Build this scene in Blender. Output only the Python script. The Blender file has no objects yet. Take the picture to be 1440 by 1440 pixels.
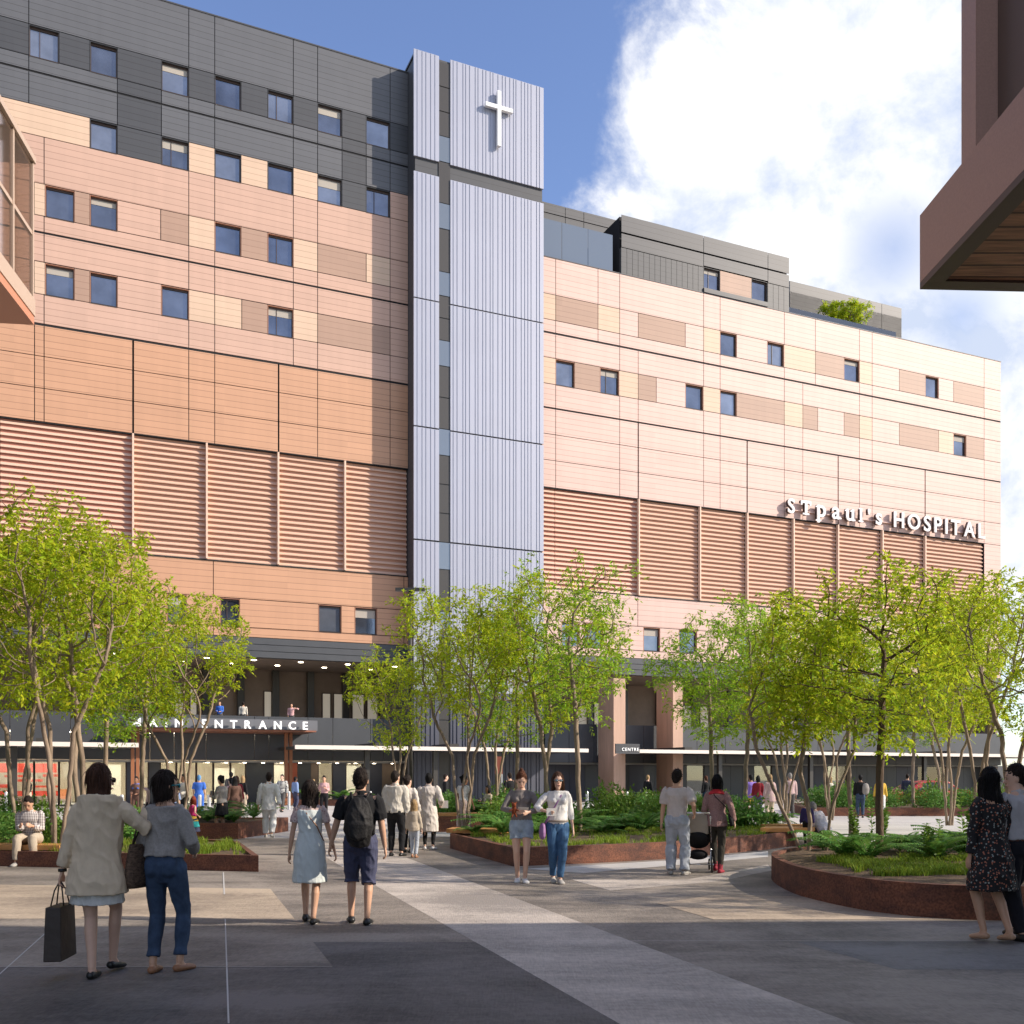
import bpy, math, random
import numpy as np
from mathutils import Vector, Matrix, noise

random.seed(7)
S = bpy.context.scene
COL = S.collection
R = math.radians
PI = math.pi

# ------------------------------------------------------------------ camera, sky, sun, exposure
F = 1432.0; HOR = 1093.0; CX = 720.0; EYE = 1.62
cam = bpy.data.cameras.new('camera'); camo = bpy.data.objects.new('camera', cam); COL.objects.link(camo)
camo.location = (0, 0, EYE); camo.rotation_euler = (PI/2, 0, 0)
cam.sensor_width = 36; cam.lens = F/1440*36; cam.shift_y = (HOR-720)/1440; cam.clip_end = 3000; cam.clip_start = 0.05
S.camera = camo

SUN_DIR = Vector((0.985, -0.17, 0)).normalized()*math.cos(R(30)) + Vector((0, 0, math.sin(R(30))))
W = bpy.data.worlds.new('World'); S.world = W; W.use_nodes = True
nt = W.node_tree; nt.nodes.clear()
def N(t, **k):
    n = nt.nodes.new(t)
    for a, b in k.items(): setattr(n, a, b)
    return n
L = nt.links.new
sky = N('ShaderNodeTexSky'); sky.sky_type = 'NISHITA'; sky.sun_disc = False
sky.sun_elevation = R(30); sky.sun_rotation = math.atan2(SUN_DIR.x, SUN_DIR.y)
sky.air_density = 1.0; sky.dust_density = 0.3; sky.ozone_density = 2.5
hs = N('ShaderNodeHueSaturation'); hs.inputs['Saturation'].default_value = 1.02; hs.inputs['Value'].default_value = 1.8; hs.inputs['Hue'].default_value = 0.512
L(sky.outputs[0], hs.inputs['Color'])
tc = N('ShaderNodeTexCoord')
def pdir(u, v):
    return Vector(((u-CX)/F, 1, (HOR-v)/F)).normalized()
n1 = N('ShaderNodeTexNoise'); n1.inputs['Scale'].default_value = 6.5; n1.inputs['Detail'].default_value = 12; n1.inputs['Roughness'].default_value = 0.62; n1.inputs['Distortion'].default_value = 0.25
L(tc.outputs['Generated'], n1.inputs['Vector'])
n2 = N('ShaderNodeTexNoise'); n2.inputs['Scale'].default_value = 2.6; n2.inputs['Detail'].default_value = 6
L(tc.outputs['Generated'], n2.inputs['Vector'])
def math_(op, a, b=None, clamp=False):
    n = N('ShaderNodeMath', operation=op); n.use_clamp = clamp
    for i, x in enumerate((a, b)):
        if x is None: continue
        if isinstance(x, (int, float)): n.inputs[i].default_value = x
        else: L(x, n.inputs[i])
    return n.outputs[0]
def blob(u, v, rpx, k):
    c = pdir(u, v)
    d = N('ShaderNodeVectorMath', operation='DISTANCE'); L(tc.outputs['Generated'], d.inputs[0]); d.inputs[1].default_value = c
    e = (pdir(u, v) - pdir(u-rpx, v)).length
    return math_('MULTIPLY', math_('SUBTRACT', e, d.outputs['Value']), k)
b1 = blob(1400, 390, 615, 6.5)
b2 = blob(1255, 350, 75, 9.0)
b3 = blob(1350, 445, 70, 9.0)
m = math_('ADD', b1, math_('MULTIPLY', math_('SUBTRACT', n1.outputs['Fac'], 0.47), 2.2))
# unseen clouds added outside the open blue in front, to neutralise the fill light
b4 = blob(500, 100, 1500, 5.0)
m2 = math_('ADD', math_('MULTIPLY', math_('SUBTRACT', n2.outputs['Fac'], 0.51), 9.0), math_('MULTIPLY', b4, -1.0))
m2 = math_('MINIMUM', m2, 0.2)
mm = math_('MAXIMUM', m, m2)
mask = N('ShaderNodeMapRange'); mask.interpolation_type = 'SMOOTHSTEP'
L(mm, mask.inputs['Value']); mask.inputs['From Min'].default_value = 0.0; mask.inputs['From Max'].default_value = 0.5
gap_ = math_('ADD', math_('MULTIPLY', math_('MAXIMUM', b2, b3), 1.0), math_('MULTIPLY', math_('SUBTRACT', n1.outputs['Fac'], 0.5), 1.6))
gr = N('ShaderNodeMapRange'); gr.interpolation_type = 'SMOOTHSTEP'; L(gap_, gr.inputs['Value']); gr.inputs['From Min'].default_value = -0.15; gr.inputs['From Max'].default_value = 0.35; gr.inputs['To Min'].default_value = 1.0; gr.inputs['To Max'].default_value = 0.45
mfin = math_('MULTIPLY', mask.outputs[0], gr.outputs[0])
cc = N('ShaderNodeMix', data_type='RGBA'); cc.inputs[6].default_value = (5.2, 5.9, 7.4, 1); cc.inputs[7].default_value = (9.0, 9.0, 9.1, 1)
cs = N('ShaderNodeMapRange'); L(n1.outputs['Fac'], cs.inputs['Value']); cs.inputs['From Min'].default_value = 0.38; cs.inputs['From Max'].default_value = 0.53
L(cs.outputs[0], cc.inputs[0])
mx = N('ShaderNodeMix', data_type='RGBA'); L(mfin, mx.inputs[0]); L(hs.outputs[0], mx.inputs[6]); L(cc.outputs[2], mx.inputs[7])
bg = N('ShaderNodeBackground'); bg.inputs['Strength'].default_value = 0.10
L(mx.outputs[2], bg.inputs['Color'])
wo = N('ShaderNodeOutputWorld'); L(bg.outputs[0], wo.inputs[0])

sl = bpy.data.lights.new('sun', 'SUN'); sl.energy = 4.5; sl.angle = R(0.6); sl.color = (1.0, 0.88, 0.74)
so = bpy.data.objects.new('sun', sl); COL.objects.link(so); so.location = (60, -20, 60)
so.rotation_euler = (-SUN_DIR).to_track_quat('-Z', 'Y').to_euler()
S.view_settings.view_transform = 'Standard'; S.view_settings.look = 'None'
S.view_settings.exposure = 0.38; S.view_settings.gamma = 1.0
S.render.engine = 'CYCLES'
S.cycles.use_denoising = True
S.cycles.max_bounces = 6; S.cycles.transparent_max_bounces = 12
S.cycles.caustics_reflective = False; S.cycles.caustics_refractive = False

# ------------------------------------------------------------------ helpers
def tag(o, label=None, cat=None, group=None, kind=None):
    if label: o['label'] = label
    if cat: o['category'] = cat
    if group: o['group'] = group
    if kind: o['kind'] = kind
    return o
def empty(name, loc=(0, 0, 0), rz=0, label=None, cat=None, group=None):
    o = bpy.data.objects.new(name, None); COL.objects.link(o); o.location = loc; o.rotation_euler = (0, 0, rz)
    o.empty_display_size = 0.1
    return tag(o, label, cat, group)
class MB:
    def __init__(s): s.v = []; s.f = []; s.m = []; s.cm = 0
    def add(s, vs, fs):
        b = len(s.v); s.v += [tuple(p) for p in vs]
        for f in fs: s.f.append(tuple(i+b for i in f)); s.m.append(s.cm)
        return s
    def box(s, x0, x1, y0, y1, z0, z1):
        x0, x1 = sorted((x0, x1)); y0, y1 = sorted((y0, y1)); z0, z1 = sorted((z0, z1))
        return s.add([(x0,y0,z0),(x1,y0,z0),(x1,y1,z0),(x0,y1,z0),(x0,y0,z1),(x1,y0,z1),(x1,y1,z1),(x0,y1,z1)],
                     [(0,3,2,1),(4,5,6,7),(0,1,5,4),(1,2,6,5),(2,3,7,6),(3,0,4,7)])
    def prism(s, poly, z0, z1):
        n = len(poly)
        vs = [(p[0], p[1], z0) for p in poly] + [(p[0], p[1], z1) for p in poly]
        fs = [tuple(range(n))[::-1], tuple(range(n, 2*n))]
        fs += [(i, (i+1) % n, n+(i+1) % n, n+i) for i in range(n)]
        return s.add(vs, fs)
    def tube(s, pts, rad, seg=8, cap=True, flat=1.0):
        pts = [Vector(p) for p in pts]; n = len(pts)
        if isinstance(rad, (int, float)): rad = [rad]*n
        vs = []; prev = None
        for i, p in enumerate(pts):
            t = (pts[min(i+1, n-1)] - pts[max(i-1, 0)]).normalized()
            if prev is None:
                a = Vector((1, 0, 0)) if abs(t.x) < 0.9 else Vector((0, 1, 0))
                a = (a - t*a.dot(t)).normalized()
            else:
                a = (prev - t*prev.dot(t)).normalized()
            prev = a; b = t.cross(a)
            for k in range(seg):
                q = 2*PI*k/seg
                vs.append(p + (a*math.cos(q) + b*math.sin(q)*flat)*rad[i])
        fs = []
        for i in range(n-1):
            for k in range(seg):
                fs.append((i*seg+k, i*seg+(k+1) % seg, (i+1)*seg+(k+1) % seg, (i+1)*seg+k))
        if cap: fs += [tuple(range(seg))[::-1], tuple(range((n-1)*seg, n*seg))]
        return s.add(vs, fs)
    def build(s, name, mats, parent=None, smooth=False, bevel=0):
        me = bpy.data.meshes.new(name); me.from_pydata(s.v, [], s.f)
        mats = mats if isinstance(mats, (list, tuple)) else [mats]
        for m in mats: me.materials.append(m)
        if len(mats) > 1: me.polygons.foreach_set('material_index', s.m)
        if smooth: me.polygons.foreach_set('use_smooth', [True]*len(s.f))
        me.update()
        o = bpy.data.objects.new(name, me); COL.objects.link(o)
        if parent: o.parent = parent
        if bevel:
            b = o.modifiers.new('bevel', 'BEVEL'); b.width = bevel; b.segments = 2; b.limit_method = 'ANGLE'
        return o
_mats = {}
def mat(name, col, rough=0.7, metal=0.0, var=0.0, vscale=3.0, bump=0.0, bscale=40.0, seam=0, col2=None, spec=0.5,
        stretch=(1, 1, 1), trans=0.0, emit=0.0, island=0.0, seamaxis=2, seamcol=0.45, mottle=None):
    key = name
    if key in _mats: return _mats[key]
    m = bpy.data.materials.new(name); m.use_nodes = True; t = m.node_tree
    p = t.nodes['Principled BSDF']; out = t.nodes['Material Output']
    p.inputs['Roughness'].default_value = rough; p.inputs['Metallic'].default_value = metal
    p.inputs['Specular IOR Level'].default_value = spec
    c = (*col, 1); cur = None
    def nn(ty, **k):
        n = t.nodes.new(ty)
        for a, b in k.items(): setattr(n, a, b)
        return n
    lk = t.links.new
    tcn = nn('ShaderNodeTexCoord'); mp = nn('ShaderNodeMapping'); mp.inputs['Scale'].default_value = stretch
    lk(tcn.outputs['Object'], mp.inputs['Vector'])
    rgb = nn('ShaderNodeRGB'); rgb.outputs[0].default_value = c; cur = rgb.outputs[0]
    if col2 is not None or var > 0:
        no = nn('ShaderNodeTexNoise'); no.inputs['Scale'].default_value = vscale; no.inputs['Detail'].default_value = 6; no.inputs['Roughness'].default_value = 0.62
        lk(mp.outputs[0], no.inputs['Vector'])
        mr = nn('ShaderNodeMapRange'); lk(no.outputs['Fac'], mr.inputs['Value']); mr.inputs['From Min'].default_value = 0.32; mr.inputs['From Max'].default_value = 0.68
        mi = nn('ShaderNodeMix', data_type='RGBA'); lk(mr.outputs[0], mi.inputs[0])
        lk(cur, mi.inputs[6])
        c2 = col2 if col2 is not None else tuple(x*(1-var) for x in col)
        mi.inputs[7].default_value = (*c2, 1); cur = mi.outputs[2]
    if island > 0:
        ge = nn('ShaderNodeNewGeometry'); h = nn('ShaderNodeHueSaturation')
        mr = nn('ShaderNodeMapRange'); lk(ge.outputs['Random Per Island'], mr.inputs['Value'])
        mr.inputs['To Min'].default_value = 1-island; mr.inputs['To Max'].default_value = 1+island
        lk(mr.outputs[0], h.inputs['Value']); lk(cur, h.inputs['Color'])
        m2_ = nn('ShaderNodeMath', operation='MULTIPLY'); lk(ge.outputs['Random Per Island'], m2_.inputs[0]); m2_.inputs[1].default_value = 7.31
        fr = nn('ShaderNodeMath', operation='FRACT'); lk(m2_.outputs[0], fr.inputs[0])
        mr2 = nn('ShaderNodeMapRange'); lk(fr.outputs[0], mr2.inputs['Value']); mr2.inputs['To Min'].default_value = 0.5-0.03*island*2; mr2.inputs['To Max'].default_value = 0.5+0.05*island*2
        lk(mr2.outputs[0], h.inputs['Hue']); cur = h.outputs[0]
    if seam and col[0] > 0.05:
        sp = nn('ShaderNodeSeparateXYZ'); lk(tcn.outputs['Object'], sp.inputs[0])
        ops = []
        for ax_, dv_ in ((0, 3.7), (2, seam)):
            d_ = nn('ShaderNodeMath', operation='DIVIDE'); lk(sp.outputs[ax_], d_.inputs[0]); d_.inputs[1].default_value = dv_
            f_ = nn('ShaderNodeMath', operation='FLOOR'); lk(d_.outputs[0], f_.inputs[0]); ops.append(f_)
        cb = nn('ShaderNodeCombineXYZ'); lk(ops[0].outputs[0], cb.inputs[0]); lk(ops[1].outputs[0], cb.inputs[2])
        wn = nn('ShaderNodeTexWhiteNoise'); lk(cb.outputs[0], wn.inputs['Vector'])
        ms_ = nn('ShaderNodeMapping'); ms_.inputs['Scale'].default_value = (2.2, 2.2, 0.12); lk(tcn.outputs['Object'], ms_.inputs['Vector'])
        stn = nn('ShaderNodeTexNoise'); stn.inputs['Scale'].default_value = 1.0; stn.inputs['Detail'].default_value = 5; lk(ms_.outputs[0], stn.inputs['Vector'])
        a1 = nn('ShaderNodeMath', operation='MULTIPLY_ADD'); lk(wn.outputs['Value'], a1.inputs[0]); a1.inputs[1].default_value = 0.07; a1.inputs[2].default_value = 0.90
        a2 = nn('ShaderNodeMath', operation='MULTIPLY_ADD'); lk(stn.outputs['Fac'], a2.inputs[0]); a2.inputs[1].default_value = 0.16; lk(a1.outputs[0], a2.inputs[2])
        h = nn('ShaderNodeHueSaturation'); lk(a2.outputs[0], h.inputs['Value']); lk(cur, h.inputs['Color']); cur = h.outputs[0]
    if seam:
        sp = nn('ShaderNodeSeparateXYZ'); lk(tcn.outputs['Object'], sp.inputs[0])
        dv = nn('ShaderNodeMath', operation='DIVIDE'); lk(sp.outputs[seamaxis], dv.inputs[0]); dv.inputs[1].default_value = seam
        fr = nn('ShaderNodeMath', operation='FRACT'); lk(dv.outputs[0], fr.inputs[0])
        ls = nn('ShaderNodeMath', operation='LESS_THAN'); lk(fr.outputs[0], ls.inputs[0]); ls.inputs[1].default_value = 0.028/seam
        mi = nn('ShaderNodeMix', data_type='RGBA', blend_type='MULTIPLY'); lk(ls.outputs[0], mi.inputs[0]); lk(cur, mi.inputs[6])
        mi.inputs[7].default_value = (seamcol, seamcol*0.93, seamcol*0.9, 1); cur = mi.outputs[2]
    if mottle:
        no = nn('ShaderNodeTexNoise'); no.inputs['Scale'].default_value = mottle[0]; no.inputs['Detail'].default_value = 3
        lk(tcn.outputs['Object'], no.inputs['Vector'])
        mr = nn('ShaderNodeMapRange'); lk(no.outputs['Fac'], mr.inputs['Value']); mr.inputs['From Min'].default_value = 0.35; mr.inputs['From Max'].default_value = 0.65
        mr.inputs['To Min'].default_value = 1-mottle[1]; mr.inputs['To Max'].default_value = 1+mottle[1]*0.6
        h = nn('ShaderNodeHueSaturation'); lk(mr.outputs[0], h.inputs['Value']); lk(cur, h.inputs['Color']); cur = h.outputs[0]
    lk(cur, p.inputs['Base Color'])
    if bump > 0:
        nb = nn('ShaderNodeTexNoise'); nb.inputs['Scale'].default_value = bscale; nb.inputs['Detail'].default_value = 5
        lk(mp.outputs[0], nb.inputs['Vector'])
        bu = nn('ShaderNodeBump'); bu.inputs['Strength'].default_value = bump; bu.inputs['Distance'].default_value = 0.02
        lk(nb.outputs['Fac'], bu.inputs['Height']); lk(bu.outputs[0], p.inputs['Normal'])
    if emit > 0:
        lk(cur, p.inputs['Emission Color']); p.inputs['Emission Strength'].default_value = emit
    if trans > 0:
        tr = nn('ShaderNodeBsdfTranslucent'); lk(cur, tr.inputs['Color'])
        ms = nn('ShaderNodeMixShader'); ms.inputs[0].default_value = trans
        lk(p.outputs[0], ms.inputs[1]); lk(tr.outputs[0], ms.inputs[2]); lk(ms.outputs[0], out.inputs[0])
    _mats[key] = m
    return m
def glass_clear(name, tint=(0.85, 0.9, 0.9), refl=0.12):
    if name in _mats: return _mats[name]
    m = bpy.data.materials.new(name); m.use_nodes = True; t = m.node_tree; t.nodes.clear()
    tr = t.nodes.new('ShaderNodeBsdfTransparent'); tr.inputs[0].default_value = (*tint, 1)
    gl = t.nodes.new('ShaderNodeBsdfGlossy'); gl.inputs['Roughness'].default_value = 0.02
    fr = t.nodes.new('ShaderNodeFresnel'); fr.inputs[0].default_value = 1.5
    ad = t.nodes.new('ShaderNodeMath'); ad.operation = 'ADD'; ad.inputs[1].default_value = refl; ad.use_clamp = True
    t.links.new(fr.outputs[0], ad.inputs[0])
    ms = t.nodes.new('ShaderNodeMixShader'); t.links.new(ad.outputs[0], ms.inputs[0])
    t.links.new(tr.outputs[0], ms.inputs[1]); t.links.new(gl.outputs[0], ms.inputs[2])
    o = t.nodes.new('ShaderNodeOutputMaterial'); t.links.new(ms.outputs[0], o.inputs[0])
    _mats[name] = m
    return m

# world point on the ground (height h) seen at a spot of the survey drawing
def G(u, v, h=0.0):
    Y = (EYE-h)*F/(v-HOR)
    return Vector(((u-CX)/F*Y, Y, h))
def P(u, Y, z=0.0): return Vector(((u-CX)/F*Y, Y, z))

# ------------------------------------------------------------------ the hospital: frame of reference along its facade
TH = math.atan2(1432.0, 3206.0); C_, S_ = math.cos(TH), math.sin(TH); Y0 = 67.33
def fs(u, off=0.0):
    t = (u-CX)/F
    return (t*Y0 + t*off*C_ + off*S_)/(C_ - t*S_)
def fz(u, v, off=0.0):
    s = fs(u, off); Y = Y0 + s*S_ + off*C_
    return EYE + (HOR-v)*Y/F
def bworld(s, off, z=0.0): return Vector((s*C_-off*S_, Y0+s*S_+off*C_, z))
M_pinkL = mat('terracotta_cladding', (0.585, 0.375, 0.285), 0.55, seam=0.36, var=0.05, vscale=0.3, seamcol=0.62)
M_pinkR = mat('pale_terracotta_cladding', (0.69, 0.475, 0.405), 0.55, seam=0.36, var=0.05, vscale=0.3, seamcol=0.62)
M_orng = mat('warm_terracotta_cladding', (0.57, 0.315, 0.19), 0.55, seam=0.36, var=0.06, vscale=0.25, seamcol=0.6)
M_yel = mat('sand_cladding', (0.64, 0.455, 0.325), 0.55, seam=0.36, seamcol=0.66)
M_tan = mat('tan_cladding', (0.40, 0.255, 0.185), 0.55, seam=0.36, seamcol=0.7)
M_gry = mat('grey_cladding', (0.112, 0.115, 0.125), 0.5, seam=0.36, var=0.05, vscale=0.3, seamcol=0.5)
M_dgry = mat('dark_grey_cladding', (0.060, 0.062, 0.068), 0.5, seam=0.36, seamcol=0.5)
M_gap = mat('dark_joint', (0.012, 0.012, 0.014), 0.8)
M_frame = mat('window_frame_bronze', (0.07, 0.045, 0.035), 0.4)
M_reveal = mat('copper_reveal', (0.50, 0.24, 0.15), 0.5)
M_pane = mat('window_glass', (0.25, 0.275, 0.33), 0.05, metal=0.85, var=0.5, vscale=0.35, bump=0.04, bscale=1.5)
M_blind = mat('roller_blind', (0.42, 0.38, 0.33), 0.8)
M_pane2 = mat('curtained_glass', (0.33, 0.36, 0.42), 0.08, metal=0.7, var=0.4, vscale=0.5, bump=0.05, bscale=1.5)
M_tower = mat('silver_ribbed_cladding', (0.385, 0.40, 0.475), 0.42, metal=0.25, var=0.05, vscale=0.4)
M_rib = mat('silver_rib', (0.385, 0.40, 0.475), 0.4, metal=0.25)
M_slate_shade = mat('slate_and_shaded_cladding', (0.085, 0.09, 0.12), 0.5, var=0.1, vscale=1.0)
M_brz = mat('bronze_panel', (0.055, 0.05, 0.045), 0.35)
M_tglass = mat('grey_glass', (0.22, 0.25, 0.28), 0.12, metal=0.45)
M_louR = mat('red_louvre', (0.68, 0.46, 0.34), 0.55)
M_louRb = mat('red_louvre_back', (0.56, 0.22, 0.15), 0.7)
M_louB = mat('copper_louvre', (0.68, 0.44, 0.32), 0.5)
M_louBb = mat('copper_louvre_back', (0.58, 0.31, 0.21), 0.7)
M_mull = mat('pale_mullion', (0.76, 0.54, 0.41), 0.5)
M_band = mat('graphite_band', (0.075, 0.08, 0.088), 0.45, var=0.12, vscale=1.2)
M_brown = mat('brown_wall', (0.30, 0.225, 0.175), 0.7, var=0.25, vscale=0.8)
M_cream = mat('glowing_cream_blind', (0.62, 0.55, 0.45), 0.7, emit=0.25)  # faint glow put into panes and lobby panels so they look lit
M_lamp = mat('warm_lamp', (1.0, 0.85, 0.62), 0.5, emit=14.0)
M_white = mat('white_sign_metal', (0.85, 0.85, 0.85), 0.4)
M_conc = mat('entrance_floor', (0.42, 0.41, 0.39), 0.8)

HO = empty('hospital_building', (0, Y0, 0), TH, 'long terracotta clad hospital block with grey upper storeys and silver stair tower', 'building')
D = 0.28   # cladding depth
GAP = 0.022
back = MB()
def cell(mb, s0, s1, z0, z1, g=GAP, gz=GAP):
    mb.box(s0+g, s1-g, 0, 0.035, z0+gz, z1-gz); back.box(s0, s1, 0.036, D, z0-0.05, z1+0.05)

mbs = {}
def getmb(k):
    if k not in mbs: mbs[k] = MB()
    return mbs[k]
win_count = 0
def window(s0, s1, z0, z1, off=0.0, curtain=False):
    # frame set back behind the cladding, pane is its sub-part
    f = MB(); y = off+0.15; t = 0.07
    f.box(s0, s1, y, y+0.12, z1-0.16, z1); f.box(s0, s1, y, y+0.12, z0, z0+t)
    f.box(s0, s0+t, y, y+0.12, z0+t, z1-0.16); f.box(s1-t, s1, y, y+0.12, z0+t, z1-0.16)
    f.box(s0, s1, off-0.02, off+0.16, z0-0.03, z0+0.0)
    l_ = MB(); l_.box(s0+0.002, s1-0.002, off+0.01, y-0.001, z1-0.055, z1-0.03); l_.box(s0+0.002, s0+0.03, off+0.01, y-0.001, z0+0.002, z1-0.056); l_.box(s1-0.015, s1-0.002, off+0.01, y-0.001, z0+0.002, z1-0.056)
    fo = f.build('window', M_frame, HO); l_.build('reveal', M_reveal if z0 < 36.5 else M_dgry, fo)
    p = MB(); p.box(s0+t, s1-t, y+0.05, y+0.07, z0+t, z1-0.16)
    p.build('pane', M_pane2 if curtain else M_pane, fo)
    global win_count
    win_count += 1
    if win_count % 3 == 0:
        b = MB(); hb_ = (z1-z0)*(0.16+0.13*((win_count*7) % 5)/4); b.box(s0+t, s1-t, y+0.03, y+0.048, z1-0.16-hb_, z1-0.161); b.build('blind', M_blind, fo)
    if win_count % 4 == 1:
        b = MB(); xm = s0+(s1-s0)*0.36; b.box(xm-0.02, xm+0.02, y+0.01, y+0.048, z0+t, z1-0.161); b.build('mullion', M_frame, fo)
def accent(s0, s1, z0, z1, m, name='accent_panel'):
    mb = MB(); cell(mb, s0, s1, z0, z1); mb.build(name, m, HO)

def rowcells(cells, z0, z1, base):
    for i, (u0, u1, k) in enumerate(cells):
        s0, s1 = fs(u0), fs(u1)
        if k == 'w': window(s0, s1, z0, z1, curtain=(i % 4 == 1))
        elif k == 'y': accent(s0, s1, z0, z1, M_yel)
        elif k == 't': accent(s0, s1, z0, z1, M_tan)
        elif k == 'd': accent(s0, s1, z0, z1, M_dgry)
        else: cell(getmb(k), s0, s1, z0, z1)
def band(us, z0, z1, k, gz=GAP):
    for a, b in zip(us[:-1], us[1:]):
        cell(getmb(k), fs(a), fs(b), z0, z1, gz=gz)
UL = -260
TL = 574.0
# ---- left wing
band([UL, 40.5, 265.5, 302, 412.5, 446.7, 548.6, TL], 42.75, 46.14, 'g')
rowcells([(UL, 40.5, 'd'), (40.5, 83, 'w'), (83, 126.5, 'd'), (126.5, 165, 'w'), (165, 227, 'd'), (227, 265.5, 'w'), (265.5, 302, 'd'),
          (302, 339, 'w'), (339, 376.5, 'd'), (376.5, 412.5, 'w'), (412.5, 446.7, 'd'), (446.7, 481, 'w'), (481, 515, 'd'), (515, 548.6, 'w'), (548.6, TL, 'd')], 41.01, 42.75, 'g')
for z0, z1 in ((40.24, 41.01), (38.4, 40.16)):
    band([UL, 40.5, 165], z0, z1, 'g'); band([227, 265.5, 302, 412.5, 446.7, 481], z0, z1, 'g'); band([515, 548.6, TL], z0, z1, 'g')
    accent(fs(165), fs(227), z0, z1, M_dgry); accent(fs(481), fs(515), z0, z1, M_dgry)
rowcells([(UL, 126.5, 'y'), (126.5, 165, 'w'), (165, 227, 'd'), (227, 265.5, 'w'), (265.5, 302, 'y'), (302, 339, 'w'), (339, 376.5, 'y'), (376.5, 412.5, 'w'),
          (412.5, 446.7, 'y'), (446.7, 481, 'w'), (481, 515, 'd'), (515, 548.6, 'w'), (548.6, TL, 'p')], 36.74, 38.4, 'p')
band([UL, 62, 265.5, 302, 412.5, 446.7, 548.6, TL], 34.16, 36.74, 'p')
rowcells([(UL, 48, 'p'), (48, 63.5, 'y'), (63.5, 104.5, 'w'), (104.5, 126.5, 't'), (126.5, 165, 'w'), (165, 226, 'p'), (226, 265.5, 't'), (265.5, 302, 'y'),
          (302, 339, 'w'), (339, 376.5, 't'), (376.5, 412.5, 'w'), (412.5, 446.7, 'y'), (446.7, 515, 't'), (515, 548.6, 'y'), (548.6, TL, 'p')], 32.4, 34.16, 'p')
band([UL, 62, 265.5, 302, 412.5, 446.7, 548.6, TL], 31.52, 32.4, 'p')
band([UL, 62, 265.5, 302, 412.5, 446.7, 548.6, TL], 29.87, 31.44, 'p')
rowcells([(UL, 48, 'p'), (48, 63.5, 'y'), (63.5, 104.5, 'w'), (104.5, 126.5, 't'), (126.5, 165, 'w'), (165, 227, 'p'), (227, 265.5, 'w'), (265.5, 302, 'y'),
          (302, 340, 'y'), (340, 376.5, 't'), (376.5, 412.5, 'w'), (412.5, 446.7, 'y'), (446.7, 548.6, 't'), (548.6, TL, 'p')], 28.1, 29.87, 'p')
band([UL, 62, 265.5, 302, 412.5, 446.7, 548.6, TL], 26.49, 28.1, 'p')
for z0, z1 in ((24.7, 26.39), (22.95, 24.7), (21.12, 22.95)):
    band([UL, -40, 48.6, 62, 186.4], z0, z1, 'o'); band([188, 265.5, 302, 391.2], z0, z1, 'o'); band([392.4, 446.7, 548.6, TL], z0, z1, 'o')
band([UL, 300, TL-6, TL], 12.18, 14.3, 'o'); band([UL, 300, TL-6, TL], 9.93, 10.5, 'o')
rowcells([(UL, 60, 'o'), (60, 95, 'w'), (95, 130, 'o'), (130, 164, 'w'), (164, 235, 'o'), (235, 262, 'w'), (262, 310, 'o'), (310, 337, 'w'), (337, 448, 'o'), (448, 480, 'w'), (480, 499, 'o'), (499, 530, 'w'), (530, TL, 'o')], 10.5, 12.18, 'o')
# ---- right wing
TR = 757.0; UE = 1407.5
band([TR, 781.5, 841, 871.5, 989.5, 1012.7, 1103, 1146.7, 1208.7, 1226.5, 1384, UE], 34.12, 36.56, 'q')
rowcells([(TR, 781.5, 'y'), (781.5, 841, 't'), (841, 871.5, 'y'), (871.5, 897.5, 'q'), (897.5, 963.7, 't'), (963.7, 989.5, 'q'), (989.5, 1012.7, 'y'),
          (1012.7, 1036, 'w'), (1036, 1079, 'q'), (1079, 1102.5, 'w'), (1102.5, 1146.7, 'y'), (1146.7, 1187, 't'), (1187, 1208.7, 'w'), (1208.7, 1226.5, 'y'),
          (1226.5, 1264.7, 'q'), (1264.7, 1301.5, 't'), (1301.5, 1320, 'w'), (1320, 1341, 'q'), (1341, 1384, 't'), (1384, UE, 'q')], 32.4, 34.12, 'q')
band([TR, 781.5, 841, 871.5, 989.5, 1012.7, 1103, 1146.7, 1208.7, 1226.5, 1384, UE], 31.57, 32.4, 'q')
band([TR, 781.5, 871.5, 897.5, 989.5, 1012.7, 1103, 1129, 1208.7, 1226.5, 1384, UE], 29.84, 31.47, 'q')
rowcells([(TR, 781.5, 'y'), (781.5, 808, 'w'), (808, 844, 't'), (844, 870.5, 'w'), (870.5, 897.5, 'y'), (897.5, 923, 't'), (923, 964, 'q'), (964, 989, 'w'),
          (989, 1012.7, 'y'), (1012.7, 1036, 'w'), (1036, 1103, 't'), (1103, 1129, 'y'), (1129, 1150, 't'), (1150, 1187, 'q'), (1187, 1208.7, 't'), (1208.7, 1226.5, 'y'),
          (1226.5, 1264.7, 'q'), (1264.7, 1320, 't'), (1320, 1341, 'y'), (1341, 1358.7, 'w'), (1358.7, 1384, 't'), (1384, UE, 'q')], 28.08, 29.84, 'q')
band([TR, 781.5, 871.5, 897.5, 989.5, 1012.7, 1103, 1129, 1208.7, 1226.5, 1384, UE], 26.5, 28.08, 'q')
for z0, z1 in ((24.7, 26.42), (22.95, 24.7), (21.12, 22.95)):
    for seg in ([TR, 781.5, 871.5, 897.1], [898, 989.5, 1012.7, 1050.2], [1051.2, 1103, 1129, 1178.3], [1179.1, 1208.7, 1226.5, 1300.6], [1301.4, 1384, UE]):
        band(seg, z0, z1, 'q')
band([1384, UE], 14.35, 21.12, 'q')
band([TR, 897, 1050, 1240, 1384, UE], 12.18, 14.3, 'q'); band([TR, UE], 9.93, 10.5, 'q')
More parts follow.
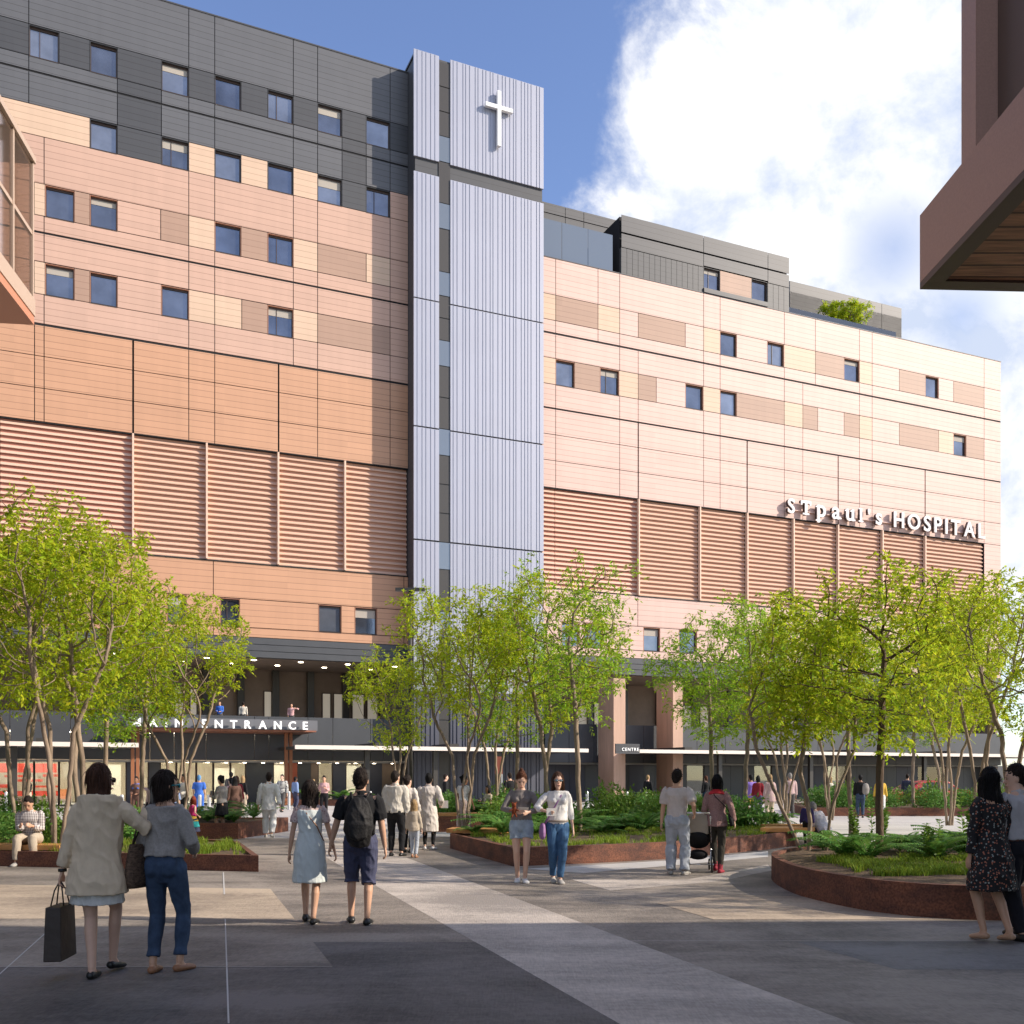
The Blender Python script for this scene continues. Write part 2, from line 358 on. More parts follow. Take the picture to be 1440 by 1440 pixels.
rowcells([(TR, 790, 'q'), (790, 815, 'w'), (815, 822, 'q'), (822, 848, 'w'), (848, 905, 'q'), (905, 928, 'w'), (928, 955, 'q'), (955, 980, 'w'), (980, 1040, 'q'), (1040, 1062, 'w'),
          (1062, 1085, 'q'), (1085, 1105, 'w'), (1105, 1180, 'q'), (1180, 1200, 'w'), (1200, 1290, 'q'), (1290, 1308, 'w'), (1308, UE, 'q')], 10.5, 12.18, 'q')
MK = {'p': M_pinkL, 'o': M_orng, 'g': M_gry, 'q': M_pinkR}
for k, mb in mbs.items():
    mb.build('wall_cladding', MK[k], HO)
mbs.clear()
# core wall behind the cladding (joints read dark against it)
sL, sE = fs(UL), fs(UE)
core = MB()
core.box(sL, fs(TL)+3, D, 16, 8.8, 46.0); core.box(fs(TL)+3, sE-0.05, D, 16, 8.8, 36.45)
core.build('wall', M_gap, HO); back.build('joint_backing', M_gap, HO)
cp = MB()
cp.box(sL, fs(TL), -0.02, 0.5, 46.142, 46.22); cp.box(fs(TR)+0.2, sE+0.02, -0.02, 0.5, 36.562, 36.62)
cp.box(sL, fs(TL)+3, 0.5, 16, 46.0, 46.1); cp.box(fs(TL)+3, sE, 0.5, 16, 36.45, 36.5)
cp.build('roof', M_dgry, HO)

# ---- louvre screens
def louvre(u0, u1, red):
    s0, s1 = fs(u0), fs(u1); z0, z1 = 14.36, 21.08
    b = MB(); b.cm = 1; b.box(s0, s1, 0.2, 0.24, z0, z1); b.cm = 0
    n = 21; pitch = (z1-z0)/n
    for i in range(n):
        z = z0 + i*pitch + 0.05
        if red: b.add([(s0, 0.09, z), (s1, 0.09, z), (s1, 0.17, z+0.15), (s0, 0.17, z+0.15), (s0, 0.10, z-0.02), (s1, 0.10, z-0.02), (s1, 0.19, z+0.12), (s0, 0.19, z+0.12)],
                      [(0,1,2,3), (4,7,6,5), (0,4,5,1), (3,2,6,7), (0,3,7,4), (1,5,6,2)])
        else: b.add([(s0, 0.07, z), (s1, 0.07, z), (s1, 0.17, z+0.12), (s0, 0.17, z+0.12), (s0, 0.08, z-0.05), (s1, 0.08, z-0.05), (s1, 0.19, z+0.07), (s0, 0.19, z+0.07)],
                    [(0,1,2,3), (4,7,6,5), (0,4,5,1), (3,2,6,7), (0,3,7,4), (1,5,6,2)])
    o = b.build('louvre_screen', [M_louR, M_louRb] if red else [M_louB, M_louBb], HO)
for seg in ([UL, 0, 187], [TR, 781.5, 897.5]):
    for a, b in zip(seg[:-1], seg[1:]): louvre(a+0.3, b-0.3, True)
for seg in ([187, 290.5, 391, 484.7, 573.5], [897.5, 983.5, 1050, 1115, 1177.5, 1240, 1300, 1384]):
    for i, (a, b) in enumerate(zip(seg[:-1], seg[1:])):
        louvre(a+0.9, b-0.9, False)
        s = fs(a)
        mb = MB(); mb.box(s-0.05, s+0.05, -0.16, 0.12, 14.36, 21.08); mb.build('mullion', M_mull, HO)
for a, b in ((187, 573.5), (897.5, 1384)):
    for y0_, y1_, z0_, z1_ in ((-0.05, 0.1, 14.27, 14.33), (-0.05, -0.002, 21.09, 21.13)):
        rails = MB(); rails.box(fs(a), fs(b), y0_, y1_, z0_, z1_); rails.build('screen_rail', M_gap, HO)

# ---- tower
TP = -1.5
def fst(u): return fs(u, TP)
ta, tb, tc_, td = fst(582), fst(617.5), fst(633.5), fst(764.5)
zT = 46.7; joints = [(39.15, 40.1), (31.28, 31.36), (23.33, 23.42), (16.3, 16.4)]
spans = [(7.0, 16.3), (16.4, 23.33), (23.42, 31.28), (31.36, 39.15), (40.1, zT)]
rnd = random.Random(3)
tw = MB(); tw.cm = 0
ribx = []
for a, b, n in ((ta, tb, 6), (tc_, td, 24)):
    x = a
    step = (b-a)/n
    for i in range(1, n): ribx.append(a + i*step + rnd.uniform(-0.28, 0.28)*step)
tb_o = MB(); tb_o.box(ta+0.12, td-0.05, TP+0.12, 6, 0, zT-0.25)   # dark core
tb_o.build('tower_core', M_dgry, HO)
for (z0, z1) in spans:
    for a, b in ((ta, tb), (tc_, td)):
        q = MB(); q.box(a, b, TP, TP+0.115, z0, z1)
        xs = [x for x in ribx if a < x < b]
        pan = q.build('tower_panel', M_tower, HO)
        r_ = MB()
        for x in xs: r_.box(x-0.016, x+0.016, TP-0.028, TP-0.001, z0+0.01, z1-0.01)
        r_.build('rib', M_rib, pan)
for a, b in ((ta, tb), (tc_, td)):
    q = MB(); q.box(a, b, TP, TP+0.115, 0, 6.95)
    xs = [x for x in ribx if a < x < b]
    for x in xs: q.box(x-0.03, x+0.03, TP-0.05, TP-0.001, 0.01, 6.94)
    q.build('shaded_tower_panel', M_slate_shade, HO)  # tree shade on the lower tower cladding, put into a darker slate colour
sp = MB()
zz = 0.2
glz = [(40.2, 41.8), (36.0, 37.6), (31.8, 33.3), (27.4, 29.0), (21.8, 23.45), (14.65, 16.35), (10.4, 12.0)]
cur = 0.0
for z0, z1 in sorted(glz):
    n = max(1, round((z0-cur)/1.85)); h = (z0-cur)/n
    for i in range(n):
        sp = MB(); sp.box(tb, tc_, TP+0.07, TP+0.118, cur+i*h+0.03, cur+(i+1)*h-0.03); sp.build('spandrel_panel', M_brz, HO)
    g = MB(); g.box(tb, tc_, TP+0.06, TP+0.118, z0+0.02, z1-0.02); g.build('tower_window', M_tglass, HO)
    cur = z1
n = 3; h = (46.45-cur)/n
for i in range(n):
    sp = MB(); sp.box(tb, tc_, TP+0.07, TP+0.118, cur+i*h+0.03, cur+(i+1)*h-0.03); sp.build('spandrel_panel', M_brz, HO)
cap = MB(); cap.box(ta+0.05, td-0.02, TP+0.118, 6, zT-0.25, zT-0.12); cap.build('tower_roof', M_dgry, HO)
w_ = MB(); w_.box(fst(582)+0.1, fst(582)+4.0, TP+1.6, 5.5, 46.0, 46.3)

# ---- roof storeys on the right wing
def block(u0, u1, off, z0, z1, depth=8, vs=(), joint=None, mname='penthouse'):
    b = MB(); s0, s1 = fs(u0, off), fs(u1, off)
    xs = [s0]+[fs(v_, off) for v_ in vs]+[s1]
    js = [z0]+(list(joint) if joint else [])+[z1]
    for a, c in zip(xs[:-1], xs[1:]):
        for p, q in zip(js[:-1], js[1:]): b.box(a+0.02, c-0.02, off, off+0.12, p+0.035, q-0.035)
    o = b.build(mname, mat('charcoal_roof_cladding', (0.085, 0.085, 0.09), 0.5, seam=0.36, seamcol=0.5), HO)
    k = MB(); k.box(s0+0.03, s1-0.03, off+0.12, off+depth, z0, z1-0.02); k.build('penthouse_core', M_dgry, o)
block(755, 885, 5.0, 36.6, fz(765, 283, 5.0), 6, (795, 821), (fz(765, 298, 5.0),))
pz = 40.72
block(1110.5, 1268, 4.0, 36.6, fz(1110, 394, 4.0), 8, (1240,), (fz(1110, 410, 4.0), fz(1110, 438, 4.0)))
P1 = MB(); s0, s1 = fs(873.7), fs(1110)
for a, c, p, q in ((873.7, 989.5, 39.5, pz), (989.5, 1080, 39.5, pz), (1080, 1110, 39.5, pz), (873.7, 989.5, 38.45, 39.42), (989.5, 1080, 38.55, 39.42), (1080, 1110, 38.45, 39.42)):
    cell(P1, fs(a), fs(c), p, q)
P1.box(fs(989.5), fs(1080)-0.05, -0.08, 0.2, 36.63, 36.95)
po = P1.build('penthouse', mat('charcoal_roof_cladding', (0.085, 0.085, 0.09), 0.5, seam=0.36, seamcol=0.5), HO)
for a, b in ((873.7, 989.5), (1080, 1110)):
    P2 = MB()
    x0, x1 = fs(a), fs(b); n = max(2, int((x1-x0)/0.45)); w = (x1-x0)/n
    for i in range(n): P2.box(x0+i*w+0.012, x0+(i+1)*w-0.012, 0.02, D, 36.63, 38.43)
    P2.build('penthouse_boarding', M_dgry, po)
P3 = MB(); P3.box(s0+0.02, s1-0.02, D, 9, 36.6, pz-0.02); P3.build('penthouse_core', M_gap, po)
window(fs(989.5), fs(1012.5), 36.95, 38.5); window(fs(1057), fs(1080)-0.05, 36.95, 38.5)
accent(fs(1012.5), fs(1057), 36.95, 38.5, M_tan)
# glazed wind screen on the roof terrace
for a, b in ((757, 792.5), (793.2, 829.5), (830.2, 864.5)):
    q = MB(); q.box(fs(a), fs(b), 0.3, 0.34, 36.63, 39.3); q.build('screen_pane', M_tglass, HO)
q = MB(); q.box(fs(1110.5), fs(1268), 0.6, 0.64, 36.63, 37.35); q.build('glass_guard', glass_clear('guard_glass'), HO)
# white cross on the tower
cr = MB(); cx_ = fst(699.5); zc1 = fz(699.5, 132, TP); zc0 = fz(699.5, 209, TP); za = fz(699.5, 155, TP)
cr.box(cx_-0.125, cx_+0.125, TP-0.34, TP-0.12, zc0, zc1)
cr.box(fst(680.5), cx_-0.125, TP-0.34, TP-0.12, za-0.125, za+0.125); cr.box(cx_+0.125, fst(718.5), TP-0.34, TP-0.12, za-0.125, za+0.125)
for z in (zc0+0.4, zc1-0.4): cr.box(cx_-0.05, cx_+0.05, TP-0.125, TP+0.02, z-0.05, z+0.05)
c = cr.build('cross', M_white); c.location = HO.location; c.rotation_euler = HO.rotation_euler
tag(c, 'tall white cross mounted near the top of the silver stair tower', 'cross')

# ---- grey band, terrace recess, base storeys
bb = MB()
def bsplit(us, z0, z1, y0, y1, g=0.015):
    for a, b in zip(us[:-1], us[1:]): bb.box(fs(a)+g, fs(b)-g, y0, y1, z0, z1)
bsplit([UL, TL], 9.53, 9.9, -0.12, 0.4); bsplit([UL, TL], 9.14, 9.5, -0.12, 0.4); bsplit([UL, TL], 8.75, 9.11, -0.12, 0.4)
bsplit([TR+8, UE], 9.53, 9.9, -0.12, 0.4); bsplit([TR+8, UE], 9.14, 9.5, -0.12, 0.4); bsplit([TR+8, UE], 8.75, 9.11, -0.12, 0.4)
bb.build('fascia_band', M_band, HO)
so_ = MB(); so_.box(sL, sE, 0.4, 9, 8.72, 8.8); so_.build('soffit', M_brown, HO)
bb = MB()
us = [UL, -120, -40, 14, 99, 150, 211, 245, 290, 358, 378, 433, 468, 521, 539, 574.5]
bsplit(us, 2.62, 5.25, -0.02, 0.25); bb.build('parapet_wall', M_band, HO); bb = MB(); bsplit([TR+9, 800, 835, 880, 905, 945, 980, 1020, 1060, 1100, 1150, 1200, 1260, 1320, UE], 2.62, 5.25, -0.02, 0.25)
bb.build('parapet_wall', M_band, HO)
tr = MB(); tr.box(sL, sE, 0.25, 9.0, 4.3, 4.5); tr.box(sL, sE, 0.27, 3.0, 2.5, 2.6); tr.build('terrace_slab', M_conc, HO)
bw = MB(); bw.box(sL, sE, 7.0, 7.3, 4.5, 8.72); bw.build('terrace_wall', M_brown, HO); bw = MB(); bw.box(sE-0.3, sE-0.02, 0.3, 9.0, 0, 8.7); bw.build('end_wall', M_brown, HO)
for u in range(-250, 1400, 49):
    if 570 < u < 760: continue
    q = MB(); s = fs(u, 6.9); q.box(s-0.22, s+0.22, 6.6, 6.98, 4.5, 8.71); q.build('pilaster', M_brz, HO)
for a, b in ((454, 464), (470, 484), (496, 511), (517, 533), (372, 381), (246, 258), (268, 276), (200, 212), (812, 826), (836, 850), (960, 975), (1100, 1115), (1240, 1252), (985, 1000)):
    s0, s1 = fs(a, 6.9), fs(b, 6.9); q = MB(); q.box(s0-0.06, s1+0.06, 6.9, 6.99, 4.72, 7.35); fo = q.build('terrace_window', M_frame, HO)
    q = MB(); q.box(s0, s1, 6.86, 6.895, 4.78, 7.29); q.build('pane', M_cream, fo)
for i, u in enumerate(range(60, 580, 33)):
    off = 1.2 if i % 2 else 3.6
    s = fs(u, off); q = MB(); q.tube([(s, off, 8.70), (s, off, 8.719)], 0.16, 10); q.build('downlight', M_lamp, HO)
# ground storey: glazing, solid bays and the room behind
def gbay(u0, u1, kind, y=1.6):
    s0, s1 = fs(u0, y), fs(u1, y)
    if kind == 'g':
        q = MB(); q.box(s0+0.06, s1-0.06, y+0.03, y+0.05, 0.08, 2.5); g = q.build('storefront_pane', glass_clear('clear_glass', refl=0.05), HO)
        q = MB(); q.box(s0-0.03, s0+0.06, y, y+0.1, 0, 2.6); q.box(s1-0.06, s1+0.03, y, y+0.1, 0, 2.6); q.box(s0+0.06, s1-0.06, y, y+0.1, 2.5, 2.6); q.box(s0+0.06, s1-0.06, y, y+0.1, 0, 0.08)
        q.build('storefront_frame', M_frame, HO)
    else:
        mt = {'s': M_band, 'b': M_brown, 'd': M_slate_shade, 'r': mat('red_door', (0.42, 0.10, 0.05), 0.5)}[kind]
        q = MB(); n = max(1, int((s1-s0)/0.9)); w = (s1-s0)/n
        for i in range(n): q.box(s0+i*w+0.01, s0+(i+1)*w-0.01, y-0.05, y+0.12, 0, 2.6)
        q.build('base_wall', mt, HO)
for a, b, k in ((UL, -60, 'g'), (-60, 12, 'g'), (12, 48, 'g'), (48, 83, 'g'), (83, 98, 'g'), (98, 116, 'g'), (116, 140, 'g'), (140, 178, 'g'), (178, 192, 'd'), (192, 209, 'g'), (209, 225, 's'), (225, 248, 'g'), (248, 276, 'g'),
                (276, 300, 'g'), (300, 324, 'g'), (324, 346, 'g'), (346, 384, 's'), (384, 402, 'g'), (402, 418, 'r'), (418, 437, 's'), (437, 447, 'b'), (447, 468, 'g'),
                (468, 486, 'd'), (486, 510, 'g'), (510, 537, 'd'), (537, 570, 'b'), (TR+4, 800, 'd'), (800, 822, 'd'), (822, 884, 's'), (884, 905, 'd'), (905, 965, 's'), (965, 990, 'g'), (990, 1010, 's'), (1010, 1060, 's'),
                (1060, 1085, 'g'), (1085, 1130, 's'), (1130, 1160, 'd'), (1160, 1190, 'g'), (1190, 1260, 's'), (1260, 1290, 'd'), (1290, 1330, 'g'), (1330, UE+6, 's')):
    gbay(a, b, k)
rm = MB(); rm.box(sL, sE, 0.3, 9.2, -0.02, 0.025); rm.build('floor', M_conc, HO)
M_beige = mat('lobby_plaster', (0.70, 0.58, 0.45), 0.8, var=0.25, vscale=0.5)
rb = MB(); rb.box(sL, sE, 9.0, 9.3, 0, 4.3); rb.build('lobby_wall', M_beige, HO)
M_red = mat('red_wall_panel', (0.55, 0.05, 0.03), 0.6)
for a, b, z0, z1, m in ((-20, 80, 1.9, 2.45, M_red), (-20, 14, 1.0, 1.2, M_red), (20, 60, 1.35, 1.5, M_red), (6, 40, 1.62, 1.75, M_red), (46, 84, 1.0, 1.12, M_red), (60, 84, 1.65, 1.8, M_red), (-10, 84, 0.5, 0.8, M_red),
                        (84, 100, 0.3, 0.9, mat('orange_counter', (0.62, 0.22, 0.10), 0.5)), (300, 330, 0.0, 2.2, M_cream), (385, 402, 0.0, 2.4, M_cream), (130, 170, 0.1, 2.4, M_cream), (487, 508, 0, 2.4, M_cream)):
    q = MB(); q.box(fs(a, 6), fs(b, 6), 6.0, 6.12, z0, z1); q.build('lobby_panel', m, HO)
for i, u in enumerate(range(-30, 560, 30)):
    s = fs(u, 3.5); q = MB(); q.box(s-0.5, s+0.5, 3.2, 3.8, 4.26, 4.29); q.build('lobby_lamp', mat('lobby_light', (1.0, 0.87, 0.68), 0.5, emit=40.0), HO)
for i, u in enumerate(range(240, 570, 26)):
    s = fs(u, 0.9); q = MB(); q.tube([(s, 0.9, 2.48), (s, 0.9, 2.499)], 0.1, 8); q.build('downlight', M_lamp, HO)
# terracotta columns under the right wing
M_col = mat('timber_column', (0.62, 0.40, 0.29), 0.65, var=0.22, vscale=2.5, stretch=(1, 1, 0.12), bump=0.2)
for u0, u1, u2 in ((835, 863, 878.5), (918, 946.5, 959.5)):
    c0 = fs(u1, -0.9)
    q = MB(); q.box(fs(u1, -2.6), fs(u2, -2.6)+0.05, -2.6, -0.5, 0, 8.2); q.build('column', M_col, HO); q = MB(); q.box(fs(u1, -2.6), fs(u2, -2.6)+0.05, -0.49, -0.13, 7.7, 8.2); q.build('column_tie', M_col, HO)

# ---- main entrance canopy and its sign
def place(o): o.location = HO.location; o.rotation_euler = HO.rotation_euler; return o
EC = place(empty('entrance_canopy')); tag(EC, 'grey canopy with rust coloured underside over the hospital entrance', 'canopy')
ey = -3.6
e0, e1 = fs(177.7, ey), fs(446.5, ey); ez0, ez1 = fz(310, 1025.8, ey), fz(310, 1010.3, ey)
q = MB(); q.box(e0, e1, ey, -0.05, ez0+0.03, ez1); q.build('fascia', mat('canopy_grey', (0.16, 0.165, 0.18), 0.4), EC)
q = MB(); q.box(e0-0.25, e1-0.1, ey-0.12, -0.06, ez0-0.06, ez0+0.028); q.build('soffit', mat('rust_soffit', (0.30, 0.12, 0.07), 0.5), EC)
M_post = mat('rust_post', (0.33, 0.13, 0.06), 0.5)
for u in (405.5, 190):
    for d_ in (-0.13, 0.13):
        q = MB(); s = fs(u, -2.2); q.box(s+d_-0.09, s+d_+0.09, -2.3, -2.1, 0, ez0-0.061); q.build('post', M_post, EC)
def text_mesh(txt, size, extrude, offset=0.0, space=1.0, shear=0.0):
    cu = bpy.data.curves.new('t', 'FONT'); cu.body = txt; cu.size = size; cu.extrude = extrude; cu.offset = offset; cu.space_character = space
    cu.resolution_u = 4
    ob = bpy.data.objects.new('t', cu); COL.objects.link(ob)
    dg = bpy.context.evaluated_depsgraph_get()
    me = bpy.data.meshes.new_from_object(ob.evaluated_get(dg))
    bpy.data.objects.remove(ob); bpy.data.curves.remove(cu)
    return me
def letters(txt, sa, sb, z0, cap_h, off, depth, m, parent, bold=0.0, slabs=None, names='letter', desc=0, scl={}, back=None):
    # each glyph its own mesh standing upright facing -y; spread so the text spans sa..sb
    glyphs = []
    x = 0; size = cap_h/0.69
    for ch in txt:
        if ch == ' ': glyphs.append((None, 0.45*cap_h)); continue
        me = text_mesh(ch, size*scl.get(ch, 1.0), depth/2, bold)
        xs = [v.co.x for v in me.vertices]; glyphs.append((me, max(xs)-min(xs)))
    gap = (sb-sa-sum(w for _, w in glyphs))/(len(glyphs)-1)
    x = sa
    out = []
    for (me, w), ch in zip(glyphs, txt):
        if me:
            x0 = min(v.co.x for v in me.vertices)
            for v in me.vertices:
                a, b, c = v.co
                v.co = (a-x0+x, off-c, b+z0)
            me.flip_normals()
            me.materials.clear(); me.materials.append(m); me.name = names
            o = bpy.data.objects.new(names, me); COL.objects.link(o)
            if parent: o.parent = parent
            out.append((o, ch, x, w))
            if back:
                mk = me.copy(); ys = [v.co.y for v in mk.vertices]; ym = max(ys)
                for v in mk.vertices: v.co.y = v.co.y*1.0 + (ym-min(ys)) + 0.002 if v.co.y > (ym+min(ys))/2 else v.co.y + (ym-min(ys)) + 0.002
                for v in mk.vertices:
                    if v.co.y > ym+0.02: v.co.y = ym+0.2
                mk.materials.clear(); mk.materials.append(back); link_ = bpy.data.objects.new('letter_side', mk); COL.objects.link(link_); link_.parent = o
        x += w+gap
    return out
SG = place(empty('entrance_sign')); tag(SG, 'white MAIN ENTRANCE letters standing on the grey canopy fascia', 'sign')
M_litw = mat('lit_letter', (0.95, 0.95, 0.93), 0.4, emit=0.35)
letters('MAIN ENTRANCE', fs(186, ey-0.35), fs(432.5, ey-0.35), ez0+0.07, 0.43, ey-0.35, 0.16, M_litw, SG, bold=0.012)
q = MB()
q.box(fs(186, ey-.3), fs(432, ey-.3), ey-0.27, ey-0.002, ez0+0.035, ez0+0.065); q.build('mounting_rail', M_band, SG)
# ---- low walkway canopies
M_cedge = mat('pale_canopy_edge', (0.82, 0.74, 0.66), 0.4)
def walk(u0, u1, lab, posts, beams):
    cy = -5.0
    e = place(empty('walkway_canopy')); tag(e, lab, 'canopy', 'low white edged canopies along the base')
    z0, z1 = fz(620, 1055.6, cy), fz(620, 1050.2, cy); s0, s1 = fs(u0, cy), fs(u1, cy)
    q = MB(); q.box(s0, s1, cy, cy+0.12, z0, z1); q.build('edge_trim', M_cedge, e)
    q = MB(); q.box(s0+0.05, s1-0.05, cy+0.121, -0.1, z0+0.02, z1-0.04); q.build('canopy_roof', mat('canopy_roof', (0.07, 0.065, 0.06), 0.5), e)
    for u in posts:
        s = fs(u, cy+1.2); q = MB(); q.box(s-0.14, s+0.14, cy+1.1, cy+1.35, 0, z0+0.018); q.build('post', M_brz, e)
    for u in beams:
        s = fs(u, cy+1.0); q = MB(); q.box(s-0.3, s+0.3, cy+0.3, -0.1, z1-0.038, z1+0.2); q.build('beam', M_brz, e)
walk(-200, 195, 'white edged walkway canopy at the far left of the entrance', (20, 110), (60,))
walk(415, 827.7, 'long white edged walkway canopy between entrance and columns', (516, 612, 700), (530, 633, 720))
walk(899, 1500, 'white edged walkway canopy running right behind the trees', (1012, 1140, 1300), (960, 1090, 1200, 1330))
cs_ = place(empty('clinic_sign')); tag(cs_, 'small dark sign reading CENTRE between the brown columns', 'sign')
cy = -5.2
q = MB(); q.box(fs(866, cy), fs(899.5, cy), cy, cy+0.1, fz(885, 1060, cy), fz(885, 1046, cy)); q.build('sign_panel', M_dgry, cs_)
letters('CENTRE', fs(874.5, cy), fs(898, cy), fz(885, 1056, cy), 0.2, cy-0.02, 0.03, M_litw, cs_, bold=0.0)
# ---- big name sign
M_lside = mat('dark_letter_side', (0.06, 0.035, 0.03), 0.5)
HS = place(empty('hospital_sign')); tag(HS, 'large white raised letters reading STpaul\'s HOSPITAL on pink cladding', 'sign')
def hz(u, v): return fz(u, v, -0.35)
zb = hz(1300, 745.5); ch_ = 1.5
zcap0 = fz(1130, 725, -.35); zcap1 = fz(1130, 703, -.35)
base1 = fz(1112, 721, -.35); H1 = fz(1112, 701, -.35)-base1
ou = letters('STpaul\'s', fs(1107, -.35), fs(1239, -.35), base1-0.02, H1*0.97, -0.42, 0.08, M_white, HS, bold=0.03, back=M_lside, scl={'p': 1.25, 'a': 1.25, 'u': 1.25, 's': 1.2})
ser = []
for o, c_, x, w in ou:
    mb = MB(); z = base1-0.02; hh = H1; t = 0.11; y0, y1 = -0.455, -0.38
    if c_ == 'T': mb.box(x+w/2-0.3, x+w/2+0.3, y0, y1, z, z+t); mb.box(x-0.02, x+0.1, y0, y1, z+hh*0.66, z+hh*0.93); mb.box(x+w-0.1, x+w+0.02, y0, y1, z+hh*0.66, z+hh*0.93)
    if c_ == 'p': mb.box(x-0.14, x+0.36, y0, y1, z-hh*0.33, z-hh*0.24); mb.box(x-0.14, x+0.02, y0, y1, z+hh*0.64, z+hh*0.73)
    if c_ == 'l': mb.box(x-0.13, x+w+0.13, y0, y1, z, z+t); mb.box(x-0.13, x+0.02, y0, y1, z+hh*0.9, z+hh*1.0)
    if c_ == 'u': mb.box(x+w-0.02, x+w+0.13, y0, y1, z, z+t); mb.box(x-0.13, x+0.02, y0, y1, z+hh*0.64, z+hh*0.73); mb.box(x+w-0.36, x+w-0.18, y0, y1, z+hh*0.64, z+hh*0.73)
    if c_ == 'a': mb.box(x+w-0.02, x+w+0.13, y0, y1, z, z+t)
    if mb.v: mb.build('serif', M_white, o)
base2 = fz(1320, 748, -.35)
base2 = fz(1262, 741.5, -.35); H2 = fz(1262, 720.5, -.35)-base2
letters('HOSPITAL', fs(1256, -.35), fs(1384, -.35), base2, H2, -0.42, 0.08, M_white, HS, bold=0.03, back=M_lside)
q = MB(); q.box(fs(1110), fs(1383), -0.17, -0.003, base2+0.3, base2+0.36); q.build('mounting_rail', M_pinkR, HS)

# ---- skybridge corner (top left): glass box with bronze frame and copper underside
SB = empty('glass_skybridge', label='glazed skybridge corner with copper underside, high at left edge', cat='skybridge')
far = P(48, 30); fx, fy = far.x, far.y
dv = Vector((541-CX, F)).normalized(); pv = Vector((-dv.y, dv.x))   # pv points left
zb0 = EYE+(HOR-457)/F*fy; zt0 = EYE+(HOR-222)/F*fy
def sbp(l, w): return (fx-dv.x*l+pv.x*w, fy-dv.y*l+pv.y*w)
M_cop = mat('copper_soffit', (0.50, 0.21, 0.12), 0.45)
M_bz2 = mat('champagne_frame', (0.50, 0.37, 0.28), 0.4, metal=0.15)
q = MB(); q.prism([sbp(0, 0), sbp(0, 6), sbp(22, 6), sbp(22, 0)], zb0, zb0+0.25); q.build('deck', M_cop, SB)
q = MB(); q.prism([sbp(-0.02, -0.03), sbp(-0.02, 0.3), sbp(22, 0.3), sbp(22, -0.03)], zb0+0.251, zb0+0.75)
q.prism([sbp(-0.02, 0.3), sbp(-0.02, 6), sbp(0.25, 6), sbp(0.25, 0.3)], zb0+0.251, zb0+0.75)
q.prism([sbp(-0.02, -0.05), sbp(-0.02, 6), sbp(22, 6), sbp(22, -0.05)], zt0-0.18, zt0)
for l in (0.0, 1.6, 3.2, 4.8, 6.4):
    q.prism([sbp(l, 0.0), sbp(l, 0.1), sbp(l+0.1, 0.1), sbp(l+0.1, 0.0)], zb0+0.75, zt0-0.18)
q.prism([sbp(0.05, 0.02), sbp(0.05, 0.12), sbp(22, 0.12), sbp(22, 0.02)], zb0+2.6, zb0+2.72)
q.build('frame', M_bz2, SB)
M_bglass = bpy.data.materials.new('fritted_bridge_glass'); M_bglass.use_nodes = True; _t = M_bglass.node_tree; _t.nodes.clear()
_a = _t.nodes.new('ShaderNodeBsdfTransparent'); _a.inputs[0].default_value = (0.8, 0.7, 0.62, 1); _b = _t.nodes.new('ShaderNodeBsdfDiffuse'); _b.inputs[0].default_value = (0.78, 0.62, 0.5, 1)
_g = _t.nodes.new('ShaderNodeBsdfGlossy'); _g.inputs['Roughness'].default_value = 0.03; _m = _t.nodes.new('ShaderNodeMixShader'); _m.inputs[0].default_value = 0.06
_n = _t.nodes.new('ShaderNodeMixShader'); _n.inputs[0].default_value = 0.30; _o = _t.nodes.new('ShaderNodeOutputMaterial')
_t.links.new(_a.outputs[0], _m.inputs[1]); _t.links.new(_b.outputs[0], _m.inputs[2]); _t.links.new(_m.outputs[0], _n.inputs[1]); _t.links.new(_g.outputs[0], _n.inputs[2]); _t.links.new(_n.outputs[0], _o.inputs[0])
for l in (0.1, 1.7, 3.3, 4.9):
    q = MB(); q.prism([sbp(l+0.01, 0.04), sbp(l+0.01, 0.06), sbp(l+1.49, 0.06), sbp(l+1.49, 0.04)], zb0+0.75, zt0-0.2); q.build('glass_panel', M_bglass, SB)
q = MB(); q.prism([sbp(0.5, 2.6), sbp(0.5, 2.8), sbp(22, 2.8), sbp(22, 2.6)], zb0+0.25, zt0-0.2); q.build('inner_wall', mat('bridge_inner', (0.22, 0.13, 0.10), 0.6), SB)
for i in range(16):
    q = MB(); l = 0.35+i*0.42; q.prism([sbp(l, 0.9), sbp(l, 1.15), sbp(l+0.07, 1.15), sbp(l+0.07, 0.9)], zb0+0.26, zt0-0.2); q.build('inner_slat', M_bz2, SB)

# ---- neighbouring building (top right): bronze clad overhang with timber soffit; its mass shades the foreground
NB = empty('bronze_building', label='bronze clad building with timber lined overhanging soffit, top right corner', cat='building')
Ye = 9.0
k = P(1293.5, Ye); X1 = k.x; Hb = EYE+(HOR-407)/F*Ye; Ht = EYE+(HOR-303)/F*Ye
nd = Vector((654-CX, F)).normalized()     # receding direction of its long edge
nl = Vector((nd.y, -nd.x))                # to the right
def nbp(l, w): return (X1-nd.x*l+nl.x*w, Ye-nd.y*l+nl.y*w)
M_nb = mat('bronze_fascia', (0.50, 0.30, 0.235), 0.45, metal=0.1, mottle=(60, 0.06))
M_nbd = mat('dark_bronze', (0.13, 0.085, 0.065), 0.5)
M_wood = mat('timber_soffit', (0.62, 0.32, 0.18), 0.6, col2=(0.25, 0.12, 0.07), vscale=3.0, stretch=(0.8, 9, 1), seam=0.2, seamaxis=1, seamcol=0.25)
q = MB()
q.prism([nbp(0, 0), nbp(0, 14), nbp(16, 14), nbp(16, 0)], Hb+0.06, Ht); q.build('fascia', M_nb, NB)
rim = 0.155
q = MB()
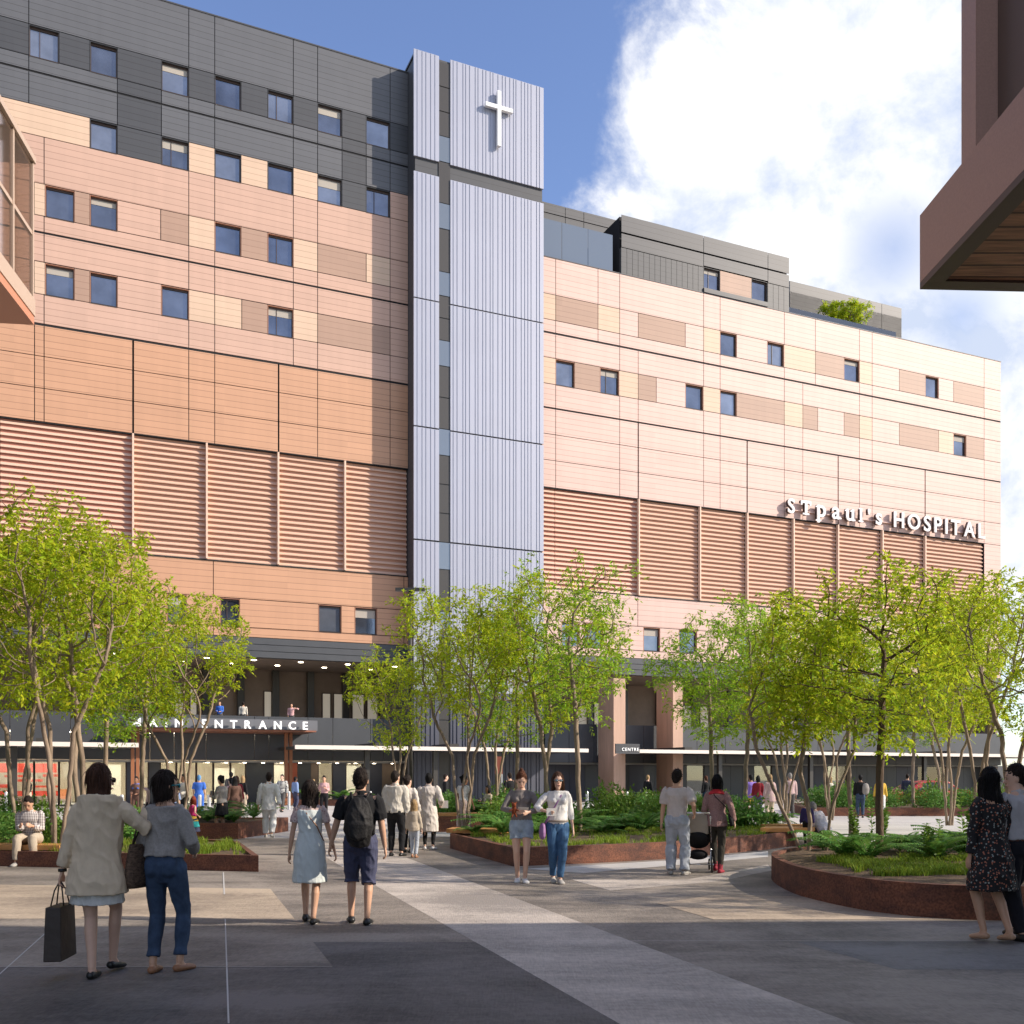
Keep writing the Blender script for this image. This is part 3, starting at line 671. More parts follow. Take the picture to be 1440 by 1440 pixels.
q.prism([nbp(0, 0), nbp(0, 14), nbp(rim, 14), nbp(rim, 0)], Hb, Hb+0.058); q.prism([nbp(rim, 0), nbp(rim, rim), nbp(16, rim), nbp(16, 0)], Hb, Hb+0.058)
q.build('soffit_rim', M_nbd, NB)
q = MB(); q.prism([nbp(rim, rim), nbp(rim, 14), nbp(16, 14), nbp(16, rim)], Hb+0.02, Hb+0.057); q.build('soffit', M_wood, NB)
q = MB()
xf = P(1352, Ye-0.25).x; kk = xf-X1
q.prism([(xf, Ye-0.25), (xf+1.2, Ye-0.25), (xf+1.2, Ye-0.52), (xf, Ye-0.52)], Ht+0.002, 24); q.build('fin', M_nb, NB)
q = MB(); q.prism([(xf+0.18, Ye-0.53), (xf+6, Ye-0.53), (xf+6, Ye-16), (xf+0.45, Ye-16), (xf+0.18, Ye-0.8)], Ht+0.002, 23.5); q.build('upper_wall', M_nbd, NB)
q = MB(); q.prism([(8.2, 8.8), (24, 8.8), (24, -12), (8.2, -12)], 0, Hb-0.002); q.build('ground_storey', M_nbd, NB)

# ---- unseen blocks added left and right to darken the sky fill over the foreground
for x0, x1, y0, y1, h, lab in ((-42, -17.5, -10, 27, 20, 'dark brick office block left of the plaza'), (24.2, 46, -34, -1.0, 30, 'tall dark block right of the bronze building')):
    e = empty('sky_blocker', ((x0+x1)/2, (y0+y1)/2, 0), 0, lab, 'building')
    q = MB(); q.box(-(x1-x0)/2, (x1-x0)/2, -(y1-y0)/2, (y1-y0)/2, 0, h); q.build('wall', mat('blocker_brick', (0.10, 0.085, 0.08), 0.8, var=0.2, vscale=0.5), e)
    q = MB()
    for k in range(int(h/4)): q.box(-(x1-x0)/2-0.05, (x1-x0)/2+0.05, -(y1-y0)/2-0.05, (y1-y0)/2+0.05, 1.2+4*k, 3.0+4*k)
    o = q.build('blocker_glass_band', M_tglass, e)

# ------------------------------------------------------------------ ground and paving
def paving_mat(name, col, col2, seed=0.0):
    if name in _mats: return _mats[name]
    m = bpy.data.materials.new(name); m.use_nodes = True; t = m.node_tree; p = t.nodes['Principled BSDF']; lk = t.links.new
    def nn(ty, **k):
        n = t.nodes.new(ty)
        for a, b in k.items(): setattr(n, a, b)
        return n
    ge = nn('ShaderNodeNewGeometry')
    mp = nn('ShaderNodeMapping'); mp.inputs['Location'].default_value = (seed*3.1, seed*1.7, 0); mp.inputs['Scale'].default_value = (0.30, 1.0, 1); lk(ge.outputs['Position'], mp.inputs[0])
    a = nn('ShaderNodeTexNoise'); a.inputs['Scale'].default_value = 0.9; a.inputs['Detail'].default_value = 9; a.inputs['Roughness'].default_value = 0.68; lk(mp.outputs[0], a.inputs[0])
    b = nn('ShaderNodeTexNoise'); b.inputs['Scale'].default_value = 14; b.inputs['Detail'].default_value = 6; b.inputs['Roughness'].default_value = 0.7; lk(ge.outputs['Position'], b.inputs[0])
    mb_ = nn('ShaderNodeMapping'); mb_.inputs['Scale'].default_value = (60, 6, 1); lk(ge.outputs['Position'], mb_.inputs[0])
    c = nn('ShaderNodeTexNoise'); c.inputs['Scale'].default_value = 1.0; c.inputs['Detail'].default_value = 3; lk(mb_.outputs[0], c.inputs[0])
    s1 = nn('ShaderNodeMath', operation='MULTIPLY_ADD'); lk(b.outputs[0], s1.inputs[0]); s1.inputs[1].default_value = 0.45; lk(a.outputs[0], s1.inputs[2])
    s2 = nn('ShaderNodeMath', operation='MULTIPLY_ADD'); lk(c.outputs[0], s2.inputs[0]); s2.inputs[1].default_value = 0.25; lk(s1.outputs[0], s2.inputs[2])
    g_ = nn('ShaderNodeTexNoise'); g_.inputs['Scale'].default_value = 0.42; g_.inputs['Detail'].default_value = 4; g_.inputs['Roughness'].default_value = 0.7; g_.inputs['Distortion'].default_value = 0.6; lk(ge.outputs['Position'], g_.inputs[0])
    s3 = nn('ShaderNodeMath', operation='MULTIPLY_ADD'); lk(g_.outputs[0], s3.inputs[0]); s3.inputs[1].default_value = 0.8; lk(s2.outputs[0], s3.inputs[2])
    mr = nn('ShaderNodeMapRange'); lk(s3.outputs[0], mr.inputs[0]); mr.inputs['From Min'].default_value = 1.10; mr.inputs['From Max'].default_value = 1.40
    mi = nn('ShaderNodeMix', data_type='RGBA'); lk(mr.outputs[0], mi.inputs[0]); mi.inputs[6].default_value = (*col2, 1); mi.inputs[7].default_value = (*col, 1)
    lk(mi.outputs[2], p.inputs['Base Color'])
    rr = nn('ShaderNodeMapRange'); lk(a.outputs[0], rr.inputs[0]); rr.inputs['To Min'].default_value = 0.55; rr.inputs['To Max'].default_value = 0.85; lk(rr.outputs[0], p.inputs['Roughness'])
    bu = nn('ShaderNodeBump'); bu.inputs['Strength'].default_value = 0.8; bu.inputs['Distance'].default_value = 0.02; lk(s2.outputs[0], bu.inputs['Height']); lk(bu.outputs[0], p.inputs['Normal'])
    _mats[name] = m; return m
PM = paving_mat('paving_mid', (0.33, 0.285, 0.24), (0.14, 0.122, 0.105))
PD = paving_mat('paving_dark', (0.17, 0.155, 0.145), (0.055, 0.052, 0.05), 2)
PL = paving_mat('paving_light', (0.60, 0.53, 0.46), (0.31, 0.275, 0.245), 3)
PB = paving_mat('paving_beige', (0.52, 0.42, 0.31), (0.27, 0.215, 0.165), 4)
PW = paving_mat('paving_pale', (0.58, 0.56, 0.53), (0.47, 0.45, 0.43), 5)
q = MB(); q.box(-400, 400, -200, 700, -0.5, 0.0); g = q.build('ground', PM); tag(g, kind='structure')
def sheet(pts, z, m, name='paving'):
    mb = MB(); mb.v = [(p[0], p[1], z) for p in pts]; mb.f = [tuple(range(len(pts)))]; mb.m = [0]
    o = mb.build(name, m)
    if o.data.polygons[0].normal.z < 0: o.data.flip_normals()
    tag(o, kind='structure'); return o
def gp(*uv): return [G(u, v) for u, v in uv]
def lineX(pa, pb, Y): return (pa.x + (pb.x-pa.x)*(Y-pa.y)/(pb.y-pa.y), Y)
L0a, L0b = G(414, 1292), G(533, 1440); L1a, L1b = G(529, 1246), G(871.5, 1440); L2a, L2b = G(633, 1229), G(1080, 1395)
YN, YF = 1.5, 44.0
sheet([lineX(L1a, L1b, YN), lineX(L1a, L1b, YF), lineX(L2a, L2b, YF), lineX(L2a, L2b, YN)], 0.0016, PL)
sheet([lineX(L0a, L0b, 2320/(1292-HOR)), lineX(L0a, L0b, 2320/(1250-HOR)), (-26, 2320/(1226-HOR)+0.4), (-26, 2320/(1292-HOR))], 0.0016, PB)
sheet([lineX(L0a, L0b, 2320/(1360-HOR)), lineX(L0a, L0b, 2320/(1319.5-HOR)), (-26, 2320/(1319.5-HOR)), (-26, 2320/(1360-HOR))], 0.0016, PM)
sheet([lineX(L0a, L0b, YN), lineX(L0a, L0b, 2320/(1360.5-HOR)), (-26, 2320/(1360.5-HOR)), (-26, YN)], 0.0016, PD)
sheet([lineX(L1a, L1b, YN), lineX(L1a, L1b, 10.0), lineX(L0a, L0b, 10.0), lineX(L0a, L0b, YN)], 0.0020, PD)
sheet([(-40, 27.0), (-2.5, 27.0), (-3.2, 64), (-40, 60)], 0.0024, PW); sheet([(-3.2, 64), (-2.5, 27.5), (9, 31.0), (9, 66)], 0.0026, PW)
sheet([(7.6, 25.5), (32, 25.5), (60, 62), (9, 62)], 0.0027, PW)
sheet(gp((924, 1270.3), (1011, 1258), (1160, 1262), (1290, 1283), (1340, 1293.3), (1003.5, 1293.3)), 0.0032, PB)
sheet(gp((803, 1237), (966.5, 1237), (1080, 1216), (1086, 1224), (1010, 1240), (858, 1252.6)), 0.0032, PL)
sheet(gp((740, 1222), (943, 1210), (1080, 1197), (1080, 1205), (960, 1216), (820, 1228)), 0.0036, PW)
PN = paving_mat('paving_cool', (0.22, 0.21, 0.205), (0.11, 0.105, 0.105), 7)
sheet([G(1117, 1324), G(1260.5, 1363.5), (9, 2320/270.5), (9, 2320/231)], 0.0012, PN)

jm = mat('pale_joint', (0.55, 0.53, 0.50), 0.8)
def joint_line(a, b, w=0.012):
    a = Vector(a); b = Vector(b); d = (b-a).normalized(); n_ = Vector((-d.y, d.x, 0))*w/2
    sheet([a-n_, b-n_, b+n_, a+n_], 0.005, jm, 'paving_joint')
joint_line(G(87, 1292), G(-30, 1397)); joint_line(G(316.7, 1293), G(321.5, 1440)); joint_line(G(314, 1227), G(315.5, 1258), 0.02); joint_line(G(740, 1323.5), G(1440, 1323.5), 0.008); joint_line(G(-20, 1360), G(467, 1360), 0.008); joint_line(G(900, 1236), G(700, 1236), 0.01)

# ------------------------------------------------------------------ planters
M_rust = mat('weathering_steel', (0.23, 0.085, 0.045), 0.8, col2=(0.085, 0.035, 0.026), vscale=2.2, stretch=(1, 1, 2.5), bump=0.3, bscale=60, mottle=(38, 0.4))
M_soil = mat('planter_soil', (0.075, 0.045, 0.028), 0.95, col2=(0.17, 0.11, 0.055), vscale=5.0, bump=1.0, bscale=22, mottle=(34, 0.55))
M_bench = mat('oiled_timber', (0.60, 0.30, 0.10), 0.5, col2=(0.45, 0.20, 0.06), vscale=6, stretch=(0.4, 6, 1))
def inset(poly, d):
    n = len(poly); out = []
    for i in range(n):
        p0, p1, p2 = Vector(poly[i-1][:2]), Vector(poly[i][:2]), Vector(poly[(i+1) % n][:2])
        a = (p1-p0).normalized(); b = (p2-p1).normalized()
        na = Vector((-a.y, a.x)); nb = Vector((-b.y, b.x)); m_ = (na+nb); m_ = m_/max(m_.length, 1e-6)
        out.append(p1 + m_*d/max(0.4, m_.dot(na)))
    return out
def catmull(pts, k=6):
    out = []; n = len(pts)
    for i in range(n):
        p0, p1, p2, p3 = [Vector(pts[(i+j-1) % n][:2]) for j in range(4)]
        for t_ in range(k):
            t = t_/k
            out.append(0.5*((2*p1)+(-p0+p2)*t+(2*p0-5*p1+4*p2-p3)*t*t+(-p0+3*p1-3*p2+p3)*t**3))
    return out
def area(p): return sum(p[i-1][0]*p[i][1]-p[i][0]*p[i-1][1] for i in range(len(p)))/2
def planter(poly, h, label, mound=0.06):
    poly = [Vector((p[0], p[1])) for p in poly]
    if area(poly) < 0: poly = poly[::-1]
    inn = inset(poly, 0.10); n = len(poly)
    c = sum(poly, Vector((0, 0)))/n
    e = empty('planter', (c.x, c.y, 0), 0, label, 'planter')
    mb = MB()
    vs = [(*(p-c), -0.02) for p in poly]+[(*(p-c), h) for p in poly]+[(*(p-c), h) for p in inn]+[(*(p-c), h-0.12) for p in inn]
    fs_ = []
    for k in range(3):
        for i in range(n): fs_.append((k*n+i, k*n+(i+1) % n, (k+1)*n+(i+1) % n, (k+1)*n+i))
    mb.add(vs, fs_); mb.build('rim', M_rust, e)
    # soil: rings shrinking towards the middle with a little relief
    mb = MB(); rings = []
    for r_ in (1.0, 0.9, 0.75, 0.5, 0.25):
        rings.append([(p-c)*r_ for p in inset(poly, 0.09)])
    vs = []
    for j, rg in enumerate(rings):
        for p in rg: vs.append((p.x, p.y, h-0.05+mound*(j/4)+0.05*noise.noise(Vector((p.x*1.3, p.y*1.3, j)))*(j > 0)))
    vs.append((0, 0, h+mound-0.04)); fs_ = []
    for j in range(4):
        for i in range(n): fs_.append((j*n+i, j*n+(i+1) % n, (j+1)*n+(i+1) % n, (j+1)*n+i))
    for i in range(n): fs_.append((4*n+i, 4*n+(i+1) % n, 5*n))
    mb.add(vs, fs_); mb.build('soil', M_soil, e, smooth=True)
    return poly
pl_left = planter([G(363.6, 1226), G(335, 1182.7, .28), (-7.2, 22.6), (-9.0, 26.0), (-20, 26.5), (-20, 18.9), G(0, 1218)], 0.28, 'low rust planter with grass end beside the two women at left')
pl_lb = planter([G(250, 1180), G(335, 1180), (-6.7, 30.5), (-10.5, 30.5)], 0.42, 'small rust planter behind the child in the rainbow dress')
pl_mid = planter([G(632.8, 1193), G(721, 1218.4), G(832, 1214), G(942.8, 1207.8), G(1080, 1194.6), G(1120, 1189), (7.6, 27.5), (3.5, 29.3), (-0.4, 28.4)], 0.34, 'long rust planter with ferns behind the two women in the middle')
pl_mb = planter([(-3.0, 30.0), (-0.2, 30.2), (1.0, 37), (-2.6, 37)], 0.46, 'rust planter with timber edge behind the person in white coat')
pl_rd = planter(catmull([(4.09, 16.0), (3.93, 14.4), (4.05, 13.2), (4.45, 12.1), (5.27, 11.55), (7.0, 11.6), (9.0, 12.8), (9.8, 15.2), (8.6, 17.9), (6.9, 18.8), (5.3, 18.25), (4.45, 17.1)], 5), 0.39, 'big rounded rust planter with mulch and ferns in the right foreground')
pl_far = planter([(12.2, 42.4), (30, 42.4), (32, 50), (13.5, 50)], 0.35, 'far rust planter with a dark hedge of ferns near red car')
pl_w1 = planter([(-12.2, 57.5), (-7.6, 57.3), (-7.3, 58.6), (-12, 58.8)], 0.35, 'narrow rust planter with ferns against the dark base wall')
pl_w2 = planter([(5.0, 43.0), (10.5, 43.5), (10.5, 50), (5.0, 50)], 0.12, 'low bed of ground cover in front of the brown columns')
def bench(pts, h0, label, th=0.09, d=0.5):
    c = sum((Vector(p) for p in pts), Vector((0, 0)))/len(pts)
    e = empty('bench', (c.x, c.y, 0), 0, label, 'bench')
    pp = [Vector(p)-c for p in pts]
    # pts: quad a b c d; boards run along a->b
    a, b, c2, d2 = pp; n = 5
    for i in range(n):
        t0, t1 = i/n+0.01, (i+1)/n-0.01
        mb = MB(); mb.prism([a.lerp(d2, t0), b.lerp(c2, t0), b.lerp(c2, t1), a.lerp(d2, t1)], h0, h0+th); mb.build('board', M_bench, e)
    mb = MB()
    for t in (0.12, 0.88):
        p = a.lerp(b, t); q_ = d2.lerp(c2, t); w = (b-a).normalized()*0.03
        mb.prism([p-w, p+w, q_+w, q_-w], h0-0.05, h0-0.001)
    mb.build('bearer', M_gap, e)
def xy(p): return (p.x, p.y)
bench([(-10.6, 18.75), (-8.25, 18.55), (-8.2, 19.1), (-10.6, 19.3)], 0.29, 'timber bench boards on left planter under the seated man')
bench([(-1.5, 23.25), (-0.25, 22.9), (0.1, 23.7), (-1.4, 24.1)], 0.35, 'orange timber bench on the corner of the middle planter')
bench([(-2.95, 30.02), (-0.3, 30.2), (-0.25, 30.7), (-2.95, 30.55)], 0.47, 'timber bench along the planter behind the white coated person')
bench([(5.75, 23.6), (6.95, 23.6), (7.3, 24.4), (6.1, 24.5)], 0.35, 'timber bench near child in navy at the planter end')
bench([(6.2, 25.4), (7.6, 25.0), (8.0, 25.6), (6.6, 26.1)], 0.35, 'second timber bench behind the one by the child in navy')

# ------------------------------------------------------------------ vegetation
M_bark = mat('pale_bark', (0.36, 0.27, 0.19), 0.85, col2=(0.17, 0.125, 0.09), vscale=7, stretch=(1, 1, 0.3), bump=0.6, bscale=50)
M_barkd = mat('dark_bark', (0.15, 0.095, 0.06), 0.9, col2=(0.07, 0.045, 0.03), vscale=8, stretch=(1, 1, 0.25), bump=0.7, bscale=50)
M_leaf = mat('spring_leaves', (0.47, 0.54, 0.03), 0.6, trans=0.55, island=0.36, spec=0.12)
M_leaf2 = mat('green_leaves', (0.35, 0.50, 0.04), 0.6, trans=0.55, island=0.35, spec=0.12)
M_fern = mat('fern_green', (0.13, 0.26, 0.05), 0.55, trans=0.4, island=0.3, spec=0.3)
M_fernl = mat('leafy_green', (0.17, 0.27, 0.04), 0.55, trans=0.4, island=0.3, spec=0.3)
M_grass = mat('grass_blades', (0.24, 0.32, 0.035), 0.6, trans=0.4, island=0.35, spec=0.2)

def quads_mesh(name, V, m, nv=4):
    # V: (n, nv, 3)
    n = len(V); me = bpy.data.meshes.new(name)
    me.vertices.add(n*nv); me.vertices.foreach_set('co', V.reshape(-1).astype(np.float32))
    me.loops.add(n*nv); me.loops.foreach_set('vertex_index', np.arange(n*nv, dtype=np.int32))
    me.polygons.add(n); me.polygons.foreach_set('loop_start', np.arange(0, n*nv, nv, dtype=np.int32))
    try: me.polygons.foreach_set('loop_total', np.full(n, nv, dtype=np.int32))
    except Exception: pass
    me.materials.append(m); me.update(calc_edges=True); me.validate()
    return me
def link(name, me, parent=None, loc=None):
    o = bpy.data.objects.new(name, me); COL.objects.link(o)
    if parent: o.parent = parent
    if loc: o.location = loc
    return o
def nrm(a): return a/np.maximum(np.linalg.norm(a, axis=-1, keepdims=True), 1e-9)
def leaf_quads(P_, D_, L_, W_, rg):
    # rhombic leaflets at P_ along D_
    up = nrm(rg.normal(size=P_.shape)*0.55 + np.array([0.0, 0, 1.0]))
    S__ = nrm(np.cross(D_, up)); L_ = L_[:, None]; W_ = W_[:, None]
    nrml = np.cross(S__, D_)
    a = P_; b = P_ + D_*L_*0.45 + S__*W_ + nrml*L_*0.06; c = P_ + D_*L_; d = P_ + D_*L_*0.45 - S__*W_ + nrml*L_*0.06
    return np.stack([a, b, c, d], 1)

def tree_meshes(seed, H, crown, stems, natt=420, step=None, leafden=1.0, lsize=1.0, lm=None, bm=None, r0=0.05, key=''):
    """crown: list of ((cx,cy,cz),(rx,ry,rz)) clumps; stems: list of polylines [(x,y,z),...]"""
    rg = np.random.default_rng(seed)
    step = step or H*0.026
    att = []
    vol = np.array([c[1][0]*c[1][1]*c[1][2] for c in crown]); vol = vol/vol.sum()
    for (c, r_), f in zip(crown, vol):
        n = max(30, int(natt*2.1*f)); p = rg.normal(size=(n, 3)); p = nrm(p)*rg.uniform(0.25, 1, size=(n, 1))**0.45
        att.append(np.array(c)+p*np.array(r_))
    att = np.concatenate(att)
    # clumping: remove attractors in noisy gaps
    keep = np.array([noise.noise(Vector(p)*1.1+Vector((seed*3.3, 0, 0))) > -0.18 for p in att]); att = att[keep]
    nodes = []; par = []
    for st in stems:
        st = [np.array(p, float) for p in st]; last = -1
        pts = [st[0]]
        for a, b in zip(st[:-1], st[1:]):
            k = max(1, int(np.linalg.norm(b-a)/step))
            for i in range(1, k+1): pts.append(a+(b-a)*i/k + rg.normal(size=3)*step*0.05)
        for p in pts:
            nodes.append(p); par.append(last); last = len(nodes)-1
    nst = len(nodes)
    X = np.array(nodes); alive = np.ones(len(att), bool)
    d = np.linalg.norm(att[:, None]-X[None], axis=2); near = d.argmin(1); nd_ = d.min(1)
    for it in range(90):
        if not alive.any() or len(X) > 5200: break
        idx = np.where(alive)[0]
        grow = {}
        for i in idx:
            if nd_[i] < H*0.55: grow.setdefault(near[i], []).append(i)
        new = []; np_ = []
        for k, li in grow.items():
            dr = nrm(att[li]-X[k]).mean(0)
            if par[k] >= 0: dr = dr + 0.35*nrm(X[k]-X[par[k]])
            dr = nrm(dr + rg.normal(size=3)*0.16)
            new.append(X[k]+dr*step); np_.append(k)
        if not new: break
        b0 = len(X); new = np.array(new); X = np.concatenate([X, new]); par += np_
        d = np.linalg.norm(att[:, None]-new[None], axis=2); m_ = d.min(1); am = d.argmin(1)
        up = m_ < nd_; nd_[up] = m_[up]; near[up] = am[up]+b0
        alive &= nd_ > step*1.3
    par = np.array(par); n = len(X)
    kids = [[] for _ in range(n)]
    for i, p in enumerate(par):
        if p >= 0: kids[p].append(i)
    w = np.zeros(n); dist = np.zeros(n, int)
    for i in range(n-1, -1, -1):
        pass
    order = sorted(range(n), key=lambda i: -i)
    for i in order:
        if not kids[i]: w[i] = 1.0
        else: w[i] = sum(w[k]**1.0 for k in kids[i]); dist[i] = 1+max(dist[k] for k in kids[i])
    rr = w**0.46; rmax = max(rr[0], 1e-6); rad = rr/rmax*r0*0.8; rad = np.maximum(rad, 0.0035*H/6)
    # stems' lower part stays thick
    mb = MB()
    used = set()
    starts = [i for i in range(n) if par[i] < 0]
    stack = [(s, -1) for s in starts]
    while stack:
        s, p = stack.pop()
        chain = ([p] if p >= 0 else [])+[s]; cur = s
        while kids[cur]:
            ks = sorted(kids[cur], key=lambda k: -rad[k]); nx = ks[0]
            for k in ks[1:]: stack.append((k, cur))
            chain.append(nx); cur = nx
        if len(chain) < 2: continue
        r_ = [rad[c] for c in chain]
        if p >= 0: r_[0] = min(r_[0], rad[s]*1.1)
        else: r_[0] *= 1.25
        r_[-1] *= 0.5
        big = r_[0] > 0.02
        mb.tube([X[c] for c in chain], r_, 8 if big else 4, cap=False)
    me_t = bpy.data.meshes.new('trunk'); me_t.from_pydata(mb.v, [], mb.f); me_t.materials.append(bm or M_bark)
    me_t.polygons.foreach_set('use_smooth', [True]*len(mb.f)); me_t.update()
    # leaves
    thin = np.array([i for i in range(nst, n) if dist[i] <= 6])
    if len(thin) == 0: thin = np.arange(nst, n)
    rep = max(1, int(round(3.0*leafden)))
    src = np.repeat(thin, rep)
    base = X[src] + rg.normal(size=(len(src), 3))*step*0.45
    dirs = nrm(X[src]-X[par[src]] + rg.normal(size=(len(src), 3))*0.9 + np.array([0, 0, -0.15]))
    ln = rg.uniform(0.12, 0.26, len(src))*lsize
    nl = 7; out = []
    side = nrm(np.cross(dirs, nrm(rg.normal(size=dirs.shape)*0.4+np.array([0, 0, 1.0]))))
    for j in range(nl):
        t = (j+0.6)/nl; s_ = 1 if j % 2 else -1
        pos = base + dirs*(ln*t)[:, None] + np.array([0, 0, -1.0])*(ln*t*t*0.35)[:, None]
        dd = nrm(dirs*0.55 + side*s_*0.9 + np.array([0, 0, -0.35]) + rg.normal(size=dirs.shape)*0.25) if j < nl-1 else nrm(dirs+np.array([0, 0, -0.4]))
        out.append(leaf_quads(pos, dd, rg.uniform(0.05, 0.15, len(src))*lsize, rg.uniform(0.013, 0.036, len(src))*lsize, rg))
    V = np.concatenate(out)
    return me_t, quads_mesh('crown', V, lm or M_leaf)
def tree(pos, meshes, label, rz=0.0, sc=1.0, group='young trees in the planters'):
    e = empty('tree', pos, rz, label, 'tree', group); e.scale = (sc, sc, sc)
    link('trunk', meshes[0], e); link('crown', meshes[1], e)
    return e
def vase(n, h, spread, seed, fork=0.35, lean=(0, 0)):
    rg = random.Random(seed); out = []
    for i in range(n):
        a = 2*PI*i/n+rg.uniform(-0.5, 0.5); r = spread*rg.uniform(0.6, 1.1)
        b = (0.07*math.cos(a)*(n > 1), 0.07*math.sin(a)*(n > 1), -0.05)
        mid = (r*0.25*math.cos(a+0.3)+lean[0]*.4, r*0.25*math.sin(a+0.3)+lean[1]*.4, h*fork)
        m2_ = (r*0.42*math.cos(a-0.2)+lean[0]*.7, r*0.42*math.sin(a-0.2)+lean[1]*.7, h*(fork+0.3))
        top = (r*math.cos(a)+lean[0], r*math.sin(a)+lean[1], h)
        out.append([b, mid, m2_, top])
    return out
def crown_set(H, z0, R_, seed, n=6, squash=0.8):
    rg = random.Random(seed); out = [((0, 0, (H+z0)/2), (R_*0.7, R_*0.7, (H-z0)/2))]
    for i in range(n):
        a = 2*PI*i/n+rg.uniform(-.4, .4); r = R_*rg.uniform(0.45, 0.7); z = rg.uniform(z0+0.25*(H-z0), H-0.2*(H-z0))
        out.append(((r*math.cos(a), r*math.sin(a), z), (R_*0.42, R_*0.42, (H-z0)*0.26*rg.uniform(.8, 1.2))))
    return out
TA = tree_meshes(11, 6.8, crown_set(6.8, 2.5, 2.3, 1), vase(3, 3.6, 0.9, 1), r0=0.055)
TB = tree_meshes(12, 7.2, crown_set(7.2, 2.6, 2.4, 2), vase(2, 4.0, 1.0, 2, 0.4), natt=460, r0=0.07)
TC = tree_meshes(13, 7.0, crown_set(7.0, 2.6, 2.1, 3, 5), vase(1, 4.6, 0.2, 3), lm=M_leaf2, r0=0.085)
TD = tree_meshes(14, 6.8, crown_set(6.8, 3.0, 2.3, 4, 7), vase(4, 3.2, 1.2, 4), natt=460, r0=0.05)
TE = tree_meshes(15, 7.4, crown_set(7.4, 2.8, 2.0, 5, 4), vase(1, 5.0, 0.3, 5), leafden=0.75, r0=0.08, lm=M_leaf2)
TF = tree_meshes(16, 4.9, crown_set(4.9, 1.7, 1.85, 6, 8), vase(1, 3.4, 0.15, 6), natt=480, leafden=0.8, lsize=0.85, r0=0.075, bm=M_barkd)
TG = tree_meshes(17, 4.6, crown_set(4.6, 1.9, 1.3, 7, 5), [[(0.1, 0, -0.05), (-0.35, 0, 0.9), (-0.75, 0.1, 1.9), (-0.9, 0, 2.6)], [(0.1, 0, -0.05), (0.15, 0.05, 0.75), (0.0, 0.1, 1.5), (0.1, 0, 2.6)], [(0.42, 0.1, -0.05), (0.5, 0, 0.9), (0.85, -0.1, 1.9), (0.9, 0, 2.5)]], natt=360, lsize=0.85, r0=0.04)
def at_(u, Y): return ((u-CX)/F*Y, Y, 0.2)
TREES = [
 (TA, 80, 19.8, 0.3, 0.98, 'multi stem tree at far left behind the seated man'),
 (TB, 118, 21.5, 2.0, 0.98, 'tall pale stemmed tree behind the woman in beige jacket'),
 (TC, 146, 28.5, 0.5, 0.92, 'straight trunked tree between the women and the left entrance wall'),
 (TE, 198, 27.0, 1.0, 0.85, 'slender sunlit trunk tree left of the MAIN ENTRANCE letters'),
 (TD, 252, 25.0, 0.35, 0.88, 'spreading V shaped tree in front of the MAIN ENTRANCE letters'),
 (TA, 30, 24.5, 3.5, 1.08, 'leafy tree cut by the left edge behind the planter'),
 (TD, 652, 27.0, 0.0, 0.96, 'many stemmed tree left of the middle behind the red bench'),
 (TC, 728, 30.5, 2.0, 0.88, 'single trunk tree right of the street sign'),
 (TB, 772, 27.0, 1.1, 0.98, 'two stemmed tree above the woman in white top'),
 (TE, 816, 24.2, 3.0, 0.92, 'straight rough trunk tree in the middle planter'),
 (TC, 1002, 29.0, 4.0, 0.9, 'thin straight tree behind the stroller couple'),
 (TE, 1048, 27.0, 0.6, 0.86, 'tree behind the purple coated person'),
 (TG, 1128, 17.3, 0.0, 1.0, 'low forked tree on the left of the rounded planter'),
 (TF, 1236, 16.2, 0.4, 1.0, 'dense dark trunked tree in the middle of the rounded planter'),
 (TE, 1197, 25.5, 2.2, 0.84, 'reddish trunk tree behind rounded planter'),
 (TC, 1284, 43.5, 1.2, 1.0, 'tree in far planter left of the red car'),
 (TB, 1326, 43.5, 2.9, 1.05, 'forked tree in the far planter in front of the red car'),
 (TB, 1424, 21.0, 0.2, 0.82, 'tall forked tree at the right edge behind couple in shade'),
 (TD, 1105, 33.0, 1.6, 1.0, 'bushy tree behind the crouching person'),
 (TA, 694, 33.5, 0.9, 1.0, 'leafy tree just right of the many stemmed tree'),
 (TD, 1168, 35.0, 2.4, 1.0, 'wide tree behind the low forked tree'),
 (TA, 1335, 31.0, 0.2, 0.95, 'bright tree right of the dense dark trunked tree'),
 (TA, 1376, 27.0, 1.1, 1.0, 'airy tree in front of the right end of the hospital'),
 (TA, 560, 34.0, 2.0, 0.85, 'small tree beside the lamp post at the tower corner'),
]
for ms_, u, Y, rz, sc, lab in TREES: tree(at_(u, Y), ms_, lab, rz, sc)
# trees outside the frame on the sunny side; their shade falls over the paving
for x, y, ms_, rz in ((12.4, 12.0, TE, 2), (15.5, 23, TA, 0)):
    tree((x, y, 0), ms_, 'tree standing beyond the right edge of the plaza', rz, 1.0, 'trees beyond the right edge of the view')
RT = tree_meshes(19, 2.5, crown_set(2.5, 1.0, 1.7, 9, 6), vase(4, 1.5, 0.9, 9), natt=120, leafden=0.6, lsize=1.3, r0=0.05)
rp = bworld(fs(1188, 2.0), 2.0, 36.5); tree(rp, RT, 'rounded green tree growing on the hospital roof terrace', 0, 1.3, None)

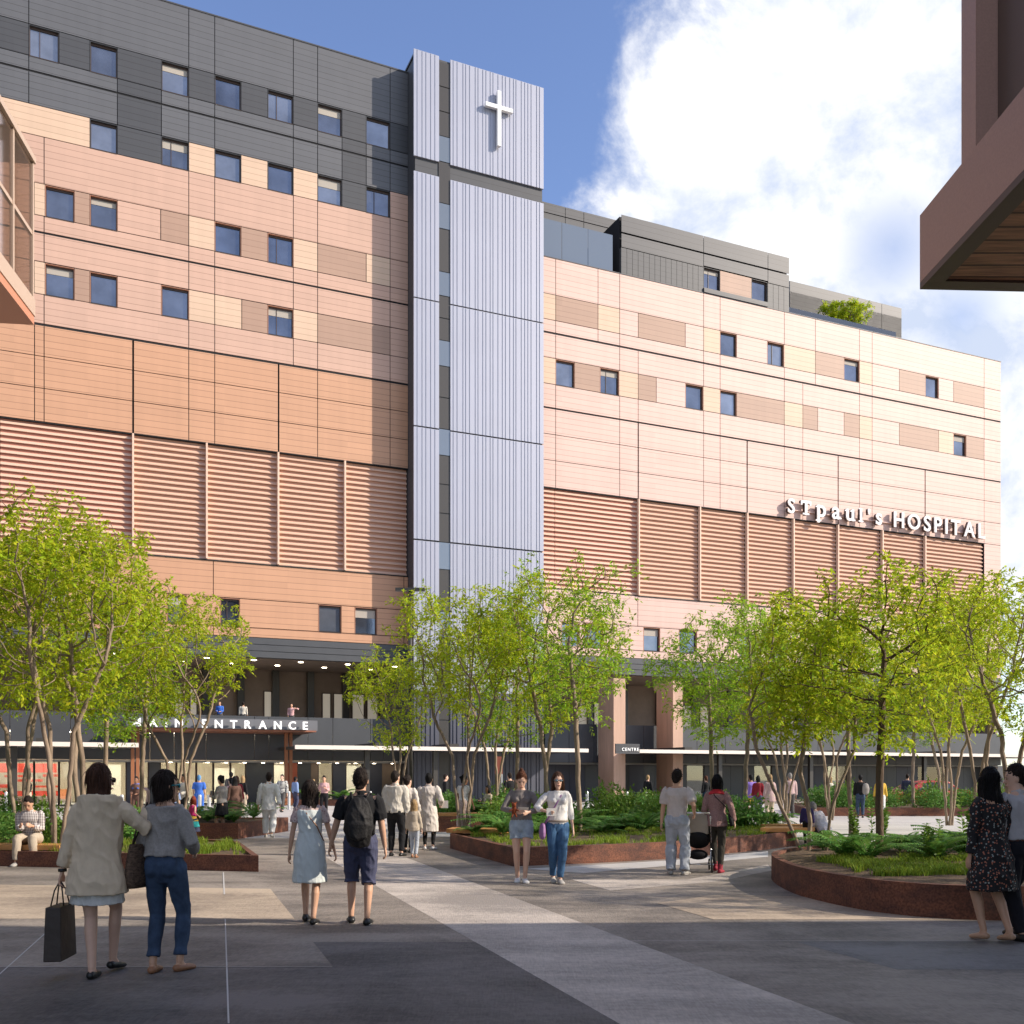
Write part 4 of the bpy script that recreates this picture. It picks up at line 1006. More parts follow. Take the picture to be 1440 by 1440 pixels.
# ferns
def fern_mesh(seed, nf=15, ln=0.75, arch=0.55):
    rg = np.random.default_rng(seed); V = []
    for f in range(nf):
        a = 2*PI*f/nf+rg.uniform(-.3, .3); el = rg.uniform(0.75, 1.3); L_ = ln*rg.uniform(0.7, 1.1)
        h = np.array([math.cos(a), math.sin(a), 0]); up = np.array([0, 0, 1.0]); n = 22
        for i in range(2, n):
            t = i/n
            ang = el - arch*2.1*t*t
            # integrate approx
            p = h*L_*(t*math.cos(el)*1.0+0.35*t*t) + up*L_*(math.sin(el)*t-0.75*arch*t*t*1.3)
            d = nrm(h*(math.cos(el)+0.7*t)+up*(math.sin(el)-1.95*arch*t)); s = nrm(np.cross(d, up))
            w = L_*0.22*math.sin(PI*min(1, (t*0.9+0.1)))**0.8*(1-t*0.35)
            for sg in (-1, 1):
                dd = nrm(s*sg+d*0.5+up*0.05); wd = d*L_*0.019
                V.append([p-wd, p+dd*w*0.6-wd*1.1+up*0.01, p+dd*w-up*0.02, p+dd*w*0.5+wd*1.3+up*0.01])
        # rachis
        for i in range(0, n-1, 3):
            t, t2 = i/n, min(1, (i+3)/n)
            q0 = h*L_*(t*math.cos(el)+0.35*t*t)+up*L_*(math.sin(el)*t-0.975*arch*t*t)
            q1 = h*L_*(t2*math.cos(el)+0.35*t2*t2)+up*L_*(math.sin(el)*t2-0.975*arch*t2*t2)
            s = np.array([-h[1], h[0], 0])*0.005; V.append([q0-s, q0+s, q1+s, q1-s])
    return quads_mesh('fern', np.array(V), M_fern)
FERNS = [fern_mesh(31), fern_mesh(32, 12, 0.85, 0.5), fern_mesh(33, 17, 0.65, 0.62)]
def shrub_mesh(seed, h=0.6, r_=0.45, n=1100, m=None, ls=1.0):
    rg = np.random.default_rng(seed); p = nrm(rg.normal(size=(n, 3)))*rg.uniform(0.2, 1, size=(n, 1))**0.4
    p[:, 2] = np.abs(p[:, 2]); c = np.floor(rg.uniform(0, 9, n)); ang = c*0.7
    p = p*np.array([r_, r_, h])*(0.75+0.35*rg.random((n, 1))) + np.stack([np.cos(ang)*r_*0.35, np.sin(ang)*r_*0.35, 0*ang], 1)
    d = nrm(p*np.array([1, 1, 0.3])+rg.normal(size=(n, 3))*0.35)
    return quads_mesh('foliage', leaf_quads(p, d, rg.uniform(0.06, 0.11, n)*ls, rg.uniform(0.016, 0.028, n)*ls, rg), m or M_fern)
def stalk_mesh(seed, h=0.95, n=5):
    rg = np.random.default_rng(seed); V = []
    P_ = []; D_ = []
    for k in range(n):
        a = rg.uniform(0, 2*PI); b = np.array([math.cos(a), math.sin(a), 0])*0.08; tip = b*rg.uniform(1.5, 4)+np.array([0, 0, h*rg.uniform(.7, 1.1)])
        s = np.array([0.006, 0, 0]); V.append([b-s, b+s, tip+s*.4, tip-s*.4]); s = np.array([0, 0.006, 0]); V.append([b-s, b+s, tip+s*.4, tip-s*.4])
        for j in range(14):
            t = 0.15+0.85*j/14; q = b+(tip-b)*t; aa = rg.uniform(0, 2*PI)
            for w in range(3):
                P_.append(q); D_.append([math.cos(aa+w*2.1), math.sin(aa+w*2.1), rg.uniform(0.1, 0.8)])
    P_ = np.array(P_); D_ = nrm(np.array(D_)); m_ = len(P_)
    q = leaf_quads(P_, D_, rg.uniform(0.07, 0.13, m_), rg.uniform(0.02, 0.032, m_), rg)
    return quads_mesh('foliage', np.concatenate([np.array(V), q]), M_fernl)
SHR = [shrub_mesh(41), shrub_mesh(42, 0.5, 0.5, 900), shrub_mesh(43, 0.75, 0.4, 1100, M_fernl)]
STK = [stalk_mesh(51), stalk_mesh(52, 0.8, 6)]
def inside(p, poly):
    c = False; n = len(poly)
    for i in range(n):
        a, b = poly[i-1], poly[i]
        if (a[1] > p[1]) != (b[1] > p[1]) and p[0] < (b[0]-a[0])*(p[1]-a[1])/(b[1]-a[1])+a[0]: c = not c
    return c
vr = random.Random(77)
def scatter(poly, meshes, n, z, name, label, cat, group, region=None, sc=(0.8, 1.2), mind=0.4):
    pts = []; tries = 0
    xs = [p[0] for p in poly]; ys = [p[1] for p in poly]
    core = inset(poly, 0.35)
    while len(pts) < n and tries < 6000:
        tries += 1
        p = (vr.uniform(min(xs), max(xs)), vr.uniform(min(ys), max(ys)))
        if not inside(p, core) or (region and not region(*p)): continue
        if any((p[0]-a)**2+(p[1]-b)**2 < mind*mind for a, b in pts): continue
        pts.append(p)
    for p in pts:
        o = link(name, vr.choice(meshes), None, (p[0], p[1], z)); s = vr.uniform(*sc); o.scale = (s, s, s*vr.uniform(.9, 1.15)); o.rotation_euler = (0, 0, vr.uniform(0, 6.28))
        tag(o, label, cat, group)
scatter(pl_rd, FERNS, 17, 0.36, 'fern', 'green fern arching in the rounded right planter', 'fern', 'ferns of the rounded planter', lambda x, y: y > 14.9-0.05*x and x > 4.9 and not (abs(x-5.83) < .35 and y < 16.2), (0.95, 1.35))
scatter(pl_rd, STK, 12, 0.36, 'leafy_plant', 'tall bright leafy stalks in the rounded planter', 'plant', 'leafy stalks in the rounded planter', lambda x, y: x > 5.9 and y > 14, (0.8, 1.1))
scatter(pl_mid, FERNS, 42, 0.33, 'fern', 'dark green fern in the long middle planter', 'fern', 'ferns of the middle planter', lambda x, y: y > 22.2 + 0.24*x and not (5.2 < x and y < 25), (0.9, 1.5), 0.45)
scatter(pl_mid, SHR, 14, 0.33, 'shrub', 'leafy low shrub among the ferns of middle planter', 'shrub', 'shrubs of the middle planter', lambda x, y: y > 24.5+0.2*x, (0.9, 1.4), 0.6)
scatter(pl_left, SHR, 34, 0.27, 'shrub', 'dense green shrub in the left planter behind the seated man', 'shrub', 'shrubs of the left planter', lambda x, y: x < -7.8 and y > 20.2, (0.9, 1.5), 0.5)
scatter(pl_left, FERNS, 14, 0.27, 'fern', 'fern at the rear of the left planter', 'fern', 'ferns of the left planter', lambda x, y: x < -7.2 and y > 20.4, (0.9, 1.3), 0.5)
scatter(pl_lb, FERNS, 9, 0.40, 'fern', 'fern in the small planter behind the rainbow dress', 'fern', 'ferns of the small left planter', None, (0.9, 1.3), 0.5)
scatter(pl_mb, FERNS, 16, 0.44, 'fern', 'fern in the planter behind the white coated person', 'fern', 'ferns of the rear middle planter', None, (1.0, 1.5), 0.5)
scatter(pl_mb, SHR, 10, 0.44, 'shrub', 'shrub in the planter behind the white coated person', 'shrub', 'shrubs of the rear middle planter', None, (0.9, 1.3), 0.5)
scatter(pl_far, SHR, 40, 0.33, 'shrub', 'shrub in the far planter hedge before the red car', 'shrub', 'shrubs of the far planter', None, (1.0, 1.7), 0.8)
scatter(pl_w1, FERNS, 6, 0.33, 'fern', 'fern against the dark wall under the canopy', 'fern', 'ferns along the base wall', None, (1.2, 1.8), 0.5)
scatter(pl_w2, SHR, 36, 0.1, 'shrub', 'ground cover shrub before the brown columns', 'shrub', 'ground cover before the columns', None, (0.8, 1.3), 0.6)

# grass tufts: too many to count
def grass(poly, n, z, label, region=None, h=0.16, seed=1, core_d=0.18):
    rg = np.random.default_rng(seed); core = inset(poly, core_d); xs = [p[0] for p in poly]; ys = [p[1] for p in poly]; P_ = []
    while len(P_) < n:
        p = (rg.uniform(min(xs), max(xs)), rg.uniform(min(ys), max(ys)))
        if not inside(p, core) or (region and not region(*p)): 
            continue
        if noise.noise(Vector((p[0]*1.7, p[1]*1.7, seed))) < 0.02 + 0.25*noise.noise(Vector((p[0]*6, p[1]*6, seed))): continue
        P_.append(p)
    P_ = np.array(P_); k = 7
    b = np.repeat(P_, k, 0)+rg.normal(size=(n*k, 2))*0.035; m_ = len(b)
    b = np.concatenate([b, np.full((m_, 1), z)], 1); a = rg.uniform(0, 2*PI, m_); hh = h*rg.uniform(.5, 1.2, m_)
    out_ = np.stack([np.cos(a), np.sin(a), 0*a], 1); s = np.stack([-np.sin(a), np.cos(a), 0*a], 1)*0.006
    t = b+out_*(hh*0.45)[:, None]; t[:, 2] += hh; md = b+out_*(hh*0.14)[:, None]; md[:, 2] += hh*0.6
    V = np.concatenate([np.stack([b-s, b+s, md+s*.8, md-s*.8], 1), np.stack([md-s*.8, md+s*.8, t+s*.1, t-s*.1], 1)])
    o = link('grass', quads_mesh('grass', V, M_grass)); tag(o, label, 'grass', None, 'stuff')
grass(pl_left, 2600, 0.25, 'bright grass tufts on end of the left planter', lambda x, y: y < 21.3, 0.15, 2)
grass(pl_rd, 3000, 0.36, 'bright ground cover grass over the mulch of the rounded planter', lambda x, y: x > 4.55 and y > 12.9 and (y < 15.6), 0.115, 3, 0.3)
grass(pl_mid, 2600, 0.31, 'patchy grass along the front of the middle planter', None, 0.11, 4, 0.25)

# ------------------------------------------------------------------ people
TMP = bpy.data.scenes.new('tmp')
def loft(mb, st, seg=12, side=Vector((1, 0, 0)), capa=True, capb=True):
    """st: list of (centre, rx, ry); rings perpendicular to the path; round caps unless switched off"""
    P_ = [Vector(s[0]) for s in st]; n = len(P_)
    T = [(P_[min(i+1, n-1)]-P_[max(i-1, 0)]).normalized() for i in range(n)]
    rings = []
    def ring(c, t, rx, ry):
        a = side - t*side.dot(t)
        if a.length < 0.15: a = Vector((0, 1, 0)) - t*t.y
        a.normalize(); b = t.cross(a)
        return [c + a*math.cos(2*PI*k/seg)*rx + b*math.sin(2*PI*k/seg)*ry for k in range(seg)]
    if capa:
        r_ = min(st[0][1], st[0][2])
        for q, s in ((0.95, 0.3), (0.7, 0.72)): rings.append(ring(P_[0]-T[0]*r_*q, T[0], st[0][1]*s, st[0][2]*s))
    for i in range(n): rings.append(ring(P_[i], T[i], st[i][1], st[i][2]))
    if capb:
        r_ = min(st[-1][1], st[-1][2])
        for q, s in ((0.7, 0.72), (0.95, 0.3)): rings.append(ring(P_[-1]+T[-1]*r_*q, T[-1], st[-1][1]*s, st[-1][2]*s))
    vs = [v for r_ in rings for v in r_]; m_ = len(rings); fs_ = []
    for i in range(m_-1):
        for k in range(seg): fs_.append((i*seg+k, i*seg+(k+1) % seg, (i+1)*seg+(k+1) % seg, (i+1)*seg+k))
    fs_ += [tuple(range(seg))[::-1], tuple(range((m_-1)*seg, m_*seg))]
    mb.add(vs, fs_)
def fuse(mb, vox, smooth=3, fac=0.5):
    me = bpy.data.meshes.new('t'); me.from_pydata(mb.v, [], mb.f); me.update()
    ob = bpy.data.objects.new('t', me); TMP.collection.objects.link(ob)
    r_ = ob.modifiers.new('r', 'REMESH'); r_.mode = 'VOXEL'; r_.voxel_size = vox; r_.use_smooth_shade = True
    if smooth:
        s = ob.modifiers.new('s', 'SMOOTH'); s.factor = fac; s.iterations = smooth
    vl = TMP.view_layers[0]; vl.update(); dg = vl.depsgraph
    out = bpy.data.meshes.new_from_object(ob.evaluated_get(dg))
    bpy.data.objects.remove(ob); bpy.data.meshes.remove(me)
    return out
def wrinkle(me, amp, f=(9, 9, 5), seed=0.0):
    if amp <= 0: return
    n = len(me.vertices); co = np.empty(n*3, np.float32); me.vertices.foreach_get('co', co); co = co.reshape(-1, 3)
    no = np.empty(n*3, np.float32); me.vertices.foreach_get('normal', no); no = no.reshape(-1, 3)
    d = np.array([noise.noise(Vector((c[0]*f[0]+seed, c[1]*f[1], c[2]*f[2]+c[0]*3))) for c in co])
    d2 = np.array([noise.noise(Vector((c[0]*f[0]*2.3+seed+9, c[1]*f[1]*2.3, c[2]*f[2]*1.3+c[0]*9))) for c in co])
    d = np.maximum(-np.abs(d)*2.4-np.abs(d2)*1.1+0.95, -0.25)
    amp = amp*1.15
    co = co+no*(d*amp)[:, None]; me.vertices.foreach_set('co', co.reshape(-1).astype(np.float32)); me.update()
def ik(a, b, l1, l2, pole):
    d = b-a; L_ = min(d.length, (l1+l2)*0.999); d = d.normalized()
    x = (l1*l1-l2*l2+L_*L_)/(2*L_); h = math.sqrt(max(l1*l1-x*x, 0))
    p = (pole - d*pole.dot(d)); p.normalize()
    return a+d*x+p*h, a+d*L_
SKIN = {'light': (0.72, 0.46, 0.34), 'tan': (0.60, 0.35, 0.23), 'brown': (0.30, 0.15, 0.09), 'dark': (0.12, 0.06, 0.04)}
def cloth(name, col, **k):
    k.setdefault('rough', 0.85); k.setdefault('bump', 0.25); k.setdefault('bscale', 260); k.setdefault('spec', 0.2); k.setdefault('var', 0.12); k.setdefault('vscale', 9)
    return mat('cloth_'+name, col, **k)
def hairm(name, col): return mat('hair_'+name, col, rough=0.6, stretch=(60, 60, 4), var=0.6, vscale=1.0, bump=0.9, bscale=1.6, spec=0.2)

def person(pos, face, H=1.68, sex='f', skin='light', feet=None, hands=None, lean=0.0, headyaw=0.0, headpitch=0.0, hair=None, wear=(), shoes=None,
           det=1, label='', group=None, seat=None, child=False, name='person', hipshift=0.0, glasses=None, fingers=True, twist=0.0, elbow_out=0.35, name_hair='hair'):
    """local frame: x right of the person, y forward, z up; heights are for a 1.70 m body then scaled to H"""
    k = H/1.70; vox = {0: 0.008, 1: 0.0125, 2: 0.02, 3: 0.03}[det]
    vox = vox/k
    hs_ = 1.22 if child else 1.0
    e = empty(name, pos, face, label, 'person', group); e.scale = (k, k, k)
    fem = sex == 'f'
    hipz = (seat if seat is not None else 0.93) + (0 if seat is None else 0.06)
    dz = hipz-0.93
    sh_w = 0.165 if fem else 0.195
    wst = 0.118 if fem else 0.138
    hipw = 0.158 if fem else 0.148
    if child: sh_w *= 0.85
    lean_ = lean
    def TR(x, y, z):   # torso point: lean forward about the hips, twist
        z = z-0.93; s, c = math.sin(lean_), math.cos(lean_)
        if twist:
            a = twist*min(1, max(0, z/0.4)); x, y = x*math.cos(a)-y*math.sin(a), x*math.sin(a)+y*math.cos(a)
        return Vector((x+hipshift*(1-min(1, max(0, z/0.45))), y*c+z*s, hipz+z*c-y*s))
    feet = feet or [(-0.09, 0.0, 0.0, 0.1), (0.09, 0.0, 0.0, -0.1)]      # x, y, z(heel lift), toe yaw (left first: x<0)
    hands = hands or [(-0.25, 0.02, 0.80), (0.25, 0.02, 0.80)]
    body = MB(); V3 = Vector
    thf = 1.0 if fem else 1.02
    side = TR(1, 0, 0.93)-TR(0, 0, 0.93); side.normalize()
    # torso
    tors = [(0.86, 0.11, 0.10, 0), (0.93, hipw, 0.115, -0.01), (1.0, hipw*0.93, 0.105, 0), (1.09, wst, 0.088, 0.005), (1.20, wst*1.1, 0.10, 0.01), (1.31, sh_w*0.88, 0.112 if fem else 0.115, 0.012), (1.385, sh_w*0.86, 0.085, 0), (1.43, sh_w*0.55, 0.06, -0.005), (1.46, 0.058, 0.056, 0)]
    ts = [(TR(0, y, z), rx, ry) for z, rx, ry, y in tors]
    loft(body, ts, 20, side)
    if fem and not child:
        for sx in (-1, 1): loft(body, [(TR(sx*0.065, 0.06, 1.30), 0.055, 0.055), (TR(sx*0.07, 0.095, 1.285), 0.045, 0.045)], 10)
    for sx in (-1, 1): loft(body, [(TR(sx*0.07, -0.045, 0.93), 0.075, 0.08), (TR(sx*0.07, -0.06, 0.89), 0.072, 0.075)], 10)
    neck0 = TR(0, 0.0, 1.44); hc = TR(0, 0.03, 1.585)
    if child: hc = hc+V3((0, 0, 0.02))
    loft(body, [(neck0, 0.055 if fem else 0.062, 0.055 if fem else 0.062), (TR(0, 0.015, 1.52), 0.047 if fem else 0.057, 0.05 if fem else 0.058)], 12)
    hm = Matrix.Rotation(headyaw, 3, 'Z') @ Matrix.Rotation(headpitch, 3, 'X')
    def HD(x, y, z): return hc + hm @ V3((x*hs_, y*hs_, z*hs_))
    hd = [(-0.112, 0.024, 0.026, 0.062), (-0.095, 0.042, 0.048, 0.045), (-0.06, 0.058, 0.074, 0.022), (-0.02, 0.069, 0.090, 0.006), (0.03, 0.075, 0.097, -0.004), (0.07, 0.070, 0.090, -0.008), (0.10, 0.052, 0.068, -0.01), (0.116, 0.026, 0.034, -0.01)]
    mbh = MB(); loft(mbh, [(V3((0, y*hs_, z*hs_)), rx*hs_, ry*hs_) for z, rx, ry, y in hd], 18)
    loft(mbh, [(V3((0, 0.088*hs_, 0.012*hs_)), 0.010, 0.010), (V3((0, 0.108*hs_, -0.022*hs_)), 0.013, 0.013)], 8)     # nose
    for sx in (-1, 1): loft(mbh, [(V3((sx*0.076*hs_, -0.002, 0.012)), 0.012, 0.02), (V3((sx*0.076*hs_, -0.0, -0.022)), 0.010, 0.016)], 8)
    loft(mbh, [(V3((-0.018, 0.092*hs_, -0.058*hs_)), 0.009, 0.009), (V3((0.018, 0.092*hs_, -0.058*hs_)), 0.009, 0.009)], 8, V3((0, 1, 0)))
    body.add([hc+hm @ V3(v) for v in mbh.v], mbh.f)
    # legs
    knees = []; ankles = []
    legmb = []
    for i, sx in enumerate((-1, 1)):
        fx, fy, fzz, fyaw = feet[i]
        hip = V3((sx*0.085+hipshift, 0, hipz-0.02)); an = V3((fx, fy, fzz+0.085))
        kn, an = ik(hip, an, 0.43, 0.415, V3((math.sin(-fyaw)*0.5+sx*0.05, 1, 0.1)))
        knees.append(kn); ankles.append(an)
        m1 = hip.lerp(kn, 0.35); c1 = kn.lerp(an, 0.3)+V3((0, -0.012, 0)); c2 = kn.lerp(an, 0.7)
        f_ = 1.0 if not child else 0.85
        if any(w['k'] == 'pants' and w.get('len', .97) > .9 for w in wear): f_ *= 0.84
        loft(body, [(hip, .088*f_, .092*f_), (m1, .080*f_*thf, .084*f_), (hip.lerp(kn, .75), .060*f_, .063*f_), (kn, .051*f_, .055*f_), (c1, .050*f_, .056*f_), (c2, .038*f_, .041*f_), (an, .031, .036)], 12)
        # foot
        cov = 0.62 if (shoes and shoes[1] != 'flat') else 1.0
        fd = V3((-math.sin(fyaw), math.cos(fyaw), 0)); pitch = min(1.0, fzz*3.2)
        toe = an+fd*0.135*(1-0.25*pitch)+V3((0, 0, -0.060-0.55*fzz)); heel = an-fd*0.035+V3((0, 0, -0.045+0.0*fzz))
        loft(body, [(an+V3((0, 0, -0.01)), .032, .034), (an+fd*0.03+V3((0, 0, -0.045)), .036, .03)], 10)
        loft(body, [(heel.lerp(toe, .1 if cov < 1 else 0), .031*cov, .030*cov), (heel.lerp(toe, .5)+V3((0, 0, 0.006)), .038*cov, .026*cov), (heel.lerp(toe, .85 if cov < 1 else 1), .040*cov, .018*cov)], 10)
        legmb.append((hip, kn, an, fd, heel, toe))
    # arms
    arms = []
    for i, sx in enumerate((-1, 1)):
        sh = TR(sx*(sh_w-0.01), 0.0, 1.385)
        pole = V3((sx*elbow_out, -1, -0.25))
        h = hands[i]; tgt = V3(h[:3])
        el, wr = ik(sh, tgt, 0.285, 0.255, V3(h[3]) if len(h) > 3 and h[3] is not None else pole)
        af = 0.84 if fem else 1.05
        loft(body, [(sh+V3((-sx*0.02, 0, -0.006)), .047*af, .050*af), (sh.lerp(el, .12), .049*af, .050*af), (sh.lerp(el, .35), .046*af, .049*af), (sh.lerp(el, .75), .038*af, .041*af), (el, .036*af, .037*af), (el.lerp(wr, .25), .037*af, .038*af), (el.lerp(wr, .8), .026*af, .027*af), (wr, .022*af, .024*af)], 12)
        d = (wr-el).normalized()
        if len(h) > 4 and h[4] is not None: d = V3(h[4]).normalized()
        inw = V3((-sx, 0, 0)); inw = (inw - d*inw.dot(d));
        if inw.length < .2: inw = V3((0, 0, -1)) - d*(-d.z)
        inw.normalize()      # palm faces inward
        acr = d.cross(inw).normalized()       # across the palm
        if acr.y < 0: acr = -acr             # thumb side = forward
        hsz = 0.9 if fem else 1.0
        pa = wr+d*0.085*hsz
        loft(body, [(wr, .016, .024), (wr+d*0.04, .013*1.1, .036*hsz), (pa, .013, .038*hsz)], 10, inw)
        if fingers and det <= 1:
            for j, (o, l) in enumerate(((.030, .070), (.010, .078), (-.010, .073), (-.029, .058))):
                p0 = wr+d*0.075+acr*o*hsz; curl = 0.25+0.12*j
                p1 = p0+(d*0.97+inw*0.15)*l*.5*hsz; p2 = p1+(d*math.cos(curl+.3)+inw*math.sin(curl+.3))*l*.32*hsz; p3 = p2+(d*math.cos(curl+.9)+inw*math.sin(curl+.9))*l*.25*hsz
                rf = .0088 if det == 0 else .011
                loft(body, [(p0, rf, rf), (p1, rf, rf), (p2, rf*.92, rf*.92), (p3, rf*.8, rf*.8)], 8)
            p0 = wr+d*0.025+acr*0.022; loft(body, [(p0, .013, .013), (p0+d*0.03+acr*0.022+inw*.01, .011, .011), (p0+d*0.062+acr*0.026+inw*.016, .009, .009)], 8)
        else:
            loft(body, [(pa, .014, .034), (pa+(d+inw*.3)*0.05, .014, .03), (pa+(d+inw*.8)*0.07, .012, .024)], 8, inw)
            p0 = wr+d*0.025+acr*0.022; loft(body, [(p0, .013, .013), (p0+d*0.045+acr*0.03, .010, .010)], 6)
        arms.append((sh, el, wr, d, pa, inw, acr))
    bm_ = fuse(body, vox*0.85 if det == 0 else vox, 1 if det < 2 else 1, 0.35)
    bm_.name = 'body'; sk = mat('skin_'+skin, SKIN[skin], 0.5, bump=0.05, bscale=300, var=0.08, vscale=12, spec=0.35)
    bm_.materials.clear(); bm_.materials.append(sk); link('body', bm_, e)
    # clothing
    cw = 0 if det > 1 else 1
    for w in wear:
        kd = w['k']; m_ = w['m']; ls = w.get('loose', 0.015); mb = MB()
        if kd in ('top', 'coat', 'dress'):
            hem = w.get('hem', 0.88); ne = w.get('neck', 1.455); flare = w.get('flare', 0.0)
            rows = []
            zs = []
            for z, rx, ry, y in tors:
                if z > hem+0.015 and z <= ne: rows.append((z, rx+ls, ry+ls*1.1, y))
            if hem >= 0.86:
                base = np.interp(hem, [t[0] for t in tors], [max(t[1], .12) for t in tors]); rows = [(hem, base+ls+flare, 0.108+ls*1.1+flare*.8, -0.01)]+rows
            else:
                r86 = (hipw*1.0+ls+flare*0.35, 0.118+ls+flare*.3)
                rows = [(0.86, r86[0], r86[1], -0.012)]+[r_ for r_ in rows if r_[0] > .87]
                hz_ = hem
                rows = [(hz_, hipw*0.98+ls+flare, 0.118+ls+flare*.85, -0.01)]+[(hz_+(0.86-hz_)*.5, hipw*1.0+ls+flare*.7, 0.120+ls+flare*.6, -0.012)]+rows
            if w.get('loosewaist'):
                rows = [(z, max(rx, w['loosewaist']), max(ry, w['loosewaist']*.72), y) for z, rx, ry, y in rows]
                rows = [r_ if r_[0] < 1.36 else [q for q in [(r_[0], min(r_[1], sh_w*.9+ls), r_[2], r_[3])]][0] for r_ in rows]
            loft(mb, [(TR(0, y, z), rx, ry) for z, rx, ry, y in rows], 22, side, capa=False, capb=False)
            if fem and not child:
                for sx in (-1, 1): loft(mb, [(TR(sx*0.065, 0.06, 1.30), 0.055+ls, 0.055+ls), (TR(sx*0.07, 0.09, 1.285), 0.045+ls, 0.045+ls)], 10)
            sl_ = w.get('sleeve', 1.0)
            if sl_ > 0:
                for i, sx in enumerate((-1, 1)):
                    sh, el, wr, d, pa, inw, acr = arms[i]; af = 0.84 if fem else 1.05; sl = ls*0.85
                    tot = 0.54; pts = [(sh+V3((-sx*0.045, 0, -0.012)), .050*af+sl*.35), (sh+V3((-sx*.012, 0, 0)), .057*af+sl*.6), (sh.lerp(el, .06)+V3((-sx*0.008, 0, -0.002)), .056*af+sl*.65), (sh.lerp(el, .2), .051*af+sl*.8)]
                    ln = sl_*tot
                    fl = w.get('cuff', 0)
                    if ln <= 0.285: pts += [(sh.lerp(el, ln/0.285*.6), .051*af+sl*1.2), (sh.lerp(el, ln/0.285), .048*af+sl*1.5+fl)]
                    else: pts += [(sh.lerp(el, .35), .050*af+sl), (el, .041*af+sl), (el.lerp(wr, (ln-0.285)/0.255*.5), .040*af+sl), (el.lerp(wr, min(1.0, (ln-0.285)/0.255)), .029*af+sl+fl)]
                    loft(mb, [(p, r_, r_) for p, r_ in pts], 12, capb=False)
            if ne > 1.44 and w.get('collar'):
                loft(mb, [(TR(0, 0, 1.43), .07, .068), (TR(0, 0.004, 1.475), .066, .066)], 12, capa=False, capb=False)
        elif kd == 'pants':
            fr = w.get('len', 0.97); top = w.get('top', 1.03); cuff = w.get('cuff', 0.0); tight = w.get('tight', 1.0)
            rows = [(0.87, hipw*1.0+ls, .11+ls, 0), (.93, hipw+ls*.9, .118+ls*.9, -.01), (1.0, hipw*.93+ls*.8, .108+ls*.8, 0)]+([(top, wst*1.05+ls*.8, .096+ls*.8, 0)] if top > 1.0 else [])
            loft(mb, [(TR(0, y, z), rx, ry) for z, rx, ry, y in rows], 20, side, capb=False)
            for sx in (-1, 1): loft(mb, [(TR(sx*0.07, -0.045, 0.93), 0.075+ls*.8, 0.08+ls*.8), (TR(sx*0.07, -0.06, 0.89), 0.072+ls*.8, 0.075+ls*.8)], 10)
            for i in range(2):
                hip, kn, an, fd, heel, toe = legmb[i]; f_ = 1.0 if not child else 0.85
                ln = fr*0.845; prof = [(0, .090), (.15, .084), (.32, .064), (.43, .056), (.55, .056), (.72, .043), (.845, .036)]
                pts = []
                for L_ in [x for x in (0, .1, .2, .3, .38, .43, .48, .55, .64, .72, .80, .845) if x < ln-0.02]+[ln]:
                    r_ = np.interp(L_, [a for a, b in prof], [b for a, b in prof])*f_
                    lo = ls*tight + (0.010 if L_ > .45 else 0)*(tight > 1)
                    if L_ >= ln-0.001: lo += cuff
                    p = hip.lerp(kn, L_/.43) if L_ <= .43 else kn.lerp(an, (L_-.43)/.415)
                    pts.append((p, r_+lo, r_+lo*1.05))
                loft(mb, pts, 14, capb=False)
        elif kd == 'skirt':
            hem = w['hem']; fl = w.get('flare', .05); top = w.get('top', 1.05)
            my = (ankles[0].y+ankles[1].y)/2*(1-(hem/0.93))*0.8
            rows = [(hem, hipw+ls+fl, .115+ls+fl, my), ((hem+.88)/2, hipw+ls+fl*.6, .115+ls+fl*.6, my*.5), (.88, hipw+ls+fl*.2, .115+ls+fl*.2, -.01), (.97, hipw*.97+ls, .112+ls, -.005), (top, wst*1.1+ls, .095+ls, 0)]
            loft(mb, [(TR(0, y, z) if z > .85 else V3((hipshift, y, hipz+z-.93)), rx, ry) for z, rx, ry, y in rows], 26, side, capa=False, capb=False)
        nm = w.get('n', {'top': 'shirt', 'coat': 'coat', 'dress': 'dress', 'pants': 'trousers', 'skirt': 'skirt'}[kd])
        me = fuse(mb, vox, 2 if det < 2 else 1, 0.4)
        wrinkle(me, w.get('wr', 0.007 if det < 2 else 0.004), w.get('wf', (8, 8, 6)), seed=len(label)+w.get('s', 0))
        me.name = nm; me.materials.clear(); me.materials.append(m_); link(nm, me, e)
    # shoes
    if shoes is not None:
        smat, style = shoes[0], shoes[1]
        for hip, kn, an, fd, heel, toe in legmb:
            mb = MB()
            o = V3((0, 0, -0.006))
            ex = .006 if style != 'flat' else .002
            loft(mb, [(heel+o, .037+ex, .034+ex), (heel.lerp(toe, .5)+o+V3((0, 0, .004)), .045+ex, .032+ex), (toe+fd*0.012+o, .044+ex, .023+ex)], 12)
            if style == 'boot': loft(mb, [(an+V3((0, 0, -.03)), .045, .047), (an.lerp(kn, .18), .048, .05)], 12, capb=False)
            elif style in ('sneaker', 'shoe'): loft(mb, [(an+V3((0, 0.0, -.05)), .040, .044), (an+V3((0, 0.005, -.01)), .036, .042)], 12, capb=False)
            me = fuse(mb, max(vox*.8, .008), 2); me.name = 'shoe'; me.materials.clear(); me.materials.append(smat); so_ = link('shoe', me, e)
            if style == 'sneaker' and det < 2:
                mb = MB(); z_ = min((heel.z, toe.z))
                loft(mb, [(heel+V3((0, 0, -.028)), .039, .013), (heel.lerp(toe, .5)+V3((0, 0, -.022)), .046, .012), (toe+fd*.014+V3((0, 0, -.014)), .046, .010)], 12)
                me = fuse(mb, .007, 1); me.name = 'sole'; me.materials.clear(); me.materials.append(shoes[2]); link('sole', me, so_)
